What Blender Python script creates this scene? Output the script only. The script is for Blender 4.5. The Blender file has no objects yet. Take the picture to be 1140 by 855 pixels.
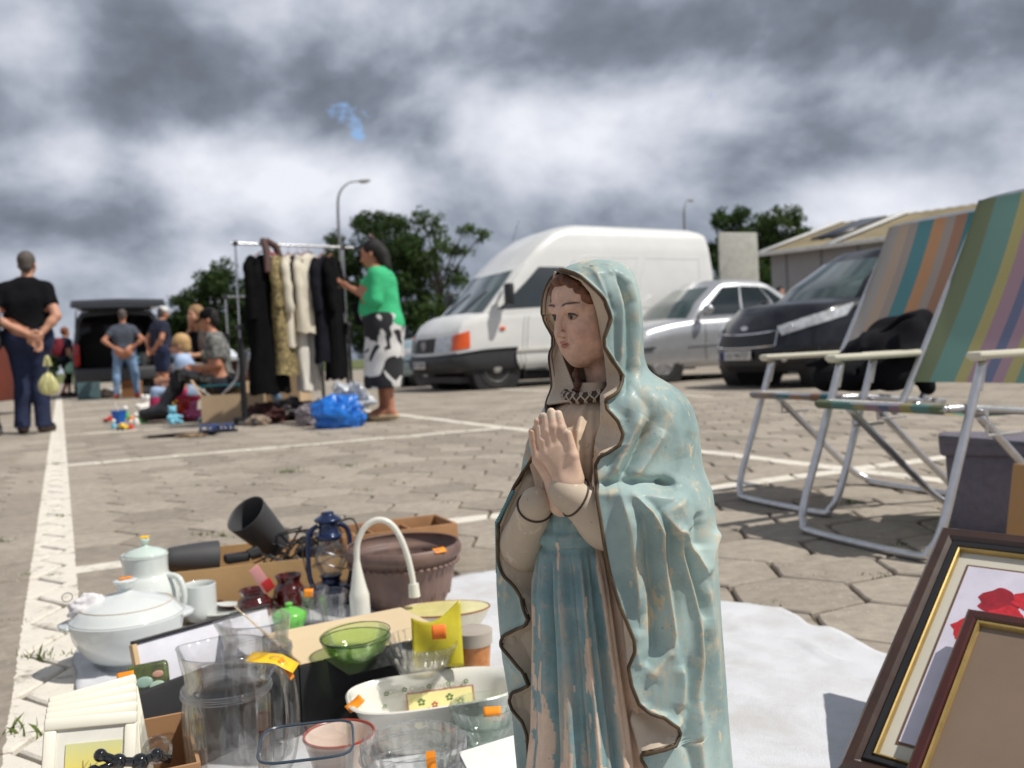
import bpy, bmesh, math, random
import numpy as np
from mathutils import Vector, Matrix, Euler
import openvdb as vdb
R = math.radians
random.seed(7)
rng = np.random.default_rng(7)
sc = bpy.context.scene
COL = sc.collection
# ------------------------------------------------------------------ camera and survey helpers
FPX, ROLL, PITCH, CH = 1043.0, R(2.7), R(-1.95), 0.57
_F = Vector((0, math.cos(PITCH), math.sin(PITCH)))
_R0 = Vector((1, 0, 0)); _U0 = _R0.cross(_F)
_RT = _R0 * math.cos(ROLL) - _U0 * math.sin(ROLL)
_UP = _R0 * math.sin(ROLL) + _U0 * math.cos(ROLL)
CAMP = Vector((0, 0, CH))
def ray(x, y): return _F + _RT * ((x - 570) / FPX) - _UP * ((y - 427.5) / FPX)
def G(x, y, z=0.0):            # a spot on the level z seen at that place of the photograph
 d = ray(x, y); return CAMP + d * ((z - CH) / d.z)
def P(x, y, Y):                # the same at a surveyed distance Y
 d = ray(x, y); return CAMP + d * (Y / d.y)
def GX(x, Y):                  # ground spot at distance Y below image column x (at the horizon row)
 p = P(x, 400, Y); return Vector((p.x, Y, 0))
cam_d = bpy.data.cameras.new("camera"); cam = bpy.data.objects.new("camera", cam_d); COL.objects.link(cam)
cam.matrix_world = Matrix(((_RT.x, _UP.x, -_F.x, 0), (_RT.y, _UP.y, -_F.y, 0), (_RT.z, _UP.z, -_F.z, CH), (0, 0, 0, 1)))
cam_d.sensor_width = 36; cam_d.lens = 36 * FPX / 1140; cam_d.clip_start = 0.02; cam_d.clip_end = 2000
cam_d.dof.use_dof = True; cam_d.dof.focus_distance = 0.86; cam_d.dof.aperture_fstop = 8.5
sc.camera = cam
# ------------------------------------------------------------------ tagging
def tag(o, label=None, cat=None, group=None, kind=None):
 if label: o['label'] = label
 if cat: o['category'] = cat
 if group: o['group'] = group
 if kind: o['kind'] = kind
 return o
def empty(name, loc=(0, 0, 0), rz=0.0, label=None, cat=None, group=None):
 o = bpy.data.objects.new(name, None); COL.objects.link(o)
 o.empty_display_size = 0.05
 o.location = loc; o.rotation_euler = (0, 0, rz)
 return tag(o, label, cat, group)
def copy_tree(o, parent=None):
 c = o.copy(); COL.objects.link(c)
 if parent: c.parent = parent
 for ch in list(o.children): copy_tree(ch, c)
 return c
# ------------------------------------------------------------------ materials
_mc = {}
def new_mat(name):
 m = bpy.data.materials.new(name); m.use_nodes = True
 nt = m.node_tree; b = nt.nodes['Principled BSDF']; return m, nt, b
def srgb(r, g, b):
 f = lambda c: (c / 255 / 12.92) if c / 255 <= .04045 else ((c / 255 + .055) / 1.055) ** 2.4
 return (f(r), f(g), f(b))
def mat(name, col, rough=0.6, metal=0.0, var=0.15, vscale=8.0, bump=0.0, bscale=60.0, spec=0.5, coat=0.0, col2=None, sheen=0.0, trans=0.0, sss=0.0, bdist=0.002):
 if name in _mc: return _mc[name]
 m, nt, b = new_mat(name); L = nt.links; N = nt.nodes
 tc = N.new('ShaderNodeTexCoord'); nz = N.new('ShaderNodeTexNoise')
 nz.inputs['Scale'].default_value = vscale; nz.inputs['Detail'].default_value = 6; nz.inputs['Roughness'].default_value = .65
 L.new(tc.outputs['Object'], nz.inputs['Vector'])
 rp = N.new('ShaderNodeValToRGB')
 c2 = col2 if col2 else tuple(max(0, c * (1 - var)) for c in col)
 c1 = col if col2 else tuple(min(1, c * (1 + var * .6)) for c in col)
 rp.color_ramp.elements[0].position = .35; rp.color_ramp.elements[1].position = .65
 rp.color_ramp.elements[0].color = (*c2, 1); rp.color_ramp.elements[1].color = (*c1, 1)
 L.new(nz.outputs['Fac'], rp.inputs['Fac']); L.new(rp.outputs['Color'], b.inputs['Base Color'])
 b.inputs['Roughness'].default_value = rough; b.inputs['Metallic'].default_value = metal
 b.inputs['Specular IOR Level'].default_value = spec
 if coat: b.inputs['Coat Weight'].default_value = coat; b.inputs['Coat Roughness'].default_value = .05
 if sheen: b.inputs['Sheen Weight'].default_value = sheen
 if trans: b.inputs['Transmission Weight'].default_value = trans
 if sss:
  b.inputs['Subsurface Weight'].default_value = sss; b.inputs['Subsurface Radius'].default_value = (.01, .004, .002)
  b.inputs['Subsurface Scale'].default_value = .5
 mr = N.new('ShaderNodeMapRange'); mr.inputs['To Min'].default_value = max(0, rough - .08); mr.inputs['To Max'].default_value = min(1, rough + .1)
 n2 = N.new('ShaderNodeTexNoise'); n2.inputs['Scale'].default_value = vscale * 3.1; n2.inputs['Detail'].default_value = 4
 L.new(tc.outputs['Object'], n2.inputs['Vector']); L.new(n2.outputs['Fac'], mr.inputs['Value']); L.new(mr.outputs['Result'], b.inputs['Roughness'])
 if bump:
  n3 = N.new('ShaderNodeTexNoise'); n3.inputs['Scale'].default_value = bscale; n3.inputs['Detail'].default_value = 5
  bp = N.new('ShaderNodeBump'); bp.inputs['Strength'].default_value = bump; bp.inputs['Distance'].default_value = bdist
  L.new(tc.outputs['Object'], n3.inputs['Vector']); L.new(n3.outputs['Fac'], bp.inputs['Height']); L.new(bp.outputs['Normal'], b.inputs['Normal'])
 _mc[name] = m; return m
def glass(name, tint=(1, 1, 1), see=.55, rough=.0, ior=1.45, bump=0.0, bscale=30):
 if name in _mc: return _mc[name]
 m, nt, b = new_mat(name); L = nt.links; N = nt.nodes
 N.remove(b); out = N['Material Output']
 tr = N.new('ShaderNodeBsdfTransparent'); tr.inputs['Color'].default_value = (*tint, 1)
 gl = N.new('ShaderNodeBsdfGlass'); gl.inputs['Color'].default_value = (*tint, 1); gl.inputs['IOR'].default_value = ior; gl.inputs['Roughness'].default_value = rough
 gs = N.new('ShaderNodeBsdfGlossy'); gs.inputs['Roughness'].default_value = rough + .055
 fr = N.new('ShaderNodeFresnel'); fr.inputs['IOR'].default_value = ior
 m1 = N.new('ShaderNodeMixShader'); m1.inputs['Fac'].default_value = see
 L.new(gl.outputs[0], m1.inputs[1]); L.new(tr.outputs[0], m1.inputs[2])
 geo = N.new('ShaderNodeNewGeometry'); m2 = N.new('ShaderNodeMixShader'); L.new(mth(nt, 'MULTIPLY', fr.outputs[0], mth(nt, 'SUBTRACT', 1.0, mth(nt, 'MULTIPLY', geo.outputs['Backfacing'], .55))), m2.inputs['Fac']); L.new(m1.outputs[0], m2.inputs[1]); L.new(gs.outputs[0], m2.inputs[2])
 L.new(m2.outputs[0], out.inputs['Surface'])
 if bump:
  tc = N.new('ShaderNodeTexCoord'); n3 = N.new('ShaderNodeTexNoise'); n3.inputs['Scale'].default_value = bscale
  bp = N.new('ShaderNodeBump'); bp.inputs['Strength'].default_value = bump; bp.inputs['Distance'].default_value = .003
  L.new(tc.outputs['Object'], n3.inputs['Vector']); L.new(n3.outputs['Fac'], bp.inputs['Height'])
  for s in (gl, gs, fr): L.new(bp.outputs['Normal'], s.inputs['Normal'])
 _mc[name] = m; return m
def mth(nt, op, a, b=None, c=None):
 n = nt.nodes.new('ShaderNodeMath'); n.operation = op
 for i, v in enumerate((a, b, c)):
  if v is None: continue
  if isinstance(v, (int, float)): n.inputs[i].default_value = v
  else: nt.links.new(v, n.inputs[i])
 return n.outputs[0]
def mixc(nt, fac, a, b, mode='MIX'):
 n = nt.nodes.new('ShaderNodeMix'); n.data_type = 'RGBA'; n.blend_type = mode
 for sck, v in ((n.inputs[0], fac), (n.inputs[6], a), (n.inputs[7], b)):
  if isinstance(v, (int, float)): sck.default_value = v
  elif isinstance(v, tuple): sck.default_value = (*v[:3], 1)
  else: nt.links.new(v, sck)
 return n.outputs[2]
# ------------------------------------------------------------------ mesh builder
class MB:
 def __init__(s): s.v = []; s.f = []; s.m = []; s.mi = 0; s.T = Matrix.Identity(4)
 def at(s, loc=(0, 0, 0), rot=(0, 0, 0), sc_=(1, 1, 1)):
  s.T = Matrix.LocRotScale(Vector(loc), Euler(rot), Vector(sc_)); return s
 def frame(s, M_): s.T = M_; return s
 def use(s, i): s.mi = i; return s
 def add(s, vs, fs):
  o = len(s.v); s.v += [s.T @ Vector(v) for v in vs]
  for f in fs: s.f.append([o + i for i in f]); s.m.append(s.mi)
  return s
 def box(s, c, d, bev=0.0, taper=1.0):
  x, y, z = (d[0] / 2, d[1] / 2, d[2] / 2); cx, cy, cz = c
  if bev <= 0:
   vs = []
   for k, t in ((-1, 1), (1, taper)):
    for a, b in ((-1, -1), (1, -1), (1, 1), (-1, 1)): vs.append((cx + a * x * t, cy + b * y * t, cz + k * z))
   return s.add(vs, [(3, 2, 1, 0), (4, 5, 6, 7), (0, 1, 5, 4), (1, 2, 6, 5), (2, 3, 7, 6), (3, 0, 4, 7)])
  b = min(bev, x * .98, y * .98, z * .98); rings = []
  def rect(hx, hy, z_, r):
   out = []
   for (sx, sy, a0) in ((1, 1, 0), (-1, 1, 90), (-1, -1, 180), (1, -1, 270)):
    for q in (0, 45, 90):
     a = R(a0 + q); out.append((cx + sx * (hx - r) + math.cos(a) * r, cy + sy * (hy - r) + math.sin(a) * r, cz + z_))
   return out
  for t, zz, ins in ((1, -z, b), (1, -z + b * .3, b * .3), (1, -z + b, 0), (taper, z - b, 0), (taper, z - b * .3, b * .3), (taper, z, b)):
   rings.append(rect(x * t - ins, y * t - ins, zz, max(b - ins, b * .15)))
  return s.loft(rings)
 def loft(s, rings, close=True, cap=True, cap0=None, cap1=None):
  n = len(rings[0]); vs = [p for r_ in rings for p in r_]; fs = []
  for i in range(len(rings) - 1):
   for j in range(n if close else n - 1):
    k = (j + 1) % n; fs.append((i * n + j, i * n + k, (i + 1) * n + k, (i + 1) * n + j))
  c0 = cap if cap0 is None else cap0; c1 = cap if cap1 is None else cap1
  if c0: fs.append(tuple(range(n - 1, -1, -1)))
  if c1: fs.append(tuple((len(rings) - 1) * n + j for j in range(n)))
  return s.add(vs, fs)
 def cyl(s, p0, p1, r0, r1=None, n=16, cap=True):
  r1 = r0 if r1 is None else r1
  return s.tube([p0, p1], [r0, r1], n, cap)
 def tube(s, pts, r, n=10, cap=True, closed=False):
  pts = [Vector(p) for p in pts]; k = len(pts); rs = r if isinstance(r, (list, tuple)) else [r] * k
  rings = []; up = None
  for i, p in enumerate(pts):
   if closed: d = pts[(i + 1) % k] - pts[(i - 1) % k]
   else: d = (pts[min(i + 1, k - 1)] - pts[max(i - 1, 0)])
   if d.length < 1e-9: d = Vector((0, 0, 1))
   d.normalize()
   if up is None: up = d.orthogonal().normalized()
   else:
    up = up - d * up.dot(d)
    up = up.normalized() if up.length > 1e-6 else d.orthogonal().normalized()
   w = d.cross(up)
   rings.append([p + (up * math.cos(2 * math.pi * j / n) + w * math.sin(2 * math.pi * j / n)) * rs[i] for j in range(n)])
  if closed: rings.append(rings[0]); cap = False
  return s.loft(rings, cap=cap)
 def lathe(s, prof, n=40, sx=1.0, sy=1.0, wob=None):
  # prof: list of (r, z); closed solids run outside down/up then inside
  rings = []
  for i, (r_, z_) in enumerate(prof):
   rings.append([((r_ * (wob(2 * math.pi * j / n, z_) if wob else 1)) * math.cos(2 * math.pi * j / n) * sx,
                           (r_ * (wob(2 * math.pi * j / n, z_) if wob else 1)) * math.sin(2 * math.pi * j / n) * sy, z_) for j in range(n)])
  return s.loft(rings, cap=False, cap0=prof[0][0] > 1e-6, cap1=prof[-1][0] > 1e-6)
 def ball(s, c, r, n=14, sx=1, sy=1, sz=1):
  rings = []; m = n // 2 + 1
  for i in range(m + 1):
   t = math.pi * i / m - math.pi / 2
   rr = max(math.cos(t), 1e-4)
   rings.append([(c[0] + r * sx * rr * math.cos(2 * math.pi * j / n), c[1] + r * sy * rr * math.sin(2 * math.pi * j / n), c[2] + r * sz * math.sin(t)) for j in range(n)])
  return s.loft(rings)
 def poly(s, pts, th=None):
  # flat polygon (list of 3D points) optionally thickened along its normal
  n = len(pts)
  if th is None: return s.add(pts, [tuple(range(n))])
  P_ = [Vector(p) for p in pts]; nr = Vector((0, 0, 0))
  for i in range(n): nr += P_[i].cross(P_[(i + 1) % n])
  nr.normalize(); Q = [p + nr * th for p in P_]
  return s.add(P_ + Q, [tuple(range(n - 1, -1, -1)), tuple(range(n, 2 * n))] + [(i, (i + 1) % n, n + (i + 1) % n, n + i) for i in range(n)])
 def grid(s, fn, nu, nv, cu=False):
  vs = [fn(i / (nu - 1 if not cu else nu), j / (nv - 1)) for j in range(nv) for i in range(nu)]; fs = []
  for j in range(nv - 1):
   for i in range(nu if cu else nu - 1):
    k = (i + 1) % nu; fs.append((j * nu + i, j * nu + k, (j + 1) * nu + k, (j + 1) * nu + i))
  return s.add(vs, fs)
 def build(s, name, mats, parent=None, smooth=40, label=None, cat=None, group=None, kind=None, recalc=True, solid=0.0, subsurf=0, loc=None, rot=None):
  me = bpy.data.meshes.new(name); me.from_pydata([tuple(v) for v in s.v], [], s.f)
  if recalc:
   bm = bmesh.new(); bm.from_mesh(me)
   bmesh.ops.recalc_face_normals(bm, faces=bm.faces); bm.to_mesh(me); bm.free()
  if not isinstance(mats, (list, tuple)): mats = [mats]
  for m_ in mats: me.materials.append(m_)
  if len(mats) > 1: me.polygons.foreach_set('material_index', s.m)
  o = bpy.data.objects.new(name, me); COL.objects.link(o)
  if smooth:
   me.shade_smooth()
   if smooth < 180: me.set_sharp_from_angle(angle=R(smooth))
  if parent: o.parent = parent
  if loc is not None: o.location = loc
  if rot is not None: o.rotation_euler = rot
  if solid:
   md = o.modifiers.new('solid', 'SOLIDIFY'); md.thickness = solid; md.offset = 0
  if subsurf:
   md = o.modifiers.new('sub', 'SUBSURF'); md.levels = subsurf; md.render_levels = subsurf
  return tag(o, label, cat, group, kind)
def text_mesh(name, body, size, m_, parent=None, M_=None, ext=.001, align='CENTER', **kw):
 fc = bpy.data.curves.new(name, 'FONT'); fc.body = body; fc.size = size; fc.extrude = ext; fc.align_x = align; fc.align_y = 'CENTER'; fc.resolution_u = 3
 t = bpy.data.objects.new(name, fc); COL.objects.link(t)
 me = bpy.data.meshes.new_from_object(t.evaluated_get(bpy.context.evaluated_depsgraph_get())); bpy.data.objects.remove(t); bpy.data.curves.remove(fc)
 me.materials.clear(); me.materials.append(m_); o = bpy.data.objects.new(name, me); COL.objects.link(o)
 if parent: o.parent = parent
 if M_ is not None: o.matrix_local = M_
 return tag(o, **kw)
def smooth_path(pts, n=8, closed=False):
 P_ = [Vector(p) for p in pts]; out = []; k = len(P_)
 seg = k if closed else k - 1
 for i in range(seg):
  if closed: p0, p1, p2, p3 = P_[(i - 1) % k], P_[i], P_[(i + 1) % k], P_[(i + 2) % k]
  else: p0, p1, p2, p3 = P_[max(i - 1, 0)], P_[i], P_[i + 1], P_[min(i + 2, k - 1)]
  for j in range(n):
   t = j / n
   out.append(.5 * ((2 * p1) + (p2 - p0) * t + (2 * p0 - 5 * p1 + 4 * p2 - p3) * t * t + (3 * p1 - p0 - 3 * p2 + p3) * t ** 3))
 if not closed: out.append(P_[-1])
 return out
# ------------------------------------------------------------------ signed-distance bodies
class SDF:
 """numpy distance field; every primitive is blended in locally"""
 def __init__(s, lo, hi, vox):
  s.lo = np.array(lo, float); s.vox = vox
  s.n = (np.ceil((np.array(hi) - s.lo) / vox).astype(int) + 1)
  s.a = np.full(s.n, .2, np.float32)
 def copy(s):
  c = SDF.__new__(SDF); c.lo = s.lo; c.vox = s.vox; c.n = s.n; c.a = s.a.copy(); return c
 def sub(s, lo, hi):
  i0 = np.clip(np.floor((np.array(lo) - s.lo) / s.vox).astype(int), 0, s.n - 1); i1 = np.clip(np.ceil((np.array(hi) - s.lo) / s.vox).astype(int) + 1, 1, s.n)
  sl = tuple(slice(a, b) for a, b in zip(i0, i1))
  ax = [(s.lo[i] + s.vox * np.arange(i0[i], i1[i])).astype(np.float32) for i in range(3)]
  return sl, ax[0][:, None, None], ax[1][None, :, None], ax[2][None, None, :]
 def full(s): return s.sub(s.lo, s.lo + s.vox * (s.n - 1))
 def _mix(s, sl, d, k, mode):
  a = s.a[sl]
  if mode == 'add':
   if k > 0:
    h = np.maximum(k - np.abs(a - d), 0) / k; s.a[sl] = np.minimum(a, d) - h * h * k * .25
   else: s.a[sl] = np.minimum(a, d)
  else:
   d = -d
   if k > 0:
    h = np.maximum(k - np.abs(a - d), 0) / k; s.a[sl] = np.maximum(a, d) + h * h * k * .25
   else: s.a[sl] = np.maximum(a, d)
 def cone(s, p, q, r0, r1=None, k=.02, mode='add', flat=None):
  r1 = r0 if r1 is None else r1
  p = np.array(p, float); q = np.array(q, float); m = max(r0, r1) + k + 3 * s.vox
  sl, X, Y, Z = s.sub(np.minimum(p, q) - m, np.maximum(p, q) + m)
  d = q - p; L2 = max(d @ d, 1e-12)
  t = np.clip(((X - p[0]) * d[0] + (Y - p[1]) * d[1] + (Z - p[2]) * d[2]) / L2, 0, 1)
  dx, dy, dz = X - p[0] - t * d[0], Y - p[1] - t * d[1], Z - p[2] - t * d[2]
  if flat is not None:      # flatten across unit direction by factor
   n_, fct = np.array(flat[0], float), flat[1]; n_ /= np.linalg.norm(n_)
   c = dx * n_[0] + dy * n_[1] + dz * n_[2]; g = (fct - 1) * c
   dx, dy, dz = dx + n_[0] * g, dy + n_[1] * g, dz + n_[2] * g
   dist = (np.sqrt(dx * dx + dy * dy + dz * dz) - (r0 + (r1 - r0) * t)) / max(1, fct * .8)
  else: dist = np.sqrt(dx * dx + dy * dy + dz * dz) - (r0 + (r1 - r0) * t)
  s._mix(sl, dist.astype(np.float32), k, mode); return s
 def ell(s, c, r, k=.02, mode='add', rot=None):
  c = np.array(c, float); r = np.array(r, float); m = r.max() + k + 3 * s.vox
  sl, X, Y, Z = s.sub(c - m, c + m)
  x, y, z = X - c[0], Y - c[1], Z - c[2]
  if rot is not None:
   M_ = np.array(Euler(rot).to_matrix().transposed())
   x, y, z = (M_[i][0] * x + M_[i][1] * y + M_[i][2] * z for i in range(3))
  k0 = np.sqrt((x / r[0]) ** 2 + (y / r[1]) ** 2 + (z / r[2]) ** 2); k1 = np.sqrt((x / r[0] ** 2) ** 2 + (y / r[1] ** 2) ** 2 + (z / r[2] ** 2) ** 2)
  d = k0 * (k0 - 1) / np.maximum(k1, 1e-6)
  s._mix(sl, d.astype(np.float32), k, mode); return s
 def mesh(s, smooth=0):
  g = vdb.FloatGrid(.2); g.copyFromArray(np.ascontiguousarray(s.a));
  pts, tris, quads = g.convertToPolygons(isovalue=0.0, adaptivity=0.0) if smooth == 0 else g.convertToPolygons(isovalue=0.0, adaptivity=smooth)
  v = pts * s.vox + s.lo
  return v, tris, quads
 def build(s, name, m_, parent=None, loc=None, colors=None, **kw):
  v, tris, quads = s.mesh()
  return np_mesh(name, v, tris, quads, m_, parent, loc, colors, **kw)
def np_mesh(name, v, tris, quads, m_, parent=None, loc=None, colors=None, relax=1, label=None, cat=None, group=None, kind=None, flip=True):
 v = np.asarray(v, float); tris = np.asarray(tris).reshape(-1, 3); quads = np.asarray(quads).reshape(-1, 4)
 if flip: tris = tris[:, ::-1]; quads = quads[:, ::-1]
 me = bpy.data.meshes.new(name); nv, nt_, nq = len(v), len(tris), len(quads)
 if relax and nq:
  for _ in range(relax):
   E_ = np.concatenate([quads[:, [0, 1]], quads[:, [1, 2]], quads[:, [2, 3]], quads[:, [3, 0]]] + ([tris[:, [0, 1]], tris[:, [1, 2]], tris[:, [2, 0]]] if nt_ else []))
   sm = np.zeros_like(v); cnt = np.zeros(nv)
   for a, b in ((0, 1), (1, 0)):
    for q in range(3): sm[:, q] += np.bincount(E_[:, a], weights=v[E_[:, b], q], minlength=nv)
    cnt += np.bincount(E_[:, a], minlength=nv)
   v = v * .5 + .5 * sm / np.maximum(cnt, 1)[:, None]
 me.vertices.add(nv); me.vertices.foreach_set('co', v.astype(np.float32).ravel())
 me.loops.add(nt_ * 3 + nq * 4); me.loops.foreach_set('vertex_index', np.concatenate([tris.ravel(), quads.ravel()]).astype(np.int32))
 me.polygons.add(nt_ + nq)
 me.polygons.foreach_set('loop_start', np.concatenate([np.arange(nt_) * 3, nt_ * 3 + np.arange(nq) * 4]).astype(np.int32))
 me.update(calc_edges=True); me.validate()
 for mm in (m_ if isinstance(m_, (list, tuple)) else [m_]): me.materials.append(mm)
 me.shade_smooth()
 if colors is not None:
  ca = me.color_attributes.new('paint', 'FLOAT_COLOR', 'POINT')
  c4 = np.ones((nv, 4), np.float32); c4[:, :3] = colors(v); ca.data.foreach_set('color', c4.ravel())
 o = bpy.data.objects.new(name, me); COL.objects.link(o)
 if parent: o.parent = parent
 if loc is not None: o.location = loc
 return tag(o, label, cat, group, kind)
# ------------------------------------------------------------------ render look
sc.view_settings.view_transform = 'Standard'; sc.view_settings.look = 'None'; sc.view_settings.gamma = 1
sc.view_settings.use_curve_mapping = False; sc.view_settings.exposure = -0.12
sc.cycles.max_bounces = 10; sc.cycles.transparent_max_bounces = 24; sc.cycles.transmission_bounces = 8
sc.cycles.caustics_reflective = False; sc.cycles.caustics_refractive = False; sc.cycles.use_denoising = True
# ------------------------------------------------------------------ sun and sky
SUN_EL, SUN_AZ = R(56), R(-17)      # azimuth measured from +X towards +Y
sun_dir = Vector((math.cos(SUN_EL) * math.cos(SUN_AZ), math.cos(SUN_EL) * math.sin(SUN_AZ), math.sin(SUN_EL)))
sl_ = bpy.data.lights.new("sun", 'SUN'); sl_.energy = 4.4; sl_.angle = R(.6); sl_.color = (1, .955, .88)
so_ = bpy.data.objects.new("sun", sl_); COL.objects.link(so_)
so_.rotation_euler = sun_dir.to_track_quat('Z', 'Y').to_euler(); so_.location = (8, -4, 12)
world = bpy.data.worlds.new("World"); sc.world = world; world.use_nodes = True
wt = world.node_tree; WN, WL = wt.nodes, wt.links
bg = WN['Background']
sky = WN.new('ShaderNodeTexSky'); sky.sky_type = 'NISHITA'; sky.sun_disc = False
sky.sun_elevation = SUN_EL; sky.sun_rotation = math.pi / 2 - SUN_AZ
bg.inputs['Strength'].default_value = 0.1
tc = WN.new('ShaderNodeTexCoord'); D_ = tc.outputs['Generated']
sep = WN.new('ShaderNodeSeparateXYZ'); WL.new(D_, sep.inputs[0])
# cloud masses: layered noise over the directions of the sky, lit from the sun's side
def wvec(sc3, off):
 mp = WN.new('ShaderNodeMapping'); mp.inputs['Scale'].default_value = sc3; mp.inputs['Location'].default_value = off
 WL.new(D_, mp.inputs['Vector']); return mp.outputs[0]
def wnoise(scale, detail, rough, off, dist=0.0, st=1.45):
 n = WN.new('ShaderNodeTexNoise'); n.inputs['Scale'].default_value = scale; n.inputs['Detail'].default_value = detail
 n.inputs['Roughness'].default_value = rough; n.inputs['Distortion'].default_value = dist
 WL.new(wvec((1, 1, st), off), n.inputs['Vector']); return n.outputs['Fac']
big = wnoise(1.9, 4, .5, (4.2, 1, 3), .15, 1.5); fine = wnoise(3.6, 10, .50, (9.1, 2, 1), .2); wisp = wnoise(15, 8, .62, (1.7, 5, 2), .3)
fineB = wnoise(3.6, 10, .50, (9.1 + .05, 2, 1 + .07), .2); relief = mth(wt, 'MULTIPLY', mth(wt, 'SUBTRACT', fine, fineB), 2.1)
def blob(x, y, rad, amp):          # a cloud mass lying in that direction of the sky
 d = ray(x, y).normalized()
 sb = WN.new('ShaderNodeVectorMath'); sb.operation = 'SUBTRACT'; WL.new(D_, sb.inputs[0]); sb.inputs[1].default_value = d
 ml = WN.new('ShaderNodeVectorMath'); ml.operation = 'MULTIPLY'; WL.new(sb.outputs[0], ml.inputs[0]); rx, ry = rad; ml.inputs[1].default_value = (1 / rx, 1 / rx, 1 / ry)
 ln = WN.new('ShaderNodeVectorMath'); ln.operation = 'LENGTH'; WL.new(ml.outputs[0], ln.inputs[0])
 l2 = mth(wt, 'MULTIPLY', ln.outputs['Value'], ln.outputs['Value'])
 return mth(wt, 'MULTIPLY', mth(wt, 'EXPONENT', mth(wt, 'MULTIPLY', l2, -1.0)), amp)
tot = mth(wt, 'ADD', mth(wt, 'MULTIPLY', big, .45), mth(wt, 'MULTIPLY', fine, .55))
tot = mth(wt, 'ADD', mth(wt, 'MULTIPLY', mth(wt, 'SUBTRACT', tot, .5), .85), .5)
tot = mth(wt, 'ADD', tot, mth(wt, 'MULTIPLY', mth(wt, 'SUBTRACT', wisp, .5), .10))
tot = mth(wt, 'ADD', tot, relief)
for (x, y, rad, amp) in ((200, 100, (.18, .055), -.40), (330, 20, (.12, .05), .10), (10, 40, (.1, .06), -.04), (20, 120, (.09, .09), .12), (330, 200, (.13, .055), .34), (250, 185, (.09, .035), .18), (60, 190, (.12, .04), .03),
                         (110, 250, (.2, .035), -.26), (470, 180, (.08, .12), -.10), (800, 25, (.34, .065), -.27), (640, 190, (.16, .08), .10), (540, 60, (.08, .06), .12), (860, 170, (.14, .05), -.26),
                         (760, 130, (.1, .05), .06), (1080, 210, (.2, .04), .24), (1110, 120, (.1, .05), .04), (560, 260, (.25, .03), -.08), (60, 290, (.08, .02), .14), (880, 250, (.1, .03), .12)):
 tot = mth(wt, 'ADD', tot, blob(x, y, rad, amp))
cr = WN.new('ShaderNodeValToRGB'); WL.new(tot, cr.inputs['Fac'])
els = cr.color_ramp.elements
els[0].position = .08; els[0].color = (*srgb(100, 106, 116), 1); els[1].position = .99; els[1].color = (*srgb(216, 218, 224), 1)
for ps, c in ((.26, (116, 123, 135)), (.40, (141, 148, 160)), (.54, (166, 171, 182)), (.74, (194, 197, 206))):
 e = els.new(ps); e.color = (*srgb(*c), 1)
# clouds are ten times what the background strength leaves of them
cl10 = mixc(wt, 1.0, cr.outputs['Color'], (13.6, 13.7, 13.9), 'MULTIPLY')
hi = WN.new('ShaderNodeMapRange'); hi.inputs['From Min'].default_value = .42; hi.inputs['From Max'].default_value = .7; hi.inputs['To Min'].default_value = 1; hi.inputs['To Max'].default_value = .62; WL.new(sep.outputs[2], hi.inputs['Value'])  # unseen sky high above the view dimmed to deepen the shadows
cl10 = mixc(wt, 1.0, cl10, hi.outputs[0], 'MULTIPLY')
hole = mth(wt, 'ADD', blob(392, 126, (.026, .014), .60), blob(400, 152, (.012, .008), .5))
hole = mth(wt, 'ADD', hole, blob(800, 108, (.02, .012), .3))
hf = mth(wt, 'ADD', hole, mth(wt, 'MULTIPLY', mth(wt, 'SUBTRACT', wnoise(34, 6, .65, (3, 1, 7), .2), .5), 3.0))
hm = WN.new('ShaderNodeMapRange'); hm.inputs['From Min'].default_value = .30; hm.inputs['From Max'].default_value = .70; WL.new(mth(wt, 'MULTIPLY', hf, mth(wt, 'MINIMUM', mth(wt, 'MULTIPLY', hole, 3.0), 1.0)), hm.inputs['Value'])
skyc = mixc(wt, 1.0, sky.outputs[0], (1.5, 1.6, 1.75), 'MULTIPLY')
WL.new(mixc(wt, hm.outputs['Result'], cl10, skyc), bg.inputs['Color'])
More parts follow.
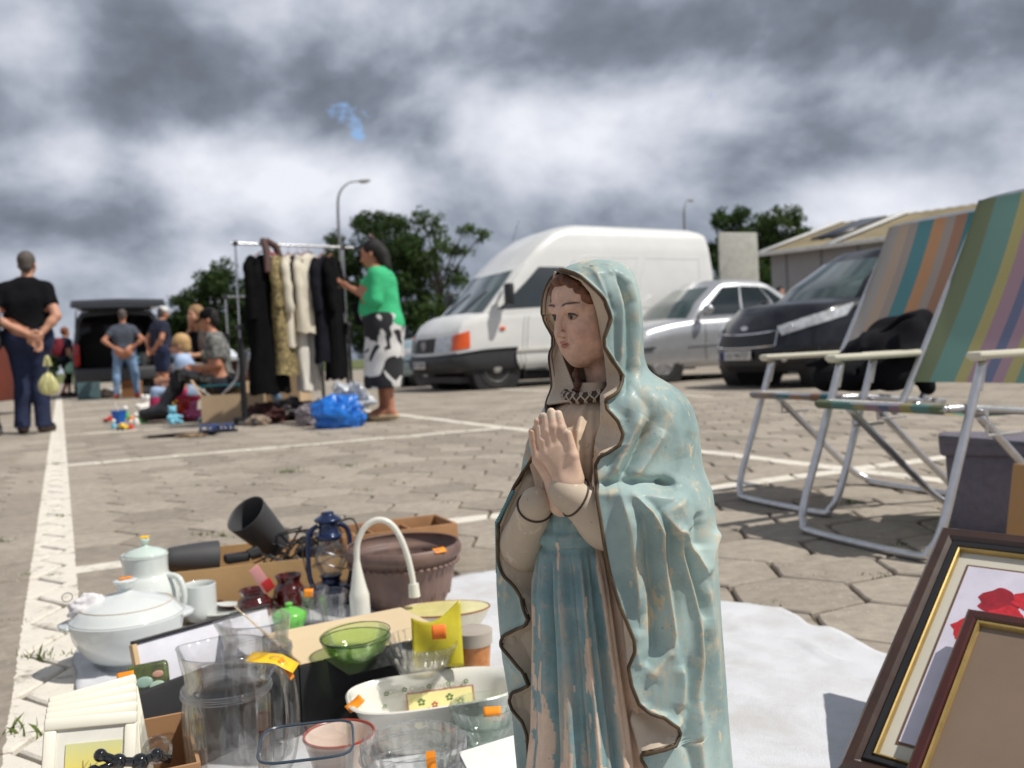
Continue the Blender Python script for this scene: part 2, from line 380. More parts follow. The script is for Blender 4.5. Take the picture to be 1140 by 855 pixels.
# ------------------------------------------------------------------ ground
LOT = R(25.7)      # the car park's lines run this much left of the view
lu = Vector((math.cos(LOT), math.sin(LOT), 0)); lv = Vector((-math.sin(LOT), math.cos(LOT), 0))
def lot(u, v, z=0): return lu * u + lv * v + Vector((0, 0, z))
def ground_mat():
 m, nt, b = new_mat('concrete_pavers'); N, L = nt.nodes, nt.links
 geo = N.new('ShaderNodeNewGeometry'); pos = geo.outputs['Position']
 at_ = N.new('ShaderNodeAttribute'); at_.attribute_name = 'rnd'
 def noise(s, d=5, r=.6, off=0):
  n = N.new('ShaderNodeTexNoise'); n.inputs['Scale'].default_value = s; n.inputs['Detail'].default_value = d; n.inputs['Roughness'].default_value = r
  mp = N.new('ShaderNodeMapping'); mp.inputs['Location'].default_value = (off, off, 0); L.new(pos, mp.inputs['Vector']); L.new(mp.outputs[0], n.inputs['Vector']); return n.outputs['Fac']
 base = mixc(nt, at_.outputs['Fac'], srgb(147, 138, 126), srgb(172, 162, 149))
 n1 = noise(1.3, 4); n2 = noise(22, 8, .7); n3 = noise(260, 3, .6); n4 = noise(4.5, 6, .65, 7)
 rp = N.new('ShaderNodeMapRange'); rp.inputs['From Min'].default_value = .3; rp.inputs['From Max'].default_value = .7; rp.inputs['To Min'].default_value = .88; rp.inputs['To Max'].default_value = 1.1; L.new(n1, rp.inputs['Value'])
 base = mixc(nt, 1, base, rp.outputs[0], 'MULTIPLY')
 rq = N.new('ShaderNodeMapRange'); rq.inputs['From Min'].default_value = .32; rq.inputs['From Max'].default_value = .68; rq.inputs['To Min'].default_value = .74; rq.inputs['To Max'].default_value = 1.12; L.new(n2, rq.inputs['Value'])
 base = mixc(nt, 1, base, rq.outputs[0], 'MULTIPLY')
 # exposed aggregate: small stones and pits
 vo = N.new('ShaderNodeTexVoronoi'); vo.inputs['Scale'].default_value = 130; L.new(pos, vo.inputs['Vector'])
 hv = N.new('ShaderNodeHueSaturation'); hv.inputs['Saturation'].default_value = .12; L.new(vo.outputs['Color'], hv.inputs['Color'])
 sp = N.new('ShaderNodeSeparateColor'); L.new(vo.outputs['Color'], sp.inputs[0])
 st = mth(nt, 'MULTIPLY', mth(nt, 'GREATER_THAN', sp.outputs[0], .66), mth(nt, 'LESS_THAN', vo.outputs['Distance'], .42))
 ex = N.new('ShaderNodeMapRange'); ex.inputs['From Min'].default_value = .45; ex.inputs['From Max'].default_value = .6; L.new(n4, ex.inputs['Value'])
 stc = mixc(nt, sp.outputs[1], srgb(108, 100, 92), srgb(205, 196, 182))
 base = mixc(nt, mth(nt, 'MULTIPLY', mth(nt, 'MULTIPLY', st, ex.outputs[0]), .6), base, stc)
 dk = N.new('ShaderNodeMapRange'); dk.inputs['From Min'].default_value = .6; dk.inputs['From Max'].default_value = .74; L.new(noise(9, 7, .7, 3), dk.inputs['Value'])
 base = mixc(nt, mth(nt, 'MULTIPLY', dk.outputs[0], .55), base, srgb(96, 88, 78))
 # painted lines in car-park coordinates
 mp = N.new('ShaderNodeMapping'); mp.vector_type = 'POINT'; mp.inputs['Rotation'].default_value = (0, 0, -LOT); L.new(pos, mp.inputs['Vector'])
 s3 = N.new('ShaderNodeSeparateXYZ'); L.new(mp.outputs[0], s3.inputs[0]); u, v = s3.outputs[0], s3.outputs[1]
 nl = mth(nt, 'MULTIPLY', mth(nt, 'SUBTRACT', noise(30, 4, .6, 2), .5), .014)
 u = mth(nt, 'ADD', u, nl); v = mth(nt, 'ADD', v, nl)
 def band(x, c, w): return mth(nt, 'LESS_THAN', mth(nt, 'ABSOLUTE', mth(nt, 'SUBTRACT', x, c)), w / 2)
 def rngm(x, a, b_): return mth(nt, 'MULTIPLY', mth(nt, 'GREATER_THAN', x, a), mth(nt, 'LESS_THAN', x, b_))
 mask = None
 for (ax, c, w, a, b_) in LINES:
  q = mth(nt, 'MULTIPLY', band(u if ax == 'u' else v, c, w), rngm(v if ax == 'u' else u, a, b_))
  mask = q if mask is None else mth(nt, 'MAXIMUM', mask, q)
 wear = N.new('ShaderNodeMapRange'); wear.inputs['From Min'].default_value = .34; wear.inputs['From Max'].default_value = .46; L.new(noise(14, 9, .75, 5), wear.inputs['Value'])
 wf = mth(nt, 'MULTIPLY', mask, mth(nt, 'MAXIMUM', wear.outputs[0], .12))
 base = mixc(nt, wf, base, mixc(nt, n2, srgb(205, 198, 186), srgb(232, 226, 214)))
 L.new(base, b.inputs['Base Color']); b.inputs['Roughness'].default_value = .9; b.inputs['Specular IOR Level'].default_value = .25
 bp = N.new('ShaderNodeBump'); bp.inputs['Strength'].default_value = .55; bp.inputs['Distance'].default_value = .004
 hh = mth(nt, 'ADD', mth(nt, 'MULTIPLY', n2, .8), mth(nt, 'ADD', mth(nt, 'MULTIPLY', n3, .5), mth(nt, 'MULTIPLY', st, .25)))
 L.new(hh, bp.inputs['Height']); L.new(bp.outputs[0], b.inputs['Normal'])
 return m
LINES = [('u', -.05, .12, -1, 26), ('u', 3.02, .10, -4, 26), ('u', 6.2, .10, 8, 26), ('v', 2.98, .10, 0, 6), ('v', 6.42, .10, 0, 3), ('v', 9.55, .10, 0, 3), ('v', 12.7, .1, 0, 3), ('v', 15.9, .1, 0, 3), ('v', 19, .1, 0, 3)]
GM = ground_mat()
def hex_pavers():
 S = .155; W = S * math.sqrt(3); V_, F_, RN = [], [], []
 for i in range(-285, 335):
  for j in range(-26, 220):
   u = i * 1.5 * S + .06; v = j * W + (W / 2 if i % 2 else 0)
   c = lu * u + lv * v
   if c.y < -1.2 or c.y > 44 or abs(c.x) > 3.5 + .78 * max(c.y, 0): continue
   near = c.y < 9; seg = 4 if c.y < 5 else (2 if near else 1)
   tz = random.uniform(-.0015, .0015) if near else 0; tx, ty = random.uniform(-.012, .012) * near, random.uniform(-.012, .012) * near
   g = S - .0040; k = 6 * seg; o = len(V_)
   ring = []
   for q in range(6):
    a0, a1 = R(60 * q) , R(60 * q + 60)
    p0 = Vector((math.cos(a0), math.sin(a0))) * g; p1 = Vector((math.cos(a1), math.sin(a1))) * g
    for s_ in range(seg):
     p = p0.lerp(p1, s_ / seg)
     if seg > 1: p = p * (1 - (random.random() ** 3) * .035 * (1.6 if s_ == 0 else 1))
     ring.append(p)
   for (ins, z) in ((0, -.014), (.0015, -.004), (.006, 0)):
    for p in ring:
     pp = p * (1 - ins / S); w_ = c + lu * pp.x + lv * pp.y
     V_.append((w_.x, w_.y, z + tz + (pp.x * tx + pp.y * ty)))
   for a in range(2):
    for q in range(k): F_.append((o + a * k + q, o + a * k + (q + 1) % k, o + (a + 1) * k + (q + 1) % k, o + (a + 1) * k + q))
   F_.append(tuple(o + 2 * k + q for q in range(k)))
   RN += [random.random()] * (2 * k + 1)
 me = bpy.data.meshes.new('ground_pavers'); me.from_pydata(V_, [], F_)
 at_ = me.attributes.new('rnd', 'FLOAT', 'FACE'); at_.data.foreach_set('value', RN); me.materials.append(GM)
 o = bpy.data.objects.new('ground_pavers', me); COL.objects.link(o); tag(o, kind='structure')
hex_pavers()
def base_ground():
 m, nt, b = new_mat('joint_soil'); N, L = nt.nodes, nt.links
 geo = N.new('ShaderNodeNewGeometry'); n = N.new('ShaderNodeTexNoise'); n.inputs['Scale'].default_value = 9; n.inputs['Detail'].default_value = 8; L.new(geo.outputs['Position'], n.inputs['Vector'])
 n2 = N.new('ShaderNodeTexNoise'); n2.inputs['Scale'].default_value = .06; n2.inputs['Detail'].default_value = 5; L.new(geo.outputs['Position'], n2.inputs['Vector'])
 c = mixc(nt, n.outputs['Fac'], srgb(66, 58, 47), srgb(122, 109, 92))
 sp = N.new('ShaderNodeSeparateXYZ'); L.new(geo.outputs['Position'], sp.inputs[0])
 far = mth(nt, 'GREATER_THAN', mth(nt, 'ADD', sp.outputs[1], mth(nt, 'MULTIPLY', n2.outputs['Fac'], 10)), 58)
 midz = mth(nt, 'GREATER_THAN', sp.outputs[1], 43.5)
 c = mixc(nt, midz, c, srgb(150, 144, 134))
 c = mixc(nt, far, c, mixc(nt, n2.outputs['Fac'], srgb(62, 78, 34), srgb(110, 112, 58)))
 L.new(c, b.inputs['Base Color']); b.inputs['Roughness'].default_value = .95
 mb = MB(); xs = [-900, -60, -20, 20, 60, 900]; ys = [-300, -5, 20, 44, 120, 1200]
 mb.grid(lambda a, b_: (xs[round(a * 5)], ys[round(b_ * 5)], -.0115), 6, 6)
 mb.build('ground', m, smooth=0, kind='structure')
base_ground()
# grass in the joints
def tufts():
 mb = MB()
 spots = [(323, 526, 1.3), (222, 541, .5), (412, 592, .3), (226, 595, .6), (249, 597, .8), (62, 517, .9), (66, 575, .6), (46, 731, 1.0), (283, 540, .6), (390, 519, .8), (429, 519, .8), (408, 546, .6), (312, 508, .6), (332, 499, .6), (225, 505, .4),
             (5, 603, .8), (30, 640, .3), (497, 560, .4), (15, 690, .3), (12, 815, .9), (65, 640, .4), (858, 672, .5), (946, 560, .9), (975, 640, .5), (905, 640, .3), (1004, 606, .5), (100, 460, .5), (150, 470, .5), (152, 480, .5), (35, 537, .5), (168, 549, .4), (480, 462, .5), (455, 476, .5)]
 S = .155; W = S * math.sqrt(3); L_ = []
 for (x, y, k) in spots:
  p = G(x, y); L_.append((p, k))
 for _ in range(330):
  i = random.randint(-38, 78); j = random.randint(2, 90); u = i * 1.5 * S + .06 + S * random.choice((.5, -.5, 1)); v = j * W + (W / 2 if i % 2 else 0) + (W / 2 if random.random() < .7 else 0)
  if abs(u) < .12 or (0 < u < 1.6 and v < 2.6): continue
  L_.append((lot(u, v), random.uniform(.12, .45)))
 for p, k in L_:
  for q in range(int(10 + 34 * k)):
   a = random.uniform(0, 6.28); r_ = random.uniform(0, .045) * (.35 + k * .8); h = random.uniform(.008, .028) * (.4 + .7 * k)
   c = p + Vector((math.cos(a) * r_ * 1.4, math.sin(a) * r_ * .7, -.01)); l = Vector((random.uniform(-1, 1), random.uniform(-1, 1), 0)) * h * .8
   w = Vector((math.cos(a + 1), math.sin(a + 1), 0)) * random.uniform(.001, .0028)
   mb.add([c - w, c + w, c + l * .5 + w * .8 + Vector((0, 0, h * .7)), c + l + Vector((0, 0, h))], [(0, 1, 2), (0, 2, 3)])
 mb.build('grass', mat('joint_grass', srgb(96, 112, 50), .8, var=.5, vscale=20), smooth=0, kind='stuff', recalc=False, label='small tufts of green grass growing in the paving joints', cat='grass')
tufts()
# ------------------------------------------------------------------ vehicles (local +X is forward, origin on the ground at the middle)
def pw(tab, t):                       # piecewise smooth table lookup
 if t <= tab[0][0]: return tab[0][1]
 for (a, x), (b, y) in zip(tab, tab[1:]):
  if t <= b:
   k = (t - a) / (b - a); return x + (y - x) * k
 return tab[-1][1]
class Shell:
 """closed wall surface round a plan outline: s in 0..4 (front, left, back, right), t bottom to top"""
 def __init__(s, xf, xr, w, zb, zt, cf=.2, cr=.12, cor=.9, pwr=2.6): s.xf, s.xr, s.w, s.zb, s.zt, s.cf, s.cr, s.cor, s.pwr = xf, xr, w, zb, zt, cf, cr, cor, pwr
 def raw(s, q, t):
  q %= 4; xf, xr, w = pw(s.xf, t), pw(s.xr, t), pw(s.w, t); e = s.cor; k = q % 1
  if q < 1: yy = k * 2 - 1; x = xf - s.cf * abs(yy) ** s.pwr; y = yy * w * e
  elif q < 2: x = (xf - s.cf) + (xr + s.cr - xf + s.cf) * k; y = w * (1 - (1 - e) * max(0, 1 - k / .07) ** 2 - (1 - e) * max(0, 1 - (1 - k) / .05) ** 2)
  elif q < 3: yy = 1 - k * 2; x = xr + s.cr * abs(yy) ** s.pwr; y = yy * w * e
  else: x = (xr + s.cr) + (xf - s.cf - xr - s.cr) * k; y = -w * (1 - (1 - e) * max(0, 1 - k / .05) ** 2 - (1 - e) * max(0, 1 - (1 - k) / .07) ** 2)
  zb = pw(s.zb, x); z = zb + (pw(s.zt, x) - zb) * t
  return Vector((x, y, z))
 def pt(s, q, t, off=0.0):
  p = s.raw(q, t)
  if off:
   a = s.raw(q + .004, t) - s.raw(q - .004, t); b = s.raw(q, min(t + .01, 1)) - s.raw(q, max(t - .01, 0)); n = a.cross(b)
   if n.length > 1e-9: p = p + n.normalized() * off
  return p
 def mesh(s, mb, nf=16, ns=44, nt_=14, crown=.03, bottom=True):
  qs = [i / nf for i in range(nf)] + [1 + i / ns for i in range(ns)] + [2 + i / nf for i in range(nf)] + [3 + i / ns for i in range(ns)]
  # matching columns front/back and left/right so that the cap can be a grid
  n = len(qs); vs = [s.raw(q, j / nt_) for j in range(nt_ + 1) for q in qs]; fs = []
  for j in range(nt_):
   for i in range(n): k = (i + 1) % n; fs.append((j * n + i, j * n + k, (j + 1) * n + k, (j + 1) * n + i))
  base = nt_ * n
  # cap grid: rows across (nf+1) by columns along (ns+1)
  idx = {}
  for i in range(ns + 1):
   L_ = base + (nf + i) % n; Rr = base + (nf + ns + nf + (ns - i)) % n
   for j in range(nf + 1):
    if i == 0: idx[i, j] = base + j if j < nf else base + nf
    elif i == ns: idx[i, j] = base + (nf + ns + (nf - j)) % n
    elif j == 0: idx[i, j] = Rr
    elif j == nf: idx[i, j] = L_
    else:
     a, b = vs[Rr], vs[L_]; k = j / nf; p = a.lerp(b, k); p.z += crown * (1 - (2 * k - 1) ** 4)
     # follow front / back curvature
     fx = vs[base + j].x - vs[base].x; w_ = max(0, 1 - i / ns * 3); p.x += fx * w_ ** 2
     bx = vs[base + (nf + ns + (nf - j)) % n].x - vs[base + nf + ns].x; w2 = max(0, 1 - (ns - i) / ns * 3); p.x += bx * w2 ** 2
     if i < 3: p.z -= crown * (1 - i / 3) ** 2 * (1 - (2 * k - 1) ** 4)
     if i > ns - 3: p.z -= crown * (1 - (ns - i) / 3) ** 2 * (1 - (2 * k - 1) ** 4)
     idx[i, j] = len(vs); vs.append(p)
  for i in range(ns):
   for j in range(nf): fs.append((idx[i, j], idx[i, j + 1], idx[i + 1, j + 1], idx[i + 1, j]))
  if bottom: fs.append(tuple(range(n - 1, -1, -1)))
  mb.add(vs, fs)
 def patch(s, mb, q0, q1, t0, t1, off=.004, nu=10, nv=6, th=None, corners=None):
  # corners: bilinear (q,t) quad instead of a rectangle
  def f(a, b):
   if corners:
    (qa, ta), (qb, tb), (qc, tc_), (qd, td) = corners
    q = (qa * (1 - a) + qb * a) * (1 - b) + (qd * (1 - a) + qc * a) * b; t = (ta * (1 - a) + tb * a) * (1 - b) + (td * (1 - a) + tc_ * a) * b
   else: q = q0 + (q1 - q0) * a; t = t0 + (t1 - t0) * b
   return s.pt(q, t, off)
  vs = [f(i / nu, j / nv) for j in range(nv + 1) for i in range(nu + 1)]; fs = [(j * (nu + 1) + i, j * (nu + 1) + i + 1, (j + 1) * (nu + 1) + i + 1, (j + 1) * (nu + 1) + i) for j in range(nv) for i in range(nu)]
  if th:        # closed rim back to the body
   n0 = len(vs)
   def back(a, b):
    p = f(a, b); c = f(.5, .5); return p
   rim = [i for i in range(nu + 1)] + [j * (nu + 1) + nu for j in range(1, nv + 1)] + [nv * (nu + 1) + i for i in range(nu - 1, -1, -1)] + [j * (nu + 1) for j in range(nv - 1, 0, -1)]
   nrm = (vs[1] - vs[0]).cross(vs[nu + 1] - vs[0]).normalized()
   for r_ in rim: vs.append(vs[r_] - nrm * th)
   m_ = len(rim)
   for a in range(m_): fs.append((rim[a], n0 + a, n0 + (a + 1) % m_, rim[(a + 1) % m_]))
  mb.add(vs, fs)
def cut(o, cutters):
 """subtract closed shapes from an object's mesh"""
 co = cutters.build('cutter', [], smooth=0); md = o.modifiers.new('b', 'BOOLEAN'); md.operation = 'DIFFERENCE'; md.object = co; md.solver = 'EXACT'
 dg = bpy.context.evaluated_depsgraph_get(); me = bpy.data.meshes.new_from_object(o.evaluated_get(dg)); o.modifiers.clear()
 o.data = me; me.set_sharp_from_angle(angle=R(35)); cm = co.data; bpy.data.objects.remove(co); bpy.data.meshes.remove(cm)
TYRE = mat('tyre_rubber', (.022, .022, .023), .8, var=.3, vscale=30, bump=.2)
ALLOY = mat('alloy_rim', (.52, .52, .53), .35, .8, var=.1)
BLACKP = mat('black_plastic', (.022, .022, .024), .5, var=.2)
DGLASS = mat('car_glass', (.016, .024, .026), .04, var=.3, vscale=2, spec=.9, coat=.6)
WGLASS = mat('windscreen_glass', (.05, .085, .08), .05, var=.5, vscale=1.3, spec=.9, coat=.8)
CHROME = mat('chrome_trim', (.75, .75, .76), .15, 1, var=.05)
PLATE = mat('plate_white', (.62, .62, .6), .5, var=.05); PLBLUE = mat('plate_blue', srgb(30, 60, 140), .5)
LAMPC = mat('headlamp_glass', (.62, .64, .66), .12, .3, var=.35, vscale=12, coat=.8)
ORANGE = mat('indicator_orange', srgb(235, 92, 20), .3, coat=.4); REDL = mat('lamp_red', srgb(165, 22, 20), .3, coat=.4)
INK = mat('plate_ink', (.02, .02, .025), .6)
def plate(parent, M_, text):
 mb = MB().frame(M_); mb.box((0, 0, 0), (.52, .012, .112), .006); o = mb.build('number_plate', PLATE, parent)
 mb = MB().frame(M_); mb.box((-.242, -.0075, 0), (.036, .004, .106)); mb.build('plate_band', PLBLUE, o)
 text_mesh('plate_characters', text, .098, INK, o, M_ @ Matrix.Translation((.02, -.0082, 0)) @ Matrix.Rotation(R(90), 4, 'X'))
def wheel(parent, x, y, r, side, style='alloy', width=.21):
 Mx = Matrix.Translation((x, y, r)) @ Matrix.Rotation(R(-90 * side), 4, 'X')     # local +z points outwards
 w = width; rr = r * .66
 mb = MB().frame(Mx); mb.lathe([(rr, -w / 2), (r * .9, -w / 2), (r * .985, -w / 2 + .03), (r, -w * .2), (r, w * .2), (r * .985, w / 2 - .03), (r * .9, w / 2), (rr, w / 2 - .012), (rr - .002, -w / 2)], 40)
 o = mb.build('wheel', TYRE, parent)
 mb = MB().frame(Mx)
 mb.lathe([(rr, w / 2 - .014), (rr * .96, w / 2 - .004), (rr * .9, w / 2 - .02), (rr * .88, -w / 2)], 36)
 if style == 'alloy':
  for k in range(5):
   a = 2 * math.pi * k / 5 + .3
   for da in (-.17, .17):
    c0, c1 = (math.cos(a + da * .4) * rr * .12, math.sin(a + da * .4) * rr * .12), (math.cos(a + da) * rr * .92, math.sin(a + da) * rr * .92)
    mb.tube([(c0[0], c0[1], w / 2 - .035), (c1[0], c1[1], w / 2 - .02)], [.03, .024], 8)
  mb.cyl((0, 0, w / 2 - .06), (0, 0, w / 2 - .012), rr * .2, rr * .17, 20)
  mb.build('rim', ALLOY, o)
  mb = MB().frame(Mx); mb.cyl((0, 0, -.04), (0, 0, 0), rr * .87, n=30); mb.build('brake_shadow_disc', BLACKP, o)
 else:
  mb.lathe([(rr * .88, w / 2 - .05), (rr * .7, w / 2 - .025), (rr * .42, w / 2 - .03), (rr * .36, w / 2 + .015), (rr * .26, w / 2 + .03), (0.001, w / 2 + .032)], 36)
  mb.build('rim', ALLOY if style != 'steel' else mat('steel_rim', (.45, .45, .44), .45, .5), o)
  mb = MB().frame(Mx)
  for k in range(12):
   a = 2 * math.pi * k / 12; mb.cyl((math.cos(a) * rr * .56, math.sin(a) * rr * .56, w / 2 - .04), (math.cos(a) * rr * .56, math.sin(a) * rr * .56, w / 2 - .022), .022, n=10)
  mb.build('rim_holes', BLACKP, o)
def well(parent, xs, W, r, depth=.32):
 for x in xs:
  for sd in (1, -1):
   mb = MB().frame(Matrix.Translation((x, sd * (W - depth * .5 - .02), r * .8)) @ Matrix.Rotation(R(-90 * sd), 4, 'X'))
   mb.lathe([(0.001, -depth / 2), (r * 1.2, -depth / 2), (r * 1.2, depth / 2 - .01)], 30)
   mb.build('wheel_well', BLACKP, parent)
def car(name, label, cat, loc, rz, paint, kind='sedan', ptext='', group='cars parked along the market'):
 root = empty(name, loc, rz, label, cat, group)
 if kind == 'sedan':
  L2, W, zt = 2.26, .87, [(-2.3, .93), (-1.6, .97), (-.9, .94), (.75, .9), (1.15, .86), (1.7, .76), (2.1, .66), (2.3, .6)]
  xf = [(0, 2.12), (.2, 2.25), (.42, 2.27), (.8, 2.2), (1, 2.08)]; xr = [(0, -2.1), (.2, -2.22), (.5, -2.24), (1, -2.12)]
  gx0, gx1, rx0, rx1, gz, cw = 1.0, .3, -1.72, -1.08, 1.46, .6; wr = .315; ax = (1.36, -1.36)
 elif kind == 'suv':
  L2, W, zt = 2.05, .9, [(-2.1, 1.02), (-.9, 1.03), (.75, 1.02), (1.0, 1.0), (1.5, .93), (1.85, .84), (2.1, .74)]
  xf = [(0, 1.98), (.15, 2.06), (.42, 2.08), (.8, 2.0), (1, 1.86)]; xr = [(0, -1.95), (.2, -2.04), (.5, -2.05), (1, -2.0)]
  gx0, gx1, rx0, rx1, gz, cw = 1.22, .3, -1.98, -1.72, 1.62, .62; wr = .33; ax = (1.28, -1.3)
 else:
  L2, W, zt = 2.0, .84, [(-2, .93), (.7, .92), (1.0, .88), (1.6, .78), (2.0, .64)]
  xf = [(0, 1.9), (.2, 2.0), (.45, 2.0), (.8, 1.93), (1, 1.82)]; xr = [(0, -1.86), (.2, -1.94), (1, -1.88)]
  gx0, gx1, rx0, rx1, gz, cw = 1.0, .3, -1.9, -1.6, 1.44, .6; wr = .3; ax = (1.25, -1.25)
 w = [(0, W * .93), (.12, W * .985), (.4, W), (.75, W * .985), (.93, W * .94), (1, W * .87)]
 B = Shell(xf, xr, w, [(-3, .2), (3, .2)], zt, cf=.34, cr=.2, cor=.88)
 mb = MB(); B.mesh(mb, nf=14, ns=46, nt_=14, crown=.045)
 body = mb.build('body', paint, root, smooth=35)
 cm = MB()
 for x in ax:
  for sd in (1, -1): cm.cyl((x, sd * (W - .3), wr * .98), (x, sd * (W + .2), wr * .98), wr * 1.19, n=36)
 cut(body, cm); well(root, ax, W, wr)
 # cabin
 belt = .9
 wt_ = [(0, W * .9), (.3, W * .88), (.9, W * .7), (1, W * .64)]
 Gs = Shell([(0, gx0), (.5, (gx0 + gx1) / 2 + .06), (.9, gx1 + .03), (1, gx1 - .12)], [(0, rx0), (.5, (rx0 + rx1) / 2 - .05), (.9, rx1), (1, rx1 + .15)], wt_, [(-3, .86), (3, .86)], [(-3, gz - .06), (rx1, gz - .03), (-.3, gz), (gx1, gz - .03), (3, gz - .1)], cf=.2, cr=.12, cor=.95)
 mb = MB(); Gs.mesh(mb, nf=14, ns=40, nt_=12, crown=.05); Gs_o = mb.build('cabin', paint, root, smooth=40)
 mb = MB(); Gs.patch(mb, 0, 0, 0, 0, .006, 14, 8, corners=[(.04, .1), (.96, .1), (.93, .9), (.07, .9)]); mb.build('windscreen', WGLASS, root)
 mb = MB(); Gs.patch(mb, 0, 0, 0, 0, .006, 10, 6, corners=[(2.06, .15), (2.94, .15), (2.9, .88), (2.1, .88)]); mb.build('rear_window', DGLASS, root)
 for sd in (1, -1):
  for (a, b_, c_, d_) in (((1.07, .16), (1.40, .16), (1.40, .86), (1.12, .86)), ((1.425, .16), (1.72, .16), (1.74, .86), (1.425, .86)), ((1.745, .2), (1.9, .24), (1.86, .8), (1.76, .86))):
   cs = [a, b_, c_, d_]
   if sd < 0: cs = [(5 - q, t) for q, t in cs]
   mb = MB(); Gs.patch(mb, 0, 0, 0, 0, .006, 8, 6, corners=cs); mb.build('side_window', DGLASS, root)
 for q in (0,):
  for sd in (1, -1):
   mx = MB(); mx.ball((gx0 - .42, sd * (W + .09), belt + .13), .1, sx=.75, sy=1.05, sz=.72); mx.cyl((gx0 - .42, sd * (W - .09), belt + .1), (gx0 - .42, sd * (W + .04), belt + .11), .025); mx.build('wing_mirror', paint if kind != 'suv' else BLACKP, root)
 for sd in (1, -1):
  q = lambda v: v if sd > 0 else 5 - v
  for k, qq in enumerate((1.34, 1.53, 1.715)):
   mb = MB(); B.patch(mb, q(qq) - .0012, q(qq) + .0012, .14, .96, .0035, 1, 10); mb.build('door_gap', BLACKP, root)
  if kind != 'suv': mb = MB(); B.patch(mb, min(q(1.26), q(1.82)), max(q(1.26), q(1.82)), .44, .475, .014, 16, 1, th=.012); mb.build('side_moulding', paint, root)
  for qq in (1.49, 1.67):
   p = B.pt(q(qq), .84, .02); mb = MB().at(p); mb.box((0, 0, 0), (.16, .03, .028), .01); mb.build('door_handle', paint, root)
 # front
 if kind == 'suv':
  mb = MB(); B.patch(mb, .17, .83, .50, .76, .008, 14, 4, th=.02); gr = mb.build('grille', BLACKP, root)
  mb = MB(); pts = [B.pt(.17 + .66 * i / 14, .76, .014) for i in range(15)]; pts2 = [B.pt(.83 - .66 * i / 14, .50, .014) for i in range(15)]; mb.tube(pts + pts2, .011, 6, closed=True); mb.build('chrome_surround', CHROME, gr)
  mb = MB(); B.patch(mb, .16, .84, .08, .24, .008, 14, 4, th=.02); mb.build('lower_intake', BLACKP, root)
  for lo_, hi_ in ((0, 1), (1, 0)):
   cs = [(.86, .66), (1.13, .80), (1.15, .95), (.82, .82)] if lo_ else [(.14, .66), (-.13, .80), (-.15, .95), (.18, .82)]
   mb = MB(); B.patch(mb, 0, 0, 0, 0, .01, 12, 5, th=.02, corners=cs); h = mb.build('headlamp', LAMPC, root)
   mb = MB(); mb.ball(B.pt(.9 if lo_ else .1, .77, -.01), .05, sx=.6); mb.build('lamp_lens', CHROME, h)
   mb = MB(); mb.ball(B.pt(.88 if lo_ else .12, .26, -.005), .055, sx=.5); mb.build('fog_lamp', LAMPC, root)
  c = B.pt(.5, .37, .02); plate(root, Matrix.Translation((c.x, c.y, c.z)) @ Matrix.Rotation(R(90), 4, 'Z'), ptext)
  c = B.pt(.5, .86, .008); mb = MB().at(c, (0, R(-20), 0)); mb.ball((0, 0, 0), .062, sx=.16, sy=1, sz=.5); mb.build('badge', CHROME, root)
  mb = MB(); B.patch(mb, 0, 4, .0, .14, .006, 90, 2); mb.build('lower_trim', BLACKP, root)
 else:
  mb = MB(); B.patch(mb, .34, .66, .66, .88, .008, 8, 4, th=.02); gr = mb.build('grille', BLACKP, root)
  mb = MB()
  for t in (.66, .71, .76, .81, .87): mb.tube([B.pt(.34 + .32 * i / 8, t, .014) for i in range(9)], .007, 6)
  mb.build('grille_bars', CHROME, gr)
  for hi_ in (1, 0):
   cs = [(.72, .64), (1.03, .68), (1.05, .9), (.71, .88)] if hi_ else [(.28, .64), (-.03, .68), (-.05, .9), (.29, .88)]
   mb = MB(); B.patch(mb, 0, 0, 0, 0, .01, 12, 5, th=.02, corners=cs); mb.build('headlamp', LAMPC, root)
  mb = MB(); B.patch(mb, .25, .75, .1, .27, .007, 12, 3); mb.build('lower_intake', BLACKP, root)
  mb = MB(); B.patch(mb, -.1, 1.1, .5, .54, .018, 24, 2, th=.015); mb.build('bumper_strip', BLACKP, root)
  c = B.pt(.5, .42, .015); plate(root, Matrix.Translation((c.x, c.y, c.z)) @ Matrix.Rotation(R(90), 4, 'Z'), ptext)
 for hi_ in (1, 0):
  cs = [(1.97, .66), (2.2, .66), (2.17, .95), (1.96, .95)] if hi_ else [(3.03, .66), (2.8, .66), (2.83, .95), (3.04, .95)]
  mb = MB(); B.patch(mb, 0, 0, 0, 0, .01, 8, 5, th=.02, corners=cs); mb.build('tail_lamp', REDL, root)
 c = B.pt(2.5, .5, .015); plate(root, Matrix.Translation(c) @ Matrix.Rotation(R(-90), 4, 'Z'), ptext)
 for x in ax:
  for sd in (1, -1): wheel(root, x, sd * (W - .12), wr, sd)
 mb = MB(); mb.tube([(rx1 + .9, .2, gz), (rx1 + .55, .2, gz + .42)], [.004, .002], 5); mb.build('aerial', BLACKP, root)
 if kind == 'sedan': root.scale = (1, 1, 1.05)
 return root
def center_from_corner(px, Y, yaw, L2, W):
 """vehicle facing left and a little towards us, its near front corner seen at column px"""
 c = GX(px, Y); fwd = Vector((-math.cos(yaw), -math.sin(yaw), 0)); left = Vector((math.sin(yaw), -math.cos(yaw), 0))
 return c - fwd * L2 - left * W, yaw + math.pi
SILVER = mat('silver_paint', (.5, .51, .53), .32, .55, var=.06, coat=.7)
DARKP = mat('dark_blue_paint', (.006, .007, .012), .3, 0, var=.2, coat=.45, spec=.3)
LBLUE = mat('pale_blue_paint', srgb(160, 182, 188), .3, .4, var=.06, coat=.7)
MIDB = mat('mid_blue_paint', srgb(42, 84, 138), .3, .3, coat=.7)
YAW = LOT
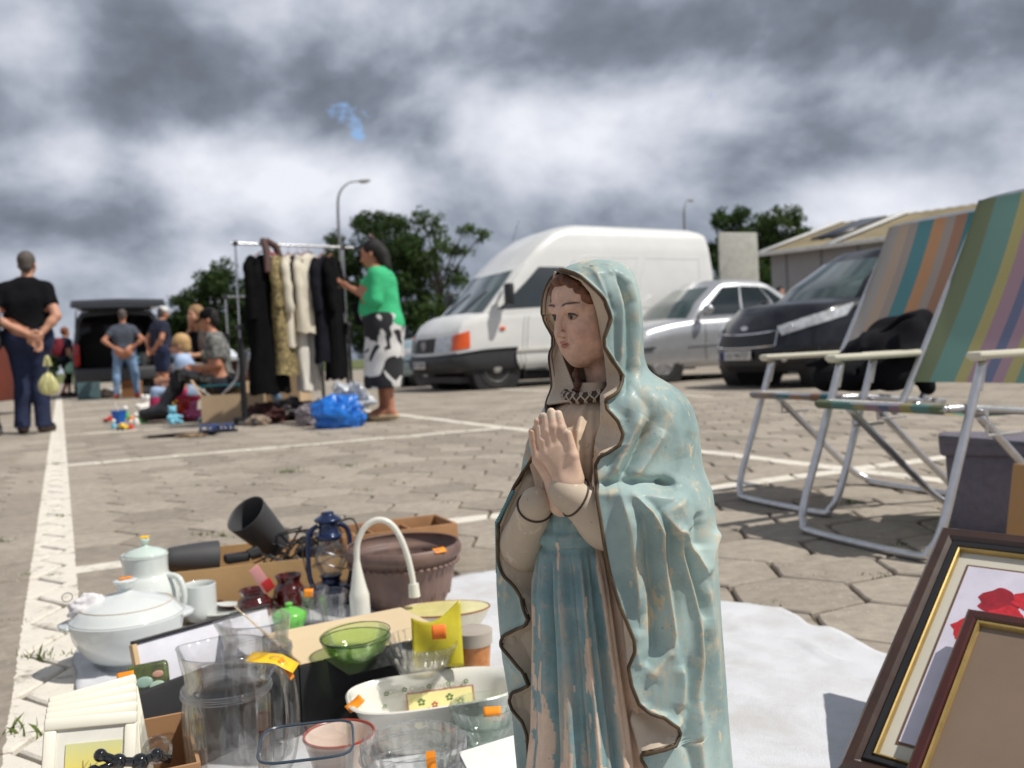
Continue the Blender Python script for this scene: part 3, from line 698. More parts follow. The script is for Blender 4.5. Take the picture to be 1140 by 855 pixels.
c, rz = center_from_corner(682, 13.6, YAW, 2.24, .85); car('silver_sedan', 'silver four-door saloon parked between the white van and the dark car', 'car', c, rz, SILVER, 'sedan', 'WB 3418F')
c, rz = center_from_corner(880, 10.4, YAW - R(1), 2.05, .88); car('dark_car', 'glossy near-black family car with swept headlamps parked behind the folding chairs', 'car', c, rz, DARKP, 'suv', 'LU 9A727')
c, rz = center_from_corner(432, 17.2, YAW + R(4), 2.24, .85); car('pale_car', 'pale blue-grey car parked behind the clothes rail and the woman in green', 'car', c, rz, LBLUE, 'sedan', 'WZ 60214')
c, rz = center_from_corner(268, 44, YAW, 2.0, .84); car('blue_hatchback', 'mid-blue hatchback far off behind the seated family', 'car', c, rz, MIDB, 'hatch', 'LU 2205C')
# --- white panel van
def panel_van():
 VP = mat('van_white_paint', (.80, .80, .775), .3, var=.05, vscale=1.5, coat=.5)
 L2, W = 2.72, .965
 c, rz = center_from_corner(502, 14.3, YAW + R(2), L2 - .22, W - .03)
 root = empty('white_van', c, rz, 'white high-roof panel van with black bumper and orange indicators', 'van')
 B = Shell([(0, 2.5), (.12, 2.6), (.34, 2.62), (.36, 2.56), (.85, 2.5), (1, 2.4)], [(0, -2.72), (1, -2.77)], [(0, W * .95), (.1, W), (.6, W), (.95, W * .985), (1, W * .96)], [(-4, .3), (4, .3)],
              [(-3, 1.2), (.9, 1.22), (1.6, 1.2), (2.0, 1.16), (2.3, 1.06), (2.6, .93)], cf=.18, cr=.05, cor=.93)
 mb = MB(); B.mesh(mb, 14, 50, 14, crown=.05); body = mb.build('body', VP, root, smooth=30)
 cm = MB(); ax = (1.72, -1.35); wr = .335
 for x in ax:
  for sd in (1, -1): cm.cyl((x, sd * (W - .34), wr * 1.0), (x, sd * (W + .2), wr * 1.0), wr * 1.2, n=36)
 cut(body, cm); well(root, ax, W, wr * 1.02, .34)
 U = Shell([(0, 2.05), (.3, 1.72), (.55, 1.38), (.64, 1.2), (.8, .88), (.93, .5), (1, .1)], [(0, -2.77), (.7, -2.75), (.92, -2.7), (1, -2.52)], [(0, W * .98), (.5, W * .93), (.72, W * .89), (.9, W * .82), (.97, W * .72), (1, W * .55)], [(-4, 1.16), (4, 1.16)],
              [(-3, 2.6), (-.1, 2.65), (.5, 2.64), (.9, 2.58), (1.3, 2.42), (1.6, 2.26), (2.3, 2.1)], cf=.14, cr=.05, cor=.96)
 mb = MB(); U.mesh(mb, 14, 50, 22, crown=.03); mb.build('upper_body', VP, root, smooth=30)
 mb = MB(); U.patch(mb, 0, 0, 0, 0, .008, 14, 8, corners=[(.03, .05), (.97, .05), (.94, .56), (.06, .56)]); ws = mb.build('windscreen', WGLASS, root)
 mb = MB()
 for a in (.3, .62): mb.tube([U.pt(a, .04, .02), U.pt(a + .1, .2, .022), U.pt(a + .16, .36, .022)], .008, 6)
 mb.build('wipers', BLACKP, ws)
 for sd in (1, -1):
  q = lambda v: v if sd > 0 else 5 - v
  cs = [(q(1.035), .08), (q(1.235), .08), (q(1.235), .5), (q(1.10), .53)]
  mb = MB(); U.patch(mb, 0, 0, 0, 0, .008, 8, 8, corners=cs); mb.build('side_window', DGLASS, root)
  for qq in (1.012, 1.255):
   mb = MB(); U.patch(mb, q(qq) - .0012, q(qq) + .0012, .0, .6, .004, 1, 10); mb.build('door_gap', mat('gap_grey', (.25, .25, .24), .8), root)
  for qq in (1.22, 1.235, 1.46, 1.7, 1.9):
   mb = MB(); B.patch(mb, q(qq) - .0009, q(qq) + .0009, .1, .99, .004, 1, 10); mb.build('panel_seam', mat('gap_grey', (.25, .25, .24), .8), root)
  for (a, b_) in ((1.27, 1.58), (1.62, 1.92)):       # pressed side panels
   mb = MB(); pts = []
   for (qa, ta, qb, tb) in ((a, .05, b_, .05), (b_, .05, b_, .62), (b_, .62, a, .62), (a, .62, a, .05)):
    for k in range(10): pts.append(U.pt(q(qa + (qb - qa) * k / 10), ta + (tb - ta) * k / 10, .001))
   mb.tube(pts, .006, 6, closed=True); mb.build('side_pressing', VP, root)
  mb = MB(); B.patch(mb, min(q(1.18), q(1.98)), max(q(1.18), q(1.98)), .3, .345, .02, 30, 1, th=.02); mb.build('rub_strip', mat('dirty_white', (.6, .59, .53), .6), root)
  mb = MB(); mb.tube([(1.5, sd * (W - .04), 1.36), (1.55, sd * (W + .12), 1.36)], .018, 8); mb.tube([(1.5, sd * (W - .06), 1.62), (1.55, sd * (W + .12), 1.6)], .018, 8)
  mb.box((1.55, sd * (W + .17), 1.47), (.1, .2, .34), .03); mb.build('wing_mirror', BLACKP, root)
  mb = MB().at(B.pt(q(1.145), .72, .01)); mb.box((0, 0, 0), (.09, .03, .05), .01); mb.build('side_repeater', ORANGE, root)
  mb = MB(); mb.box((1.72 - .48, sd * (W - .08), .3), (.02, .14, .36), .005); mb.build('mud_flap', BLACKP, root)
  # lamps
  s0 = (lambda v: v) if sd > 0 else (lambda v: 1 - v)
  mb = MB(); B.patch(mb, 0, 0, 0, 0, .012, 6, 4, th=.03, corners=[(s0(.72), .46), (s0(.935), .46), (s0(.935), .78), (s0(.72), .78)]); mb.build('headlamp', LAMPC, root)
  mb = MB(); B.patch(mb, 0, 0, 0, 0, .012, 6, 4, th=.03, corners=[(s0(.945), .46), (s0(1.035), .46), (s0(1.03), .78), (s0(.945), .78)]); mb.build('indicator', ORANGE, root)
  s1 = (lambda v: v) if sd > 0 else (lambda v: 5 - v)
  mb = MB(); B.patch(mb, 0, 0, 0, 0, .012, 4, 4, th=.03, corners=[(s1(2.02), .6), (s1(2.09), .6), (s1(2.09), .95), (s1(2.02), .95)]); mb.build('tail_lamp', REDL, root)
 mb = MB(); B.patch(mb, .3, .7, .47, .8, .01, 10, 4, th=.02); gr = mb.build('grille', BLACKP, root)
 mb = MB()
 for t in (.53, .6, .67, .74): mb.tube([B.pt(.3 + .4 * i / 8, t, .016) for i in range(9)], .006, 6)
 mb.build('grille_bars', mat('grille_dark', (.05, .05, .05), .4), gr)
 c = B.pt(.5, .635, .03); mb = MB().frame(Matrix.Translation(c) @ Matrix.Rotation(R(90), 4, 'Y'))
 mb.tube([(math.cos(a_ / 24 * 6.2832) * .075, math.sin(a_ / 24 * 6.2832) * .075, 0) for a_ in range(24)], .008, 6, closed=True)
 mb.tube([(-.055, -.04, 0), (.05, -.0, 0), (-.055, .04, 0)], .007, 6); mb.build('badge', CHROME, root)
 mb = MB(); B.patch(mb, -.62, 1.62 - 1 + .0, .02, .36, .02, 10, 4) if False else B.patch(mb, -.2, 1.2, .0, .37, .03, 36, 4, th=.03); mb.build('bumper', mat('bumper_black', (.035, .036, .04), .6, bump=.1), root)
 c = B.pt(.5, .2, .045); plate(root, Matrix.Translation(c) @ Matrix.Rotation(R(90), 4, 'Z'), 'WZ 7K381')
 # open rear doors swung out, seen past the roof end
 for sd, ang in ((1, 96), (-1, 150)):
  mb = MB().frame(Matrix.Translation((-2.78, sd * (W - .02), 0)) @ Matrix.Rotation(R(sd * -ang), 4, 'Z'))
  mb.box((0, -sd * .44, 1.5), (.05, .86, 2.05), .03, taper=.97); mb.box((.028, -sd * .44, 1.95), (.01, .6, .6), .01)
  mb.build('rear_door', mat('door_inner_grey', srgb(176, 175, 166), .6), root)
 for x in ax:
  for sd in (1, -1): wheel(root, x, sd * (W - .13), wr, sd, 'steel', .22)
 mb = MB(); mb.tube([(1.0, .3, 2.4), (.86, .3, 2.75)], [.005, .003], 5); mb.build('aerial', BLACKP, root)
 mb = MB(); mb.box((0, 0, .17), (4.6, 1.6, .1)); mb.build('underbody', BLACKP, root)
panel_van()
# --- dark people carrier seen from behind with its tailgate up
def carrier():
 PM = mat('carrier_grey_paint', (.03, .031, .036), .35, .3, coat=.6, var=.1); DK = mat('carrier_trim', (.012, .012, .013), .8)
 c = GX(133, 21.2); yaw = math.atan2(c.x, c.y)
 root = empty('dark_people_carrier', (c.x, c.y, 0), 0, 'dark grey people carrier with its tailgate raised over an open boot', 'van')
 fw = lot(0, 1); ang = math.atan2(fw.y, fw.x) ; root.rotation_euler = (0, 0, ang)
 W = .94
 # body side shells around an open back (forward = +x, opening at x=0)
 def sect(x, w, zt): return [(x, -w, .32), (x, -w * 1.02, .75), (x, -w, 1.05), (x, -w * .88, zt - .16), (x, -w * .78, zt - .03), (x, 0, zt + .02), (x, w * .78, zt - .03), (x, w * .88, zt - .16), (x, w, 1.05), (x, w * 1.02, .75), (x, w, .32)]
 mb = MB(); mb.loft([sect(0, W, 1.93), sect(1.2, W, 1.96), (sect(3.3, W, 1.93)), sect(3.9, W * .98, 1.2), sect(4.8, W * .86, .95)], close=True, cap=False, cap1=True)
 inner = [sect(0, W * .93, 1.84), sect(3.0, W * .9, 1.8)]
 mb.loft(inner, close=True, cap=False, cap1=True); a = sect(0, W, 1.93); b = sect(0, W * .93, 1.84); mb.loft([a, b], close=True, cap=False)
 mb.build('body', [PM], root, smooth=30, recalc=False)
 mb = MB(); mb.box((1.2, 0, .62), (2.4, 1.7, .06)); mb.build('boot_floor', DK, root)
 mb = MB(); mb.box((.9, 0, 1.05), (.14, 1.5, .8), .06); mb.box((.88, -.38, 1.55), (.1, .3, .24), .05); mb.box((.88, .38, 1.55), (.1, .3, .24), .05); mb.build('rear_seats', DK, root)
 mb = MB(); mb.box((-.08, 0, .5), (.2, 1.9, .3), .07); mb.build('bumper', mat('carrier_bumper', (.05, .05, .055), .5), root)
 for sd in (1, -1):
  mb = MB(); mb.box((-.012, sd * .87, .95), (.05, .13, .5), .03); mb.build('tail_lamp', REDL, root)
  mb = MB(); mb.tube([(.05, sd * .86, 1.55), (-.45, sd * .84, 1.9)], .014, 8); mb.build('gas_strut', BLACKP, root)
  for k in (0, 1): wheel(root, .75 + 2.9 * k, sd * (W - .13), .33, sd, 'steel', .22)
 tg = MB().frame(Matrix.Translation((.02, 0, 1.94)) @ Matrix.Rotation(R(8), 4, 'Y'))
 tg.loft([[(x, -w, z0), (x, -w * .96, z0 + .09), (x, 0, z0 + .12), (x, w * .96, z0 + .09), (x, w, z0)] for x, w, z0 in ((.0, .78, 0), (-.5, .9, -.02), (-.95, .97, -.06), (-1.08, .95, -.16))]); t = tg.build('tailgate', PM, root, smooth=30)
 mb = MB().frame(Matrix.Translation((.02, 0, 1.94)) @ Matrix.Rotation(R(8), 4, 'Y')); mb.box((-.45, 0, -.04), (.66, 1.5, .03), .02); mb.build('tailgate_window', DGLASS, t)
 mb = MB(); mb.box((-.3, 0, 2.11), (.4, .95, .03), .01); mb.build('roof_spoiler', mat('spoiler_grey', (.2, .2, .21), .5), t)
 return root
carrier()
# ------------------------------------------------------------------ warehouse
def warehouse():
 a = P(858, 280, 33); b = P(1010, 262, 29.5)
 A = Vector((a.x, a.y, 0)); d = (Vector((b.x, b.y, 0)) - A).normalized(); n = Vector((-d.y, d.x, 0))        # n points away from us
 if n.y < 0: n = -n
 root = empty('warehouse', A, math.atan2(d.y, d.x), 'long pale grey warehouse with a shallow brown corrugated roof and rooflights', 'building')
 Ln, D, he, hr = 32, 11, 3.62, 4.95
 WM = mat('warehouse_wall', srgb(150, 150, 152), .8, var=.08, vscale=.8, bump=.1); RM = mat('warehouse_roof', srgb(132, 120, 92), .85, var=.3, vscale=.7)
 mb = MB(); mb.box((Ln / 2, D / 2, he / 2), (Ln, D, he)); mb.add([(0, 0, he), (0, D, he), (0, D / 2, hr)], [(0, 1, 2)]); mb.add([(Ln, 0, he), (Ln, D, he), (Ln, D / 2, hr)], [(0, 1, 2)])
 mb.build('wall', WM, root, smooth=0)
 mb = MB(); npl = 160
 for side in (0, 1):
  y0, y1 = (-.45, D / 2) if side == 0 else (D + .45, D / 2); z0 = he - .45 * (hr - he) / (D / 2)
  rows = []
  vs = []; fs = []
  for i in range(npl + 1):
   x = -.3 + (Ln + .6) * i / npl; dz = .035 * (i % 2)
   vs += [(x, y0, z0 + .06 + dz), (x, y1, hr + .06 + dz)]
  for i in range(npl): fs.append((2 * i, 2 * i + 2, 2 * i + 3, 2 * i + 1))
  mb.add(vs, fs)
 rf = mb.build('roof', RM, root, smooth=0)
 sl = (hr - he) / (D / 2); WH = mat('trim_white', (.7, .7, .68), .6)
 mb = MB()
 for x in (-.3, 2.3): mb.add([(x, -.5, he + .02), (x + .3, -.5, he + .02), (x + .3, D / 2, hr + .14), (x, D / 2, hr + .14)], [(0, 1, 2, 3)])
 mb.build('roof_flashing', WH, rf, solid=.04)
 for x in (.9,):
  mb = MB(); mb.add([(x, 1.2, he + 1.2 * sl + .14), (x + 1.0, 1.2, he + 1.2 * sl + .14), (x + 1.0, D / 2 - .5, hr - .5 * sl + .14), (x, D / 2 - .5, hr - .5 * sl + .14)], [(0, 1, 2, 3)]); mb.build('rooflight', mat('rooflight_grey', (.05, .055, .07), .3), rf, solid=.05)
 mb = MB(); mb.box((Ln / 2, -.5, he - .06), (Ln + .8, .12, .14), .02); mb.build('gutter', WH, root)
 mb = MB()
 for k in range(24): mb.box((.6 + k * 1.3, -.012, he / 2), (.05, .03, he))
 mb.build('wall_seams', mat('warehouse_seam', srgb(120, 120, 124), .8), root)
 for k in range(5):
  mb = MB(); mb.box((4 + k * 6, -.03, 1.9), (1.6, .06, 1.0)); w = mb.build('window', mat('warehouse_window', (.05, .06, .07), .15), root)
  mb = MB(); [mb.box((4 + k * 6 + dx, -.06, 1.9 + dz), s) for dx, dz, s in ((0, .53, (1.76, .06, .08)), (0, -.53, (1.76, .06, .08)), (-.84, 0, (.08, .06, 1.0)), (.84, 0, (.08, .06, 1.0)), (0, 0, (.05, .06, 1.0)))]; mb.build('frame', WH, w)
warehouse()
# ------------------------------------------------------------------ lamp posts
def lamp_post(px, Y, h, rz, label):
 p = GX(px, Y); root = empty('street_lamp', p, rz, label, 'street lamp', 'street lamps behind the car park')
 GM_ = mat('galvanised_grey', srgb(128, 130, 132), .6, .2)
 mb = MB(); mb.tube(smooth_path([(0, 0, 0), (0, 0, h * .5), (0, 0, h - 1.4), (.12, 0, h - .55), (.55, 0, h - .1), (1.05, 0, h + .02)], 6), [.085 - .05 * min(1, i / 24) for i in range(31)], 12)
 mb.cyl((0, 0, 0), (0, 0, 1.1), .11, .1, 12); mb.build('post', GM_, root)
 mb = MB().at((1.3, 0, h + .05), (0, R(-8), 0)); mb.ball((0, 0, 0), .32, sx=1, sy=.42, sz=.24); mb.build('lamp_head', mat('lamp_head_grey', srgb(150, 152, 155), .5), root)
 mb = MB().at((1.3, 0, h - .0), (0, R(-8), 0)); mb.ball((0, 0, 0), .22, sx=1, sy=.5, sz=.28); mb.build('lamp_cover', mat('lamp_cover', (.6, .62, .62), .2), root)
lamp_post(385, 40, 8.2, R(35), 'grey curved lamp post standing behind the clothes rail')
lamp_post(768, 52, 8.6, R(60), 'grey curved lamp post rising behind the white van roof')
# ------------------------------------------------------------------ trees
def leaf_mat(name, a, b):
 m, nt, p = new_mat(name); N, L = nt.nodes, nt.links
 at_ = N.new('ShaderNodeAttribute'); at_.attribute_name = 'rnd'
 L.new(mixc(nt, at_.outputs['Fac'], a, b), p.inputs['Base Color']); p.inputs['Roughness'].default_value = .6; p.inputs['Specular IOR Level'].default_value = .2
 tl = N.new('ShaderNodeBsdfTranslucent'); tl.inputs['Color'].default_value = (*[min(1, c * 1.5) for c in b], 1); ms = N.new('ShaderNodeMixShader'); ms.inputs[0].default_value = .25
 L.new(p.outputs[0], ms.inputs[1]); L.new(tl.outputs[0], ms.inputs[2]); L.new(ms.outputs[0], N['Material Output'].inputs['Surface']); return m
LEAF = leaf_mat('tree_leaves', (.014, .030, .010), (.062, .108, .030)); LEAF2 = leaf_mat('tree_leaves_light', (.024, .05, .014), (.095, .145, .042))
BARK = mat('bark', (.09, .075, .06), .9, var=.4, vscale=5, bump=.4)
def tree(px, Y, h, clumps, label, seed, leaf=LEAF, size=.16, name='broadleaf_tree', dens=1.5, wide=1.12, group='trees behind the car park'):
 """clumps: (dx, z, rx, rz) ellipsoids of foliage in metres from the foot"""
 rn = random.Random(seed); base = GX(px, Y); root = empty(name, base, 0, label, 'tree', group)
 tm = MB(); tm.tube(smooth_path([(0, 0, -.1), (rn.uniform(-.1, .1), 0, h * .3), (rn.uniform(-.2, .2), .1, h * .6), (rn.uniform(-.2, .2), 0, h * .88)], 5), [max(.02, h * .024 * (1 - i / 17)) for i in range(16)], 8)
 vs, rv = [], []; sub = []
 for (dx, z, rx, rz_) in clumps:
  dx, rx, rz_ = dx * wide, rx * wide, rz_ * (.6 + .4 * wide)
  dy = rn.uniform(-.5, .5) * rx
  st = Vector((0, 0, z * .55)); tm.tube(smooth_path([st, (dx * .5, dy * .5, z * .8), (dx, dy, z)], 4), [max(.015, h * .009 * (1 - i / 10)) for i in range(9)], 6)
  nc = int(26 * rx * rz_ * dens) + 8
  for _ in range(nc):
   while True:
    q = Vector((rn.uniform(-1, 1), rn.uniform(-1, 1), rn.uniform(-1, 1)))
    if q.length < 1: break
   q = q * (.55 + .45 * rn.random()) if q.length > .3 else q * 1.6
   sub.append((Vector((dx + q.x * rx, dy + q.y * rx, z + q.z * rz_)), rn.uniform(.22, .5) * min(1, .5 + rx * .25), rn.random()))
 for (c, r_, tone) in sub:
  for _ in range(int(34 * dens * (r_ / .35) ** 2)):
   d = Vector((rn.gauss(0, 1), rn.gauss(0, 1), rn.gauss(0, .8))).normalized() * r_ * rn.uniform(.5, 1.15) ; p = c + d
   n = Vector((rn.uniform(-1, 1), rn.uniform(-1, 1), rn.uniform(-.2, 1))).normalized(); a = n.orthogonal().normalized(); b = n.cross(a); s_ = size * rn.uniform(.6, 1.2)
   vs += [p - a * s_ * .5, p + b * s_ * .35, p + a * s_ * .5, p - b * s_ * .35]; rv.append(min(1, max(0, tone * .6 + rn.random() * .4)))
 tm.build('trunk', BARK, root)
 me = bpy.data.meshes.new('crown'); me.from_pydata([tuple(v) for v in vs], [], [(4 * i, 4 * i + 1, 4 * i + 2, 4 * i + 3) for i in range(len(rv))])
 a_ = me.attributes.new('rnd', 'FLOAT', 'FACE'); a_.data.foreach_set('value', rv); me.materials.append(leaf)
 o = bpy.data.objects.new('crown', me); COL.objects.link(o); o.parent = root; return root
tree(240, 52, 6.6, [(-3.6, 1.2, 1.2, 1.1), (3.9, 1.4, 1.2, 1.2), (-2.6, 2.2, 1.2, 1.2), (2.9, 3.2, 1.0, 1.1), (-2.3, 1.6, 1.3, 1.2), (-1.5, 2.6, 1.3, 1.2), (-.6, 3.8, 1.3, 1.2), (.2, 5.0, 1.0, 1.0), (.5, 5.7, .7, .7), (1.3, 4.0, 1.3, 1.3), (2.1, 2.8, 1.3, 1.5), (.5, 2.2, 1.8, 1.6), (3.2, 2.0, 1.2, 1.3), (-3, 1.0, 1, .9), (1.8, 1.0, 1.6, 1.0)], 'dense dark rounded tree on the left behind the seated family', 3, size=.2, dens=1.4, wide=1.3)
tree(428, 58, 9.8, [(-2.6, 7.6, 1.0, .9), (-1.9, 6.4, 1.4, 1.3), (-.3, 8.6, 1.3, 1.1), (.8, 8.9, 1.1, .9), (0, 7.0, 1.8, 1.5), (1.4, 7.3, 1.3, 1.3), (-1.8, 4.6, 1.4, 1.4), (.3, 5.0, 1.8, 1.6), (1.7, 5.2, 1.0, 1.2), (-.3, 3, 2.2, 1.5), (1.5, 3.2, 1.6, 1.4), (-2.6, 5.6, 1.3, 1.3), (-2.4, 3.2, 1.4, 1.6), (2.0, 6.4, 1.1, 1.1), (0, 1.6, 2.6, 1.1)], 'broad dark tree directly behind the lamp post and woman in green', 5, size=.2, dens=1.2)
tree(492, 58, 10.4, [(-.7, 9.3, .8, .8), (.0, 8.4, .8, .9), (-1.2, 7.6, .8, .8), (1.6, 8.2, .6, .5), (2.5, 7.8, .5, .5), (1.2, 7.0, .8, .6), (-.3, 6.2, 1.1, .9), (.9, 5.4, .9, .9), (-.9, 4.6, 1.0, .9), (.2, 3.6, 1.2, 1.0), (1.7, 4.3, .8, .7), (-.1, 2.2, 1.5, 1.1), (-1.4, 6.0, .8, .8), (.4, 7.2, .8, .7), (-1.0, 3.0, 1.2, 1.0)], 'loose slender tree with gaps in its crown left of the white van', 9, leaf=LEAF2, size=.19, dens=1.0)
tree(824, 66, 10.5, [(-.7, 9.0, 1.1, .9), (.2, 9.4, .9, .8), (0, 7.8, 1.5, 1.3), (-1.0, 6.6, 1.5, 1.4), (.9, 6.6, 1.4, 1.4), (0, 5.0, 2.0, 1.6), (0, 3.2, 2.0, 1.5)], 'dark round-topped tree beside the open van door', 12, size=.22, dens=1.1)
tree(868, 66, 10.4, [(-.6, 8.6, 1.2, 1.1), (.6, 9.0, 1.2, .9), (1.4, 7.8, 1.1, 1.1), (0, 7.2, 1.7, 1.3), (.8, 6.0, 1.6, 1.4), (-.5, 5.0, 1.8, 1.5), (0, 3.2, 2, 1.5)], 'dark leafy tree just left of the warehouse roof', 13, leaf=LEAF2, size=.22, dens=1.1)
for i, (px, Y, h, lb) in enumerate(((72, 120, 4.2, 'low far tree beside the woman with the backpack'), (20, 130, 3.0, 'low far tree behind the man in black'), (330, 95, 4.2, 'low far tree showing through the clothes rail'), (575, 100, 4.0, 'low far tree hidden behind the van windscreen'))):
 tree(px, Y, h, [(dx, h * z, 1.5, h * .28) for dx, z in ((-2.5, .45), (-1, .6), (.6, .7), (2.2, .5), (3.6, .35))], lb, 20 + i, size=.35, dens=.7)
# rust red box trailer at the left edge
def trailer():
 p = GX(6, 13.2); rm = mat('rust_red_paint', srgb(104, 42, 24), .7, var=.2, vscale=2)
 root = empty('market_trailer', (p.x - 1.28, p.y, 0), R(6), 'rust-red box trailer at the left edge behind the man in black', 'trailer')
 mb = MB(); mb.box((0, .6, .68), (2.1, 1.3, .95), .02); mb.build('box', rm, root)
 mb = MB(); mb.box((0, .6, 1.2), (2.16, 1.36, .05), .01); mb.build('top_rail', mat('trailer_rail', srgb(150, 68, 28), .6), root)
 for sd in (-1, 1): wheel(root, 0, sd * .62 + .6, .26, sd, 'steel', .16)
trailer()
# ------------------------------------------------------------------ people
SKIN = mat('skin', srgb(198, 146, 120), .55, var=.12, vscale=9, sss=.06); SKIN2 = mat('skin_tanned', srgb(184, 126, 98), .55, var=.12, vscale=9, sss=.06)
EYE = mat('eye_dark', (.02, .015, .012), .2); LIP = mat('lip', srgb(170, 92, 82), .5)
V3 = lambda *a: np.array(a, float)
def person(loc, rz, label, J, h=1.75, build=1.0, vox=.012, skin=SKIN, hair=None, clothes=(), face=True, group=None, belly=0.0, hands=True, bust=0.0, scale=1.0, headtilt=(0, 0, 0)):
 """J: joints in metres, person looks along local -Y, +X is their left side. clothes: list of (name, material, inflate, regions, extras)"""
 root = empty('person', loc, rz, label, 'person', group); root.scale = (scale,) * 3
 j = {k: V3(*v) for k, v in J.items()}
 pts = np.array(list(j.values())); lo, hi = pts.min(0) - .22, pts.max(0) + .24
 s = SDF(lo, hi, vox); b = build
 hip = (j['hipL'] + j['hipR']) / 2; sh = (j['shL'] + j['shR']) / 2
 across = j['shL'] - j['shR']; across = across / np.linalg.norm(across); hac = j['hipL'] - j['hipR']; hac = hac / np.linalg.norm(hac)
 up = sh - hip; up = up / np.linalg.norm(up); fwd = np.cross(up, across); fwd = -fwd if fwd[1] > 0 and abs(fwd[1]) > .3 else fwd
 # torso: overlapping flattened cones
 mid = hip * .5 + sh * .5
 for f_, hw, r_ in ((-.02, .085, .115), (.22, .075, .108), (.45, .07, .108), (.7, .085, .118), (.88, .1, .095)):
  c = hip + (sh - hip) * f_; ax = hac * (1 - f_) + across * f_
  s.cone(c - ax * hw * b, c + ax * hw * b, r_ * b, k=.05)
 if belly: s.ell(hip + (sh - hip) * .3 + fwd * .07 * b, (.13 * b + belly * .3, .1 * b + belly, .15), k=.08)
 if bust:
  for sg in (1, -1): s.ell(hip + (sh - hip) * .72 + fwd * .1 * b + across * sg * .07, (.065 + bust, .06 + bust, .065 + bust), k=.05)
 s.ell(hip - fwd * .06 + hac * .07, (.1 * b, .11 * b, .12 * b), k=.05); s.ell(hip - fwd * .06 - hac * .07, (.1 * b, .11 * b, .12 * b), k=.05)
 nk = j['head'] - sh;
 s.cone(sh + up * .0, j['head'] - V3(0, 0, .05), .062 * (b * .5 + .5), .052, k=.05)
 for sd in 'LR':
  sgn = 1 if sd == 'L' else -1
  s.cone(sh + up * .04 + across * .04 * sgn, j['sh' + sd], .06 * b, .058 * b, k=.05)
  s.cone(j['sh' + sd], j['el' + sd], .056 * b, .043 * b, k=.03); s.cone(j['el' + sd], j['wr' + sd], .043 * b, .027, k=.015)
  m_ = j['el' + sd] * .7 + j['wr' + sd] * .3; s.ell(m_, (.043 * b,) * 3, k=.03)
  s.cone(j['hip' + sd] * 1.0, j['kn' + sd], .092 * b, .058 * b, k=.05); s.cone(j['kn' + sd], j['an' + sd], .056 * b, .037, k=.02)
  ca = j['kn' + sd] * .7 + j['an' + sd] * .3; s.ell(ca + (j['an' + sd] - j['toe' + sd]) * .1, (.052 * b, .056 * b, .1 * b), k=.03)
  # foot
  t = j['toe' + sd]; a = j['an' + sd]; heel = a + (a - t) * .22; heel[2] = t[2] + .01
  s.cone(heel, t, .034, .03, k=.03); s.cone(a, (a + t) / 2 + V3(0, 0, .0), .036, .034, k=.03)
  # hand: palm, four fingers and a thumb
  if hands:
   w = j['wr' + sd]; d = j.get('hd' + sd, (j['wr' + sd] - j['el' + sd])); d = d / np.linalg.norm(d)
   pn = j.get('pn' + sd, V3(-sgn, 0, 0)); pn = pn - d * (pn @ d); pn /= np.linalg.norm(pn) + 1e-9; sx_ = np.cross(d, pn) * sgn
   s.cone(w + d * .02, w + d * .085, .03, .036, k=.012, flat=(pn, 1.9))
   for q, (o_, ln) in enumerate(((-.028, .065), (-.0095, .075), (.0095, .07), (.027, .055))):
    p0 = w + d * .088 + sx_ * o_; p1 = p0 + d * ln * .5 + sx_ * o_ * .15 + pn * .008; p2 = p1 + d * ln * .42 + pn * .022
    s.cone(p0, p1, .0098, .009, k=.004); s.cone(p1, p2, .009, .0075, k=.003)
   p0 = w + d * .03 - sx_ * .028; p1 = p0 + d * .035 - sx_ * .022 + pn * .01; s.cone(p0, p1, .013, .0105, k=.01); s.cone(p1, p1 + d * .03 - sx_ * .002 + pn * .008, .0105, .0085, k=.004)
 # head
 hc = j['head']; HR = Euler(headtilt); hm = np.array(HR.to_matrix())
 W_ = lambda x, y, z: hc + hm @ V3(x, y, z)
 s.ell(W_(0, .012, .055), (.074, .092, .082), k=.01, rot=headtilt); s.ell(W_(0, -.025, -.005), (.058, .066, .088), k=.03, rot=headtilt); s.ell(W_(0, -.062, -.068), (.024, .022, .02), k=.03)
 s.cone(W_(0, -.086, .028), W_(0, -.106, -.012), .009, .013, k=.01); s.ell(W_(0, -.088, -.038), (.022, .01, .009), k=.008)
 for sg in (1, -1):
  s.ell(W_(sg * .03, -.098, .026), (.018, .016, .012), k=.012, mode='sub'); s.ell(W_(sg * .03, -.078, .024), (.014, .013, .013), k=.004)
  s.ell(W_(sg * .076, .012, .008), (.009, .02, .032), k=.008); s.ell(W_(sg * .04, -.06, -.02), (.02, .02, .02), k=.03)
 body = s.build('body', skin, root)
 if face:
  for sg in (1, -1):
   mb = MB(); c = W_(sg * .03, -.0895, .025); mb.ball(tuple(c), .0075, 8, sy=.4); mb.build('eye', EYE, body)
   mb = MB(); mb.tube([W_(sg * (.014 + .011 * q), -.094 + .0035 * q, .044 + (.004 if q == 1 else 0)) for q in range(4)], .0035, 5); mb.build('eyebrow', mat('brow', (.04, .03, .022), .8), body)
  mb = MB(); mb.tube([W_(x * .01, -.099 + abs(x) * .003, -.038) for x in (-2, -1, 0, 1, 2)], [.002, .004, .0045, .004, .002], 6); mb.build('mouth', LIP, body)
 if hair:
  hm_, hf = hair; q = SDF(hc - .3, hc + .28, vox * .8); hf(q, W_, headtilt); o = q.build('hair', hm_, root)
 for (nm, m_, infl, reg, ext) in clothes:
  c = s.copy(); c.a = c.a - np.float32(infl)
  if ext: ext(c, j)
  sl, X, Y, Z = c.full(); X, Y, Z = np.broadcast_arrays(X, Y, Z)
  c.a = np.maximum(c.a, reg(X, Y, Z, j).astype(np.float32))
  c.build(nm, m_, root)
 return root
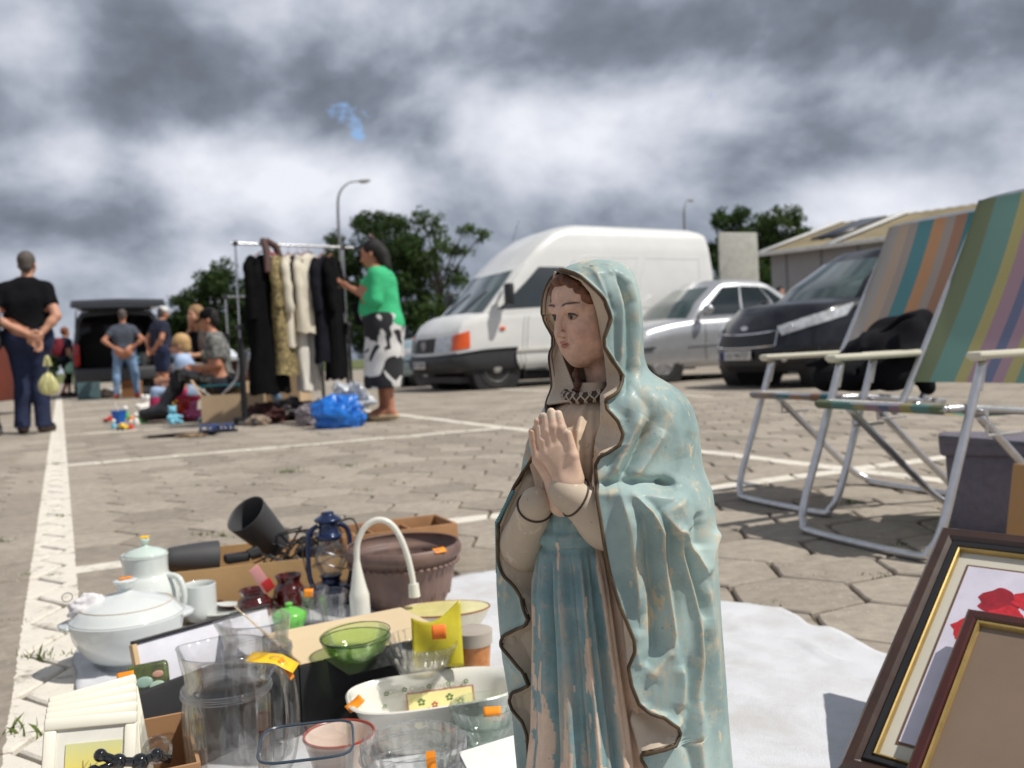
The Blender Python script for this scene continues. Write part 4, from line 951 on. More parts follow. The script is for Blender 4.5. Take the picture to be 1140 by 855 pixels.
def plane_(X, Y, Z, p, n):            # positive on the side n points to
 n = np.array(n, float); n = n / np.linalg.norm(n); return (X - p[0]) * n[0] + (Y - p[1]) * n[1] + (Z - p[2]) * n[2]
def seg_after(X, Y, Z, a, b, f, rad=.13):   # region near the far end (beyond fraction f) of limb a-b -> negative inside
 d = b - a; L_ = np.linalg.norm(d); d = d / L_; t = (X - a[0]) * d[0] + (Y - a[1]) * d[1] + (Z - a[2]) * d[2]
 r_ = np.sqrt(np.maximum((X - a[0] - t * d[0]) ** 2 + (Y - a[1] - t * d[1]) ** 2 + (Z - a[2] - t * d[2]) ** 2, 0))
 return np.maximum(np.maximum(f * L_ - t, r_ - rad), t - L_ - .3)
def top_region(hem, sleeve, neck=.06, zoff=0):
 """shirt: from hem height up to the collar, sleeves end at fraction of the upper arm (1..2 = on the forearm)"""
 def f(X, Y, Z, j):
  r_ = np.maximum(hem - Z, Z - (((j['shL'] + j['shR']) / 2)[2] + neck))
  for sd in 'LR':
   if sleeve < 1: out = np.minimum(seg_after(X, Y, Z, j['sh' + sd], j['el' + sd], sleeve, .085), seg_after(X, Y, Z, j['el' + sd], j['wr' + sd], -.35, .08))
   else: out = seg_after(X, Y, Z, j['el' + sd], j['wr' + sd], sleeve - 1, .08)
   r_ = np.maximum(r_, -out)
  return r_
 return f
def leg_region(top, bottom):
 def f(X, Y, Z, j):
  r_ = np.maximum(bottom - Z, Z - top)
  for sd in 'LR':
   a, b = j['el' + sd], j['wr' + sd]; r_ = np.maximum(r_, -seg_after(X, Y, Z, a, b, -.1, .062)); r_ = np.maximum(r_, -seg_after(X, Y, Z, a, b, 1.0, .10))
  return r_
 return f
def shoe_region(h):
 def f(X, Y, Z, j):
  r_ = None
  for sd in 'LR':
   q = Z - (j['toe' + sd][2] + h); q = np.maximum(q, np.sqrt((X - (j['toe' + sd] + j['an' + sd])[0] / 2) ** 2 + (Y - (j['toe' + sd] + j['an' + sd])[1] / 2) ** 2) - .2)
   r_ = q if r_ is None else np.minimum(r_, q)
  return r_
 return f
def hair_short(q, W_, ht, t=.012, cut=-.0):
 q.ell(W_(0, .022, .062), (.078 + t * .3, .094 + t * .3, .082 + t), k=.01, rot=ht); q.ell(W_(0, .06, .0), (.062, .05, .06), k=.02, rot=ht)
 q.ell(W_(0, -.11, -.005), (.068, .075, .07), k=.012, mode='sub', rot=ht)
 for sg in (1, -1): q.ell(W_(sg * .08, .0, -.01), (.016, .026, .036), k=.006, mode='sub')
GREYH = mat('grey_hair', srgb(92, 84, 80), .8, var=.4, vscale=60, bump=.6, bscale=160); BLACKH = mat('black_hair', (.010, .008, .008), .75, var=.5, vscale=60, bump=.6, bscale=160)
BLONDH = mat('blond_hair', srgb(196, 160, 108), .6, var=.4, vscale=60, bump=.6, bscale=160); BROWNH = mat('brown_hair', srgb(88, 62, 42), .6, var=.4, vscale=60, bump=.6, bscale=160)
DENIM = mat('dark_denim', srgb(30, 40, 72), .85, var=.35, vscale=5, bump=.8, bscale=10, bdist=.02); LDENIM = mat('light_denim', srgb(122, 152, 186), .85, var=.25, vscale=6, bump=.8, bscale=12, bdist=.02)
BLACKT = mat('black_cloth', (.009, .009, .011), .95, var=.3, vscale=6, bump=.8, bscale=12, bdist=.02, spec=.12); NAVY = mat('navy_cloth', srgb(34, 38, 60), .9, var=.2, bump=.8, bscale=12, bdist=.02)
GREYT = mat('grey_cloth', srgb(74, 80, 92), .9, var=.2, bump=.8, bscale=12, bdist=.02); SHOE = mat('brown_shoe', srgb(64, 48, 42), .6); SHOEB = mat('black_shoe', (.02, .02, .021), .6); SHOER = mat('coral_shoe', srgb(196, 86, 66), .7)
def stand(h, stance=.1, turn=0, lean=0.0, **over):
 k = h / 1.75
 J = dict(head=(0, -.03 - lean, 1.60), shL=(.172, 0 - lean * .6, 1.375), shR=(-.172, -lean * .6, 1.375), hipL=(.095, 0, .93), hipR=(-.095, 0, .93), knL=(stance, -.02, .5), knR=(-stance, -.02, .5),
             anL=(stance + .02, .02, .09), anR=(-stance - .02, .02, .09), toeL=(stance + .05, -.15, .035), toeR=(-stance - .05, -.15, .035),
             elL=(.26, .03, 1.1), elR=(-.26, .03, 1.1), wrL=(.27, -.05, .86), wrR=(-.27, -.05, .86))
 J.update(over); return {a: tuple(c * k for c in b_) if a[:2] not in ('hd', 'pn') else b_ for a, b_ in J.items()}
def rzto(px, Y):      # facing angle that looks straight away from the camera
 return math.pi
# man in black on the left, back to us, hands clasped behind
def man_in_black():
 p = GX(33, 9.15);
 J = stand(1.76, .075, head=(-.02, -.04, 1.615), wrL=(-.05, .205, .955), wrR=(-.15, .20, .93), elL=(.27, .12, 1.12), elR=(-.29, .10, 1.12), hdL=(-.9, .05, -.35), hdR=(.05, .05, -1), shL=(.18, .0, 1.39), shR=(-.18, .0, 1.39), pnL=(0, 1, 0), pnR=(0, 1, 0))
 r_ = person(p, math.pi + R(18) - R(6), 'grey-haired man in black t-shirt and dark jeans, hands clasped behind his back', J, build=1.05, vox=.010, belly=.03,
  hair=(GREYH, lambda q, W_, t: hair_short(q, W_, t)),
  clothes=[('t_shirt', BLACKT, .016, top_region(.93, .62, .125), None), ('jeans', DENIM, .020, leg_region(1.02, .06), lambda c, j: [c.cone(j['kn' + s_], j['an' + s_] + V3(0, .01, -.02), .068, .07, k=.03) for s_ in 'LR']),
                 ('shoe', SHOE, .012, shoe_region(.06), None)])
 # shirt trims
 return r_
man_in_black()
def carrier_bag(name, loc, h, w, m_, label, seed=1, cat='bag', group=None, rz=0):
 rn = random.Random(seed); ph = [rn.uniform(0, 6.28) for _ in range(8)]
 root = empty(name, loc, rz, label, cat, group)
 def f(a, t):
  th = a * 2 * math.pi; rr = (math.sin(min(1, t * 1.25 + .12) * math.pi) ** .55) * (1 - .25 * t) + .12 * (1 - t)
  if t < .02: rr *= .2
  rr *= 1 + .10 * math.sin(3 * th + ph[0] + 4 * t) + .06 * math.sin(7 * th + ph[1] - 6 * t) + .04 * math.sin(13 * th + ph[2] + 9 * t)
  return (math.cos(th) * w / 2 * rr, math.sin(th) * w * .34 * rr, h * t * (1 + .03 * math.sin(5 * th + ph[3])))
 mb = MB(); mb.grid(f, 48, 18, cu=True); mb.build('bag_body', m_, root, smooth=60)
 mb = MB()
 for sg in (1, -1): mb.tube(smooth_path([(-w * .16, sg * .02, h * .9), (-w * .07, sg * .012, h * 1.13), (0, sg * .004, h * 1.2), (w * .07, sg * .012, h * 1.13), (w * .16, sg * .02, h * .9)], 5), .008, 6)
 mb.build('handle', m_, root); return root
YBAG = mat('yellow_bag_film', srgb(204, 200, 140), .4, var=.2, vscale=12)
p = P(55, 440, 8.9); carrier_bag('carrier_bag', (p.x, p.y, p.z + .0), .31, .17, YBAG, 'pale yellow plastic carrier bag held behind the man in black', 3)
# partly seen person at the very left edge: leg and shoe
def edge_person():
 p = GX(-21, 9.0); J = stand(1.75, .12)
 person(p, R(-40), 'person cut off by the left edge with only a trouser leg and shoe showing', J, vox=.016, hair=(BROWNH, lambda q, W_, t: hair_short(q, W_, t)),
  clothes=[('jumper', GREYT, .018, top_region(.9, 1.8, .12), None), ('trousers', mat('grey_trousers', (.035, .037, .042), .9), .02, leg_region(1.0, .07), None), ('shoe', mat('white_soled_shoe', (.12, .12, .13), .7), .012, shoe_region(.06), None)])
edge_person()
# man with hands on hips
def hips_man():
 p = GX(139, 19.0)
 J = stand(1.78, .17, elL=(.36, .12, 1.16), elR=(-.36, .12, 1.16), wrL=(.15, .13, .99), wrR=(-.15, .13, .99), hdL=(-.8, .2, -.5), hdR=(.8, .2, -.5), head=(0, -.02, 1.63))
 person(p, math.pi + R(18), 'man in grey t-shirt and light jeans with hands on his hips facing the open boot', J, build=1.05, vox=.016, skin=SKIN2, hair=(GREYH, lambda q, W_, t: hair_short(q, W_, t)),
  clothes=[('t_shirt', GREYT, .015, top_region(1.0, .62, .125), None), ('jeans', LDENIM, .016, leg_region(1.04, .09), None), ('shoe', SHOER, .014, shoe_region(.06), None)])
hips_man()
def cap_man():
 p = GX(180, 18.6)
 J = stand(1.80, .1, elL=(.24, .14, 1.14), elR=(-.25, .12, 1.12), wrL=(.1, .21, .92), wrR=(-.03, .2, .9), hdL=(-.4, .3, -.6), hdR=(.6, .3, -.6), head=(0, -.09, 1.6), toeR=(-.14, -.16, .035))
 r_ = person(p, math.pi + R(-40), 'man in white cap, navy t-shirt and denim shorts, hands behind his back', J, build=1.12, vox=.016, skin=SKIN2, belly=.03, hair=(GREYH, lambda q, W_, t: hair_short(q, W_, t)),
  clothes=[('t_shirt', NAVY, .017, top_region(.9, .6, .125), None), ('shorts', DENIM, .024, leg_region(1.02, .5), lambda c, j: [c.cone(j['hip' + s_], j['kn' + s_], .11, .085, k=.03) for s_ in 'LR']), ('shoe', SHOEB, .014, shoe_region(.07), None)])
 WHC = mat('white_cap', (.7, .7, .68), .8); k = 1.8 / 1.75
 mb = MB().at((0, -.09 * k, 1.66 * k), (R(10), 0, 0)); mb.lathe([(.096, 0), (.099, .02), (.09, .065), (.06, .095), (.002, .108)], 24, sx=.9); mb.loft([[(x, y, z + dz) for x, y, z in ((-.07, -.06, .0), (-.06, -.14, -.012), (0, -.165, -.008), (.06, -.14, -.012), (.07, -.06, .0))] for dz in (0, .006)]); mb.build('cap', WHC, r_)
cap_man()
def backpack_woman():
 p = GX(73, 22.6)
 J = stand(1.68, .07, elR=(-.22, .02, 1.1), wrR=(-.24, -.1, .88), knL=(.05, -.1, .5), anL=(.06, .1, .12), head=(0, -.04, 1.6))
 r_ = person(p, math.pi + R(-30), 'woman in dark clothes carrying a dark red backpack beside the open carrier', J, build=.92, vox=.017, hair=(mat('auburn_hair', srgb(120, 70, 44), .6), lambda q, W_, t: (hair_short(q, W_, t), q.ell(W_(0, .1, .06), (.035, .035, .04), k=.02))),
  clothes=[('top', NAVY, .015, top_region(.88, .6, .12), None), ('leggings', BLACKT, .012, leg_region(.98, .3), None), ('shoe', SHOE, .014, shoe_region(.07), None)])
 mb = MB().at((0, .2, 1.2)); mb.box((0, 0, 0), (.32, .2, .44), .08); mb.box((0, .1, -.06), (.24, .08, .24), .04); b = mb.build('backpack', mat('dark_red_pack', srgb(120, 26, 44), .8), root_free('backpack', r_, 'dark red backpack worn by the woman beside the carrier', 'backpack'))
 p2 = p + Vector((.22, -.15, .55)); carrier_bag('carrier_bag', p2, .4, .3, mat('pale_green_bag', srgb(150, 196, 170), .4, trans=.1), 'pale green carrier bag carried by the woman with the backpack', 8)
def root_free(name, at_obj, label, cat, group=None):
 e = empty(name, at_obj.location, at_obj.rotation_euler[2], label, cat, group); return e
backpack_woman()
# woman in green with a phone
def green_woman():
 p = GX(428, 8.5); GT = mat('green_knit', srgb(56, 184, 124), .85, var=.14, vscale=5, bump=.8, bscale=9, bdist=.02)
 m, nt, b = new_mat('black_white_print'); N, L = nt.nodes, nt.links
 tc_ = N.new('ShaderNodeTexCoord'); n = N.new('ShaderNodeTexNoise'); n.inputs['Scale'].default_value = 5.0; n.inputs['Detail'].default_value = 1.5; n.inputs['Distortion'].default_value = .6; L.new(tc_.outputs['Object'], n.inputs['Vector'])
 cr_ = N.new('ShaderNodeValToRGB'); cr_.color_ramp.elements[0].position = .50; cr_.color_ramp.elements[1].position = .515; cr_.color_ramp.elements[0].color = (.02, .02, .024, 1); cr_.color_ramp.elements[1].color = (.68, .67, .66, 1)
 L.new(n.outputs['Fac'], cr_.inputs[0]); L.new(cr_.outputs[0], b.inputs['Base Color']); b.inputs['Roughness'].default_value = .9
 # she faces left; local -Y = left of the photograph
 J = stand(1.66, .05, head=(0, -.07, 1.575), elL=(.23, .0, 1.14), elR=(-.23, -.02, 1.14), wrL=(.07, -.26, 1.27), wrR=(-.05, -.29, 1.29), hdL=(-.25, -.7, .3), hdR=(.25, -.7, .3), pnL=(-.6, 0, 1), pnR=(.6, 0, 1), anL=(.06, .05, .1), anR=(-.06, -.05, .1), toeL=(.07, -.12, .05), toeR=(-.07, -.22, .05), knL=(.06, .02, .5), knR=(-.06, -.04, .5))
 def skirt(c, j):
  h0 = (j['hipL'] + j['hipR']) / 2
  for z, r_, y in ((.92, .15, .01), (.78, .168, .01), (.62, .17, 0), (.46, .168, -.01), (.34, .165, -.02)):
   c.cone((-.045, y, z), (.045, y, z), r_, k=.06)
 def jacket(c, j):
  for z, r_ in ((1.25, .125), (1.1, .135), (.98, .15), (.86, .162)): c.cone((-.03, .01, z), (.03, .01, z), r_, k=.05)
  for s_ in 'LR': c.cone(j['sh' + s_], j['el' + s_], .068, .060, k=.012); c.cone(j['el' + s_], j['el' + s_] * .5 + j['wr' + s_] * .5, .058, .056, k=.008)
 def hair(q, W_, t):
  q.ell(W_(0, .03, .06), (.085, .1, .092), k=.01, rot=t); q.ell(W_(0, -.12, .0), (.075, .085, .09), k=.015, mode='sub', rot=t)
  q.ell(W_(0, .1, -.03), (.068, .06, .10), k=.03, rot=t); q.ell(W_(.02, .10, -.12), (.05, .045, .07), k=.03, rot=t); [q.cone(W_(math.sin(i * 2.4) * .06, .08 + .02 * math.sin(i), .07 - .01 * i), W_(math.sin(i * 2.4 + .4) * .055, .11 + .015 * math.sin(i * 3), -.09 - .012 * i), .014, .009, k=.006) for i in range(9)]
 r_ = person(p, -math.pi / 2 + R(-6), 'dark-haired woman in green cardigan and printed skirt looking at her phone', J, build=1.0, vox=.009, skin=SKIN2, belly=.03, bust=.03, headtilt=(R(16), 0, 0),
  hair=(BLACKH, hair),
  clothes=[('cardigan', GT, .012, lambda X, Y, Z, j: np.maximum(top_region(.82, 1.35, .088)(X, Y, Z, j), .9 * 0 + (.90 - Z) - (Y * .35)), jacket), ('skirt', m, .006, lambda X, Y, Z, j: leg_region(1.0, .30)(X, Y, Z, j), skirt),
                 ('sandal', mat('cream_sandal', srgb(196, 176, 142), .6), .012, shoe_region(.012), None)])
 mb = MB(); mb.tube(smooth_path([(-.075, -.05, 1.655), (0, -.075, 1.69), (.075, -.05, 1.655)], 5), .008, 6); mb.build('hairband', mat('hairband', (.25, .15, .16), .5), r_)
 ph = empty('mobile_phone', p, r_.rotation_euler[2], 'dark mobile phone held up by the woman in green', 'phone')
 k = 1.66 / 1.75; mb = MB().at((.005 * k, -.37 * k, 1.345 * k), (R(50), 0, 0)); mb.box((0, 0, 0), (.072, .145, .009), .004); mb.build('case', BLACKP, ph); mb = MB().at((.005 * k, -.37 * k + .0035, 1.345 * k + .003), (R(50), 0, 0)); mb.box((0, 0, .0035), (.064, .132, .002)); mb.build('screen', mat('screen_glass', (.02, .02, .025), .05), ph)
 hb = empty('handbag', p, r_.rotation_euler[2], 'small black handbag hanging at the side of the woman in green', 'handbag')
 mb = MB().at((-.12, -.22, .98)); mb.box((0, 0, 0), (.24, .1, .2), .03); mb.box((0, -.01, .06), (.245, .11, .09), .02); mb.build('pouch', BLACKT, hb)
 mb = MB(); mb.tube(smooth_path([(-.05, -.2, 1.06), (-.1, -.14, 1.3), (-.02, -.02, 1.48), (.08, .12, 1.3)], 6), .007, 6); mb.build('strap', BLACKT, hb)
green_woman()
# seated boy on folding stool-chair, kid with glasses, woman behind
def sit(h, seat, lean=0.0, **over):
 k = h / 1.75
 J = dict(head=(0, -.02 - lean, .80), shL=(.17, .02 - lean * .7, .58), shR=(-.17, .02 - lean * .7, .58), hipL=(.09, 0, .1), hipR=(-.09, 0, .1), knL=(.1, -.43, .14), knR=(-.1, -.43, .14),
             anL=(.1, -.52, -.30), anR=(-.1, -.52, -.30), toeL=(.11, -.68, -.355), toeR=(-.11, -.68, -.355), elL=(.22, -.06, .32), elR=(-.22, -.06, .32), wrL=(.1, -.3, .3), wrR=(-.1, -.3, .3))
 J.update(over); return {a: ((b_[0] * k, b_[1] * k, b_[2] * k + seat) if a[:2] not in ('hd', 'pn') else b_) for a, b_ in J.items()}
def seated_boy():
 p = GX(245, 9.9); m = mat('patterned_black_tee', (.03, .03, .032), .9, col2=srgb(150, 150, 146), vscale=16)
 J = sit(1.6, .30, .08, knL=(.1, -.42, .24), knR=(-.1, -.46, .2), anL=(.1, -.66, -.16), anR=(-.08, -.72, -.2), toeL=(.12, -.86, -.20), toeR=(-.1, -.92, -.245), elR=(-.2, .02, .3), elL=(.2, .02, .3), wrL=(.1, -.26, .28), wrR=(-.08, -.27, .28))
 r_ = person(p, -math.pi / 2 + R(5), 'seated youth in black cap, patterned t-shirt and dark trousers on the small folding chair', J, vox=.012, build=.86, skin=SKIN2, headtilt=(R(14), 0, 0), hair=(BLACKH, lambda q, W_, t: hair_short(q, W_, t)),
  clothes=[('t_shirt', m, .018, top_region(.30, .9, .10), None), ('trousers', mat('dark_trousers', (.030, .032, .042), .9, bump=.3, bscale=14), .018, lambda X, Y, Z, j: np.minimum(np.maximum(Z - .46, Y - .16), Y + .18) * 0 + np.maximum(np.maximum(Z - (.45 + .12 * (Y < -.15)), .10 - Z), -np.minimum(seg_after(X, Y, Z, j['elL'], j['wrL'], -.2, .06), seg_after(X, Y, Z, j['elR'], j['wrR'], -.2, .06))), None),
                 ('boot', SHOEB, .016, shoe_region(.09), None)])
 k = 1.6 / 1.75; h = J['head']
 mb = MB().at((0, h[1], h[2] + .055), (R(14), 0, 0)); mb.lathe([(.094, 0), (.097, .02), (.088, .06), (.06, .088), (.002, .1)], 24, sx=.9); mb.loft([[(x, y, z + dz) for x, y, z in ((-.07, -.06, .0), (-.06, -.14, -.012), (0, -.165, -.008), (.06, -.14, -.012), (.07, -.06, .0))] for dz in (0, .006)]); mb.build('cap', BLACKT, r_)
 mb = MB();
 for sg in (1, -1): mb.tube(smooth_path([(sg * .11, -.06, h[2] - .17), (sg * .1, -.12, h[2] - .25), (sg * .05, -.145, h[2] - .36)], 5), .012, 6)
 mb.build('green_straps', mat('neon_green', srgb(60, 190, 80), .6), r_)
 return p
pb = seated_boy()
def folding_stool():
 root = empty('folding_chair', (pb.x, pb.y, 0), -math.pi / 2 + R(5), 'small folding chair with turquoise joints under the seated youth', 'chair'); AL = mat('chair_alu', (.7, .7, .72), .3, .9); TQ = mat('turquoise_plastic', srgb(38, 150, 160), .5)
 for sg in (1, -1):
  mb = MB(); mb.tube([(sg * .2, -.2, .36), (sg * .2, .22, .02)], .011, 8); mb.build('leg', AL, root)
  mb = MB(); mb.tube(smooth_path([(sg * .22, .26, .74), (sg * .22, .2, .42), (sg * .22, .08, .3)], 5), .011, 8); mb.build('back_post', AL, root)
  mb = MB(); mb.tube([(sg * .22, .2, .42), (sg * .22, -.2, .02)], .011, 8); mb.build('leg', AL, root)
  for (y, z) in ((.22, .015), (-.2, .015), (.06, .2)):
   mb = MB(); mb.ball((sg * .21, y, z), .022, 8); mb.build('joint', TQ, root)
 mb = MB(); mb.tube([(-.2, .22, .02), (.2, .22, .02)], .011, 8); mb.build('cross_bar', TQ, root); mb = MB(); mb.tube([(-.22, -.2, .02), (.22, -.2, .02)], .011, 8); mb.build('cross_bar', TQ, root)
 mb = MB(); mb.grid(lambda a, b_: (-.2 + .4 * a, -.2 + .42 * b_, .37 - .03 * math.sin(a * math.pi)), 9, 7); mb.build('seat', mat('stool_seat', srgb(60, 150, 170), .8), root, solid=.006)
 mb = MB(); mb.grid(lambda a, b_: (-.22 + .44 * a, .2 + .055 * b_ + .03 * math.sin(a * math.pi), .45 + .28 * b_), 9, 7); mb.build('backrest', mat('stool_back', (.04, .05, .06), .8), root, solid=.006)
folding_stool()
def kid():
 p = GX(206, 10.4)
 J = sit(1.25, .22, .05)
 r_ = person(p, -math.pi / 2 + R(12), 'fair-haired small child in sunglasses and pale blue top sitting among the toys', J, vox=.012, build=.85, hair=(BLONDH, lambda q, W_, t: (hair_short(q, W_, t, .02), q.ell(W_(0, .06, .0), (.07, .06, .07), k=.02))),
  clothes=[('top', mat('pale_blue_cloth', srgb(168, 190, 222), .9), .014, top_region(.25, .7, .09), None), ('leggings', mat('pink_cloth', srgb(206, 60, 110), .9), .012, lambda X, Y, Z, j: np.maximum(Z - .34, .02 - Z) + 0 * X, None), ('shoe', SHOE, .01, shoe_region(.05), None)])
 h = J['head']; mb = MB()
 for sg in (1, -1): mb.ball((sg * .032, h[1] - .094, h[2] + .025), .024, 10, sy=.35, sz=.8)
 mb.tube([(-.075, h[1] - .02, h[2] + .03), (-.05, h[1] - .09, h[2] + .03), (.05, h[1] - .09, h[2] + .03), (.075, h[1] - .02, h[2] + .03)], .004, 6); mb.build('sunglasses', BLACKP, r_)
 mb = MB(); mb.ball((0, h[1] + .02, h[2] + .12), .022, 8, sx=1.6, sy=.8); mb.build('hair_bobble', mat('pink_bobble', srgb(210, 60, 110), .5), r_)
kid()
def seated_woman():
 p = GX(231, 11.6)
 def hair(q, W_, t): q.ell(W_(0, .02, .055), (.088, .1, .095), k=.01); q.ell(W_(0, -.12, -.01), (.07, .085, .1), k=.015, mode='sub'); q.ell(W_(.07, .03, -.08), (.045, .07, .14), k=.03); q.ell(W_(-.07, .03, -.08), (.045, .07, .14), k=.03); q.ell(W_(0, .08, -.1), (.09, .05, .16), k=.03)
 J = sit(1.68, .42, .14, wrR=(-.06, -.2, .62), elR=(-.2, -.16, .42), hdR=(.3, -.1, 1))
 person(p, R(-30), 'woman with long fair hair seated behind the child, hand raised to her face', J, vox=.013, build=.95, hair=(mat('dark_blond_hair', srgb(150, 116, 78), .6, var=.4, vscale=50), hair),
  clothes=[('jacket', mat('taupe_cloth', srgb(122, 108, 98), .9), .018, top_region(.5, 1.7, .10), None), ('vest', BLACKT, .024, lambda X, Y, Z, j: np.maximum(np.maximum(np.abs(X) - .06, .55 - Z), np.maximum(Z - 1.0, Y + .02)), None), ('trousers', BLACKT, .016, lambda X, Y, Z, j: np.maximum(Z - .62, .1 - Z) + 0 * X, None), ('shoe', SHOEB, .012, shoe_region(.06), None)])
 mb = MB(); mb.box((0, 0, .44), (.44, .42, .04), .02); s_ = empty('camping_stool', (p.x, p.y, 0), R(-30), 'low dark camping stool under the long-haired seated woman', 'stool'); mb.build('seat', BLACKT, s_)
 for sx in (1, -1):
  for sy in (1, -1): mb = MB(); mb.tube([(sx * .18, sy * .17, .42), (sx * .2, sy * .19, 0)], .012, 6); mb.build('leg', BLACKP, s_)
seated_woman()
def far_heads():
 p = GX(871, 20.5); person(p, R(10), 'dark-haired person seen from the shoulders up behind the cars', stand(1.72, .1), vox=.02, hair=(BLACKH, lambda q, W_, t: (hair_short(q, W_, t), q.ell(W_(0, .06, -.03), (.085, .06, .1), k=.02))),
  clothes=[('jacket', mat('blue_cloth', srgb(84, 112, 160), .9), .02, top_region(.85, 1.8, .11), None), ('trousers', BLACKT, .016, leg_region(.96, .07), None), ('shoe', SHOEB, .012, shoe_region(.06), None)])
 p = GX(917, 19.5); person(p, R(-20), 'bald man with flushed face standing behind the dark car', stand(1.84, .1), vox=.02, skin=mat('skin_flushed', srgb(200, 126, 100), .5),
  clothes=[('shirt', mat('white_shirt', (.6, .6, .6), .9), .02, top_region(.9, .6, .11), None), ('trousers', NAVY, .016, leg_region(1.0, .07), None), ('shoe', SHOEB, .012, shoe_region(.06), None)])
far_heads()
# ------------------------------------------------------------------ the stall behind: rails, clothes, boxes, toys
from mathutils import noise as mn
def fold_noise(v, f=1.0, o=0.0): return mn.fractal(Vector(v) * f + Vector((o, o, o)), .7, 2.1, 4)
CHR = mat('rail_chrome', (.6, .6, .62), .25, .9); RBL = mat('rail_black', (.025, .025, .028), .5)
RA, RB = GX(269, 8.75), GX(388, 9.45)
RD = (RB - RA).normalized(); RN = Vector((-RD.y, RD.x, 0))
def rail(A, D, L_, H_, label, name='clothes_rail', low=.92):
 ang = math.atan2(D.y, D.x); root = empty(name, A, ang, label, 'clothes rail', 'clothes rails on the car park')
 for x in (0, L_):
  mb = MB()
  for dy in (-.035, .035): mb.tube([(x, dy, .04), (x, dy, low)], .016, 8)
  mb.build('lower_post', RBL, root)
  mb = MB(); mb.tube([(x, 0, low - .1), (x, 0, H_)], .0105, 8); mb.build('upper_post', CHR, root)
  mb = MB(); mb.box((x, 0, low), (.05, .12, .05), .01); mb.build('clamp', RBL, root)
  mb = MB(); mb.tube([(x, -.24, .06), (x, .24, .06)], .016, 8); mb.build('foot_bar', RBL, root)
  for dy in (-.22, .22): mb = MB(); mb.cyl((x - .012, dy, .03), (x + .012, dy, .03), .028, n=14); mb.build('caster', RBL, root)
  mb = MB(); mb.box((x, 0, H_), (.045, .045, .045), .01); mb.build('end_cap', RBL, root)
 mb = MB(); mb.tube([(-.03, 0, H_), (L_ + .12, 0, H_)], .0125, 10); mb.build('top_bar', CHR, root)
 mb = MB(); mb.tube([(0, .03, .1), (L_, .03, .1)], .014, 8); mb.build('base_bar', RBL, root); return root
rail(RA, RD, (RB - RA).length, 1.70, 'chrome and black clothes rail hung with coats and cream cardigans')
r2 = GX(255, 10.3); rail(r2, Vector((.96, .28, 0)), 1.0, 1.32, 'lower empty clothes rail standing behind the hung coats', low=.9)
def garment(name, x_along, label, m_, L_=1.0, w=.42, top=1.62, flare=1.0, seed=0, sleeves=True, slen=.55, ang=40, thick=.06, cat='coat', hangm=None, split=False, dz=0, off=0.0):
 """clothing on its hanger: folded shell with hanging sleeves"""
 base = RA + RD * x_along + RN * off; root = empty(name, (base.x, base.y, 0), math.atan2(RD.y, RD.x) + R(ang), label, cat, 'clothes hanging on the rail')
 def shell(x0, x1, t0, t1, wd):
  def f(a, t):
   th = a * 2 * math.pi; z = t0 - (t0 - t1) * t
   hw = wd * (.25 + .75 * min(1, t * 7) ** .6) * (1 + (flare - 1) * t); c, s_ = math.cos(th), math.sin(th)
   x = (x0 + x1) / 2 + math.copysign(abs(c) ** .7, c) * hw * .5; y = math.copysign(abs(s_) ** .8, s_) * thick * (.5 + .5 * min(1, t * 5)) * (1 + .3 * t)
   fo = math.sin(x * 52 + seed * 2 + 1.5 * math.sin(z * 3 + seed)) * .014 * min(1, t * 2.5) + fold_noise((x, y, z * .6), 7, seed) * .016
   z += .012 * math.sin(x * 30 + seed) * t
   return (x + .012 * math.sin(z * 9 + seed), y + fo * (1 if s_ > 0 else -1) * .7 + fo * .3, z)
  return f
 mb = MB()
 if split:
  for s_ in (-1, 1): mb.grid(shell(s_ * w * .26, s_ * w * .26, top, top - L_, w * .46), 44, 30, cu=True)
 else: mb.grid(shell(0, 0, top, top - L_, w), 72, 36, cu=True)
 mb.build('fabric', m_, root, smooth=80)
 if sleeves:
  for s_ in (-1, 1):
   mb = MB(); pts = smooth_path([(s_ * w * .36, 0, top - .05), (s_ * (w * .52), .0, top - .14), (s_ * (w * .56), -.02, top - .35), (s_ * w * .55, -.03, top - slen)], 6)
   mb.tube([p + Vector((fold_noise(p, 8, seed) * .01, fold_noise(p, 9, seed + 3) * .012, 0)) for p in pts], [.046 + .003 * math.sin(i * 1.3) for i in range(len(pts))], 14); mb.build('sleeve', m_, root)
 mb = MB(); mb.tube(smooth_path([(-w * .42, 0, top - .05), (0, 0, top + .03), (w * .42, 0, top - .05)], 5), .007, 6); mb.tube(smooth_path([(0, 0, top + .03), (.005, 0, top + .06), (.022, 0, top + .085), (0, 0, top + .102), (-.02, 0, top + .085)], 5), .0025, 5)
 mb.build('hanger', hangm or mat('wooden_hanger', srgb(142, 96, 70), .5), root); return root
PATT = mat('olive_pattern', srgb(66, 58, 36), .8, col2=srgb(176, 158, 108), vscale=28); CREAM = mat('cream_knit', srgb(214, 206, 188), .9, var=.1, bump=.4, bscale=90)
WHT = mat('off_white_cotton', srgb(222, 218, 208), .9, var=.08); BLK2 = mat('black_wool', (.006, .006, .007), .95, var=.3, spec=.08); DGRY = mat('charcoal_wool', (.013, .013, .019), .95, var=.3, spec=.1)
garment('long_coat', .27, 'long black coat nearest the left post, a red necklace at its neck', BLK2, 1.32, .44, 1.6, 1.12, 1, ang=28, slen=.62, thick=.09)
garment('patterned_dress', .44, 'olive and beige patterned garment behind the long black coat', PATT, 1.15, .40, 1.6, 1.1, 2, ang=48, slen=.5, cat='dress', thick=.07)
garment('cream_blouse', .53, 'cream blouse squeezed between the patterned garment and the short black jacket', CREAM, .88, .38, 1.6, 1.0, 3, ang=52, cat='blouse', thick=.04)
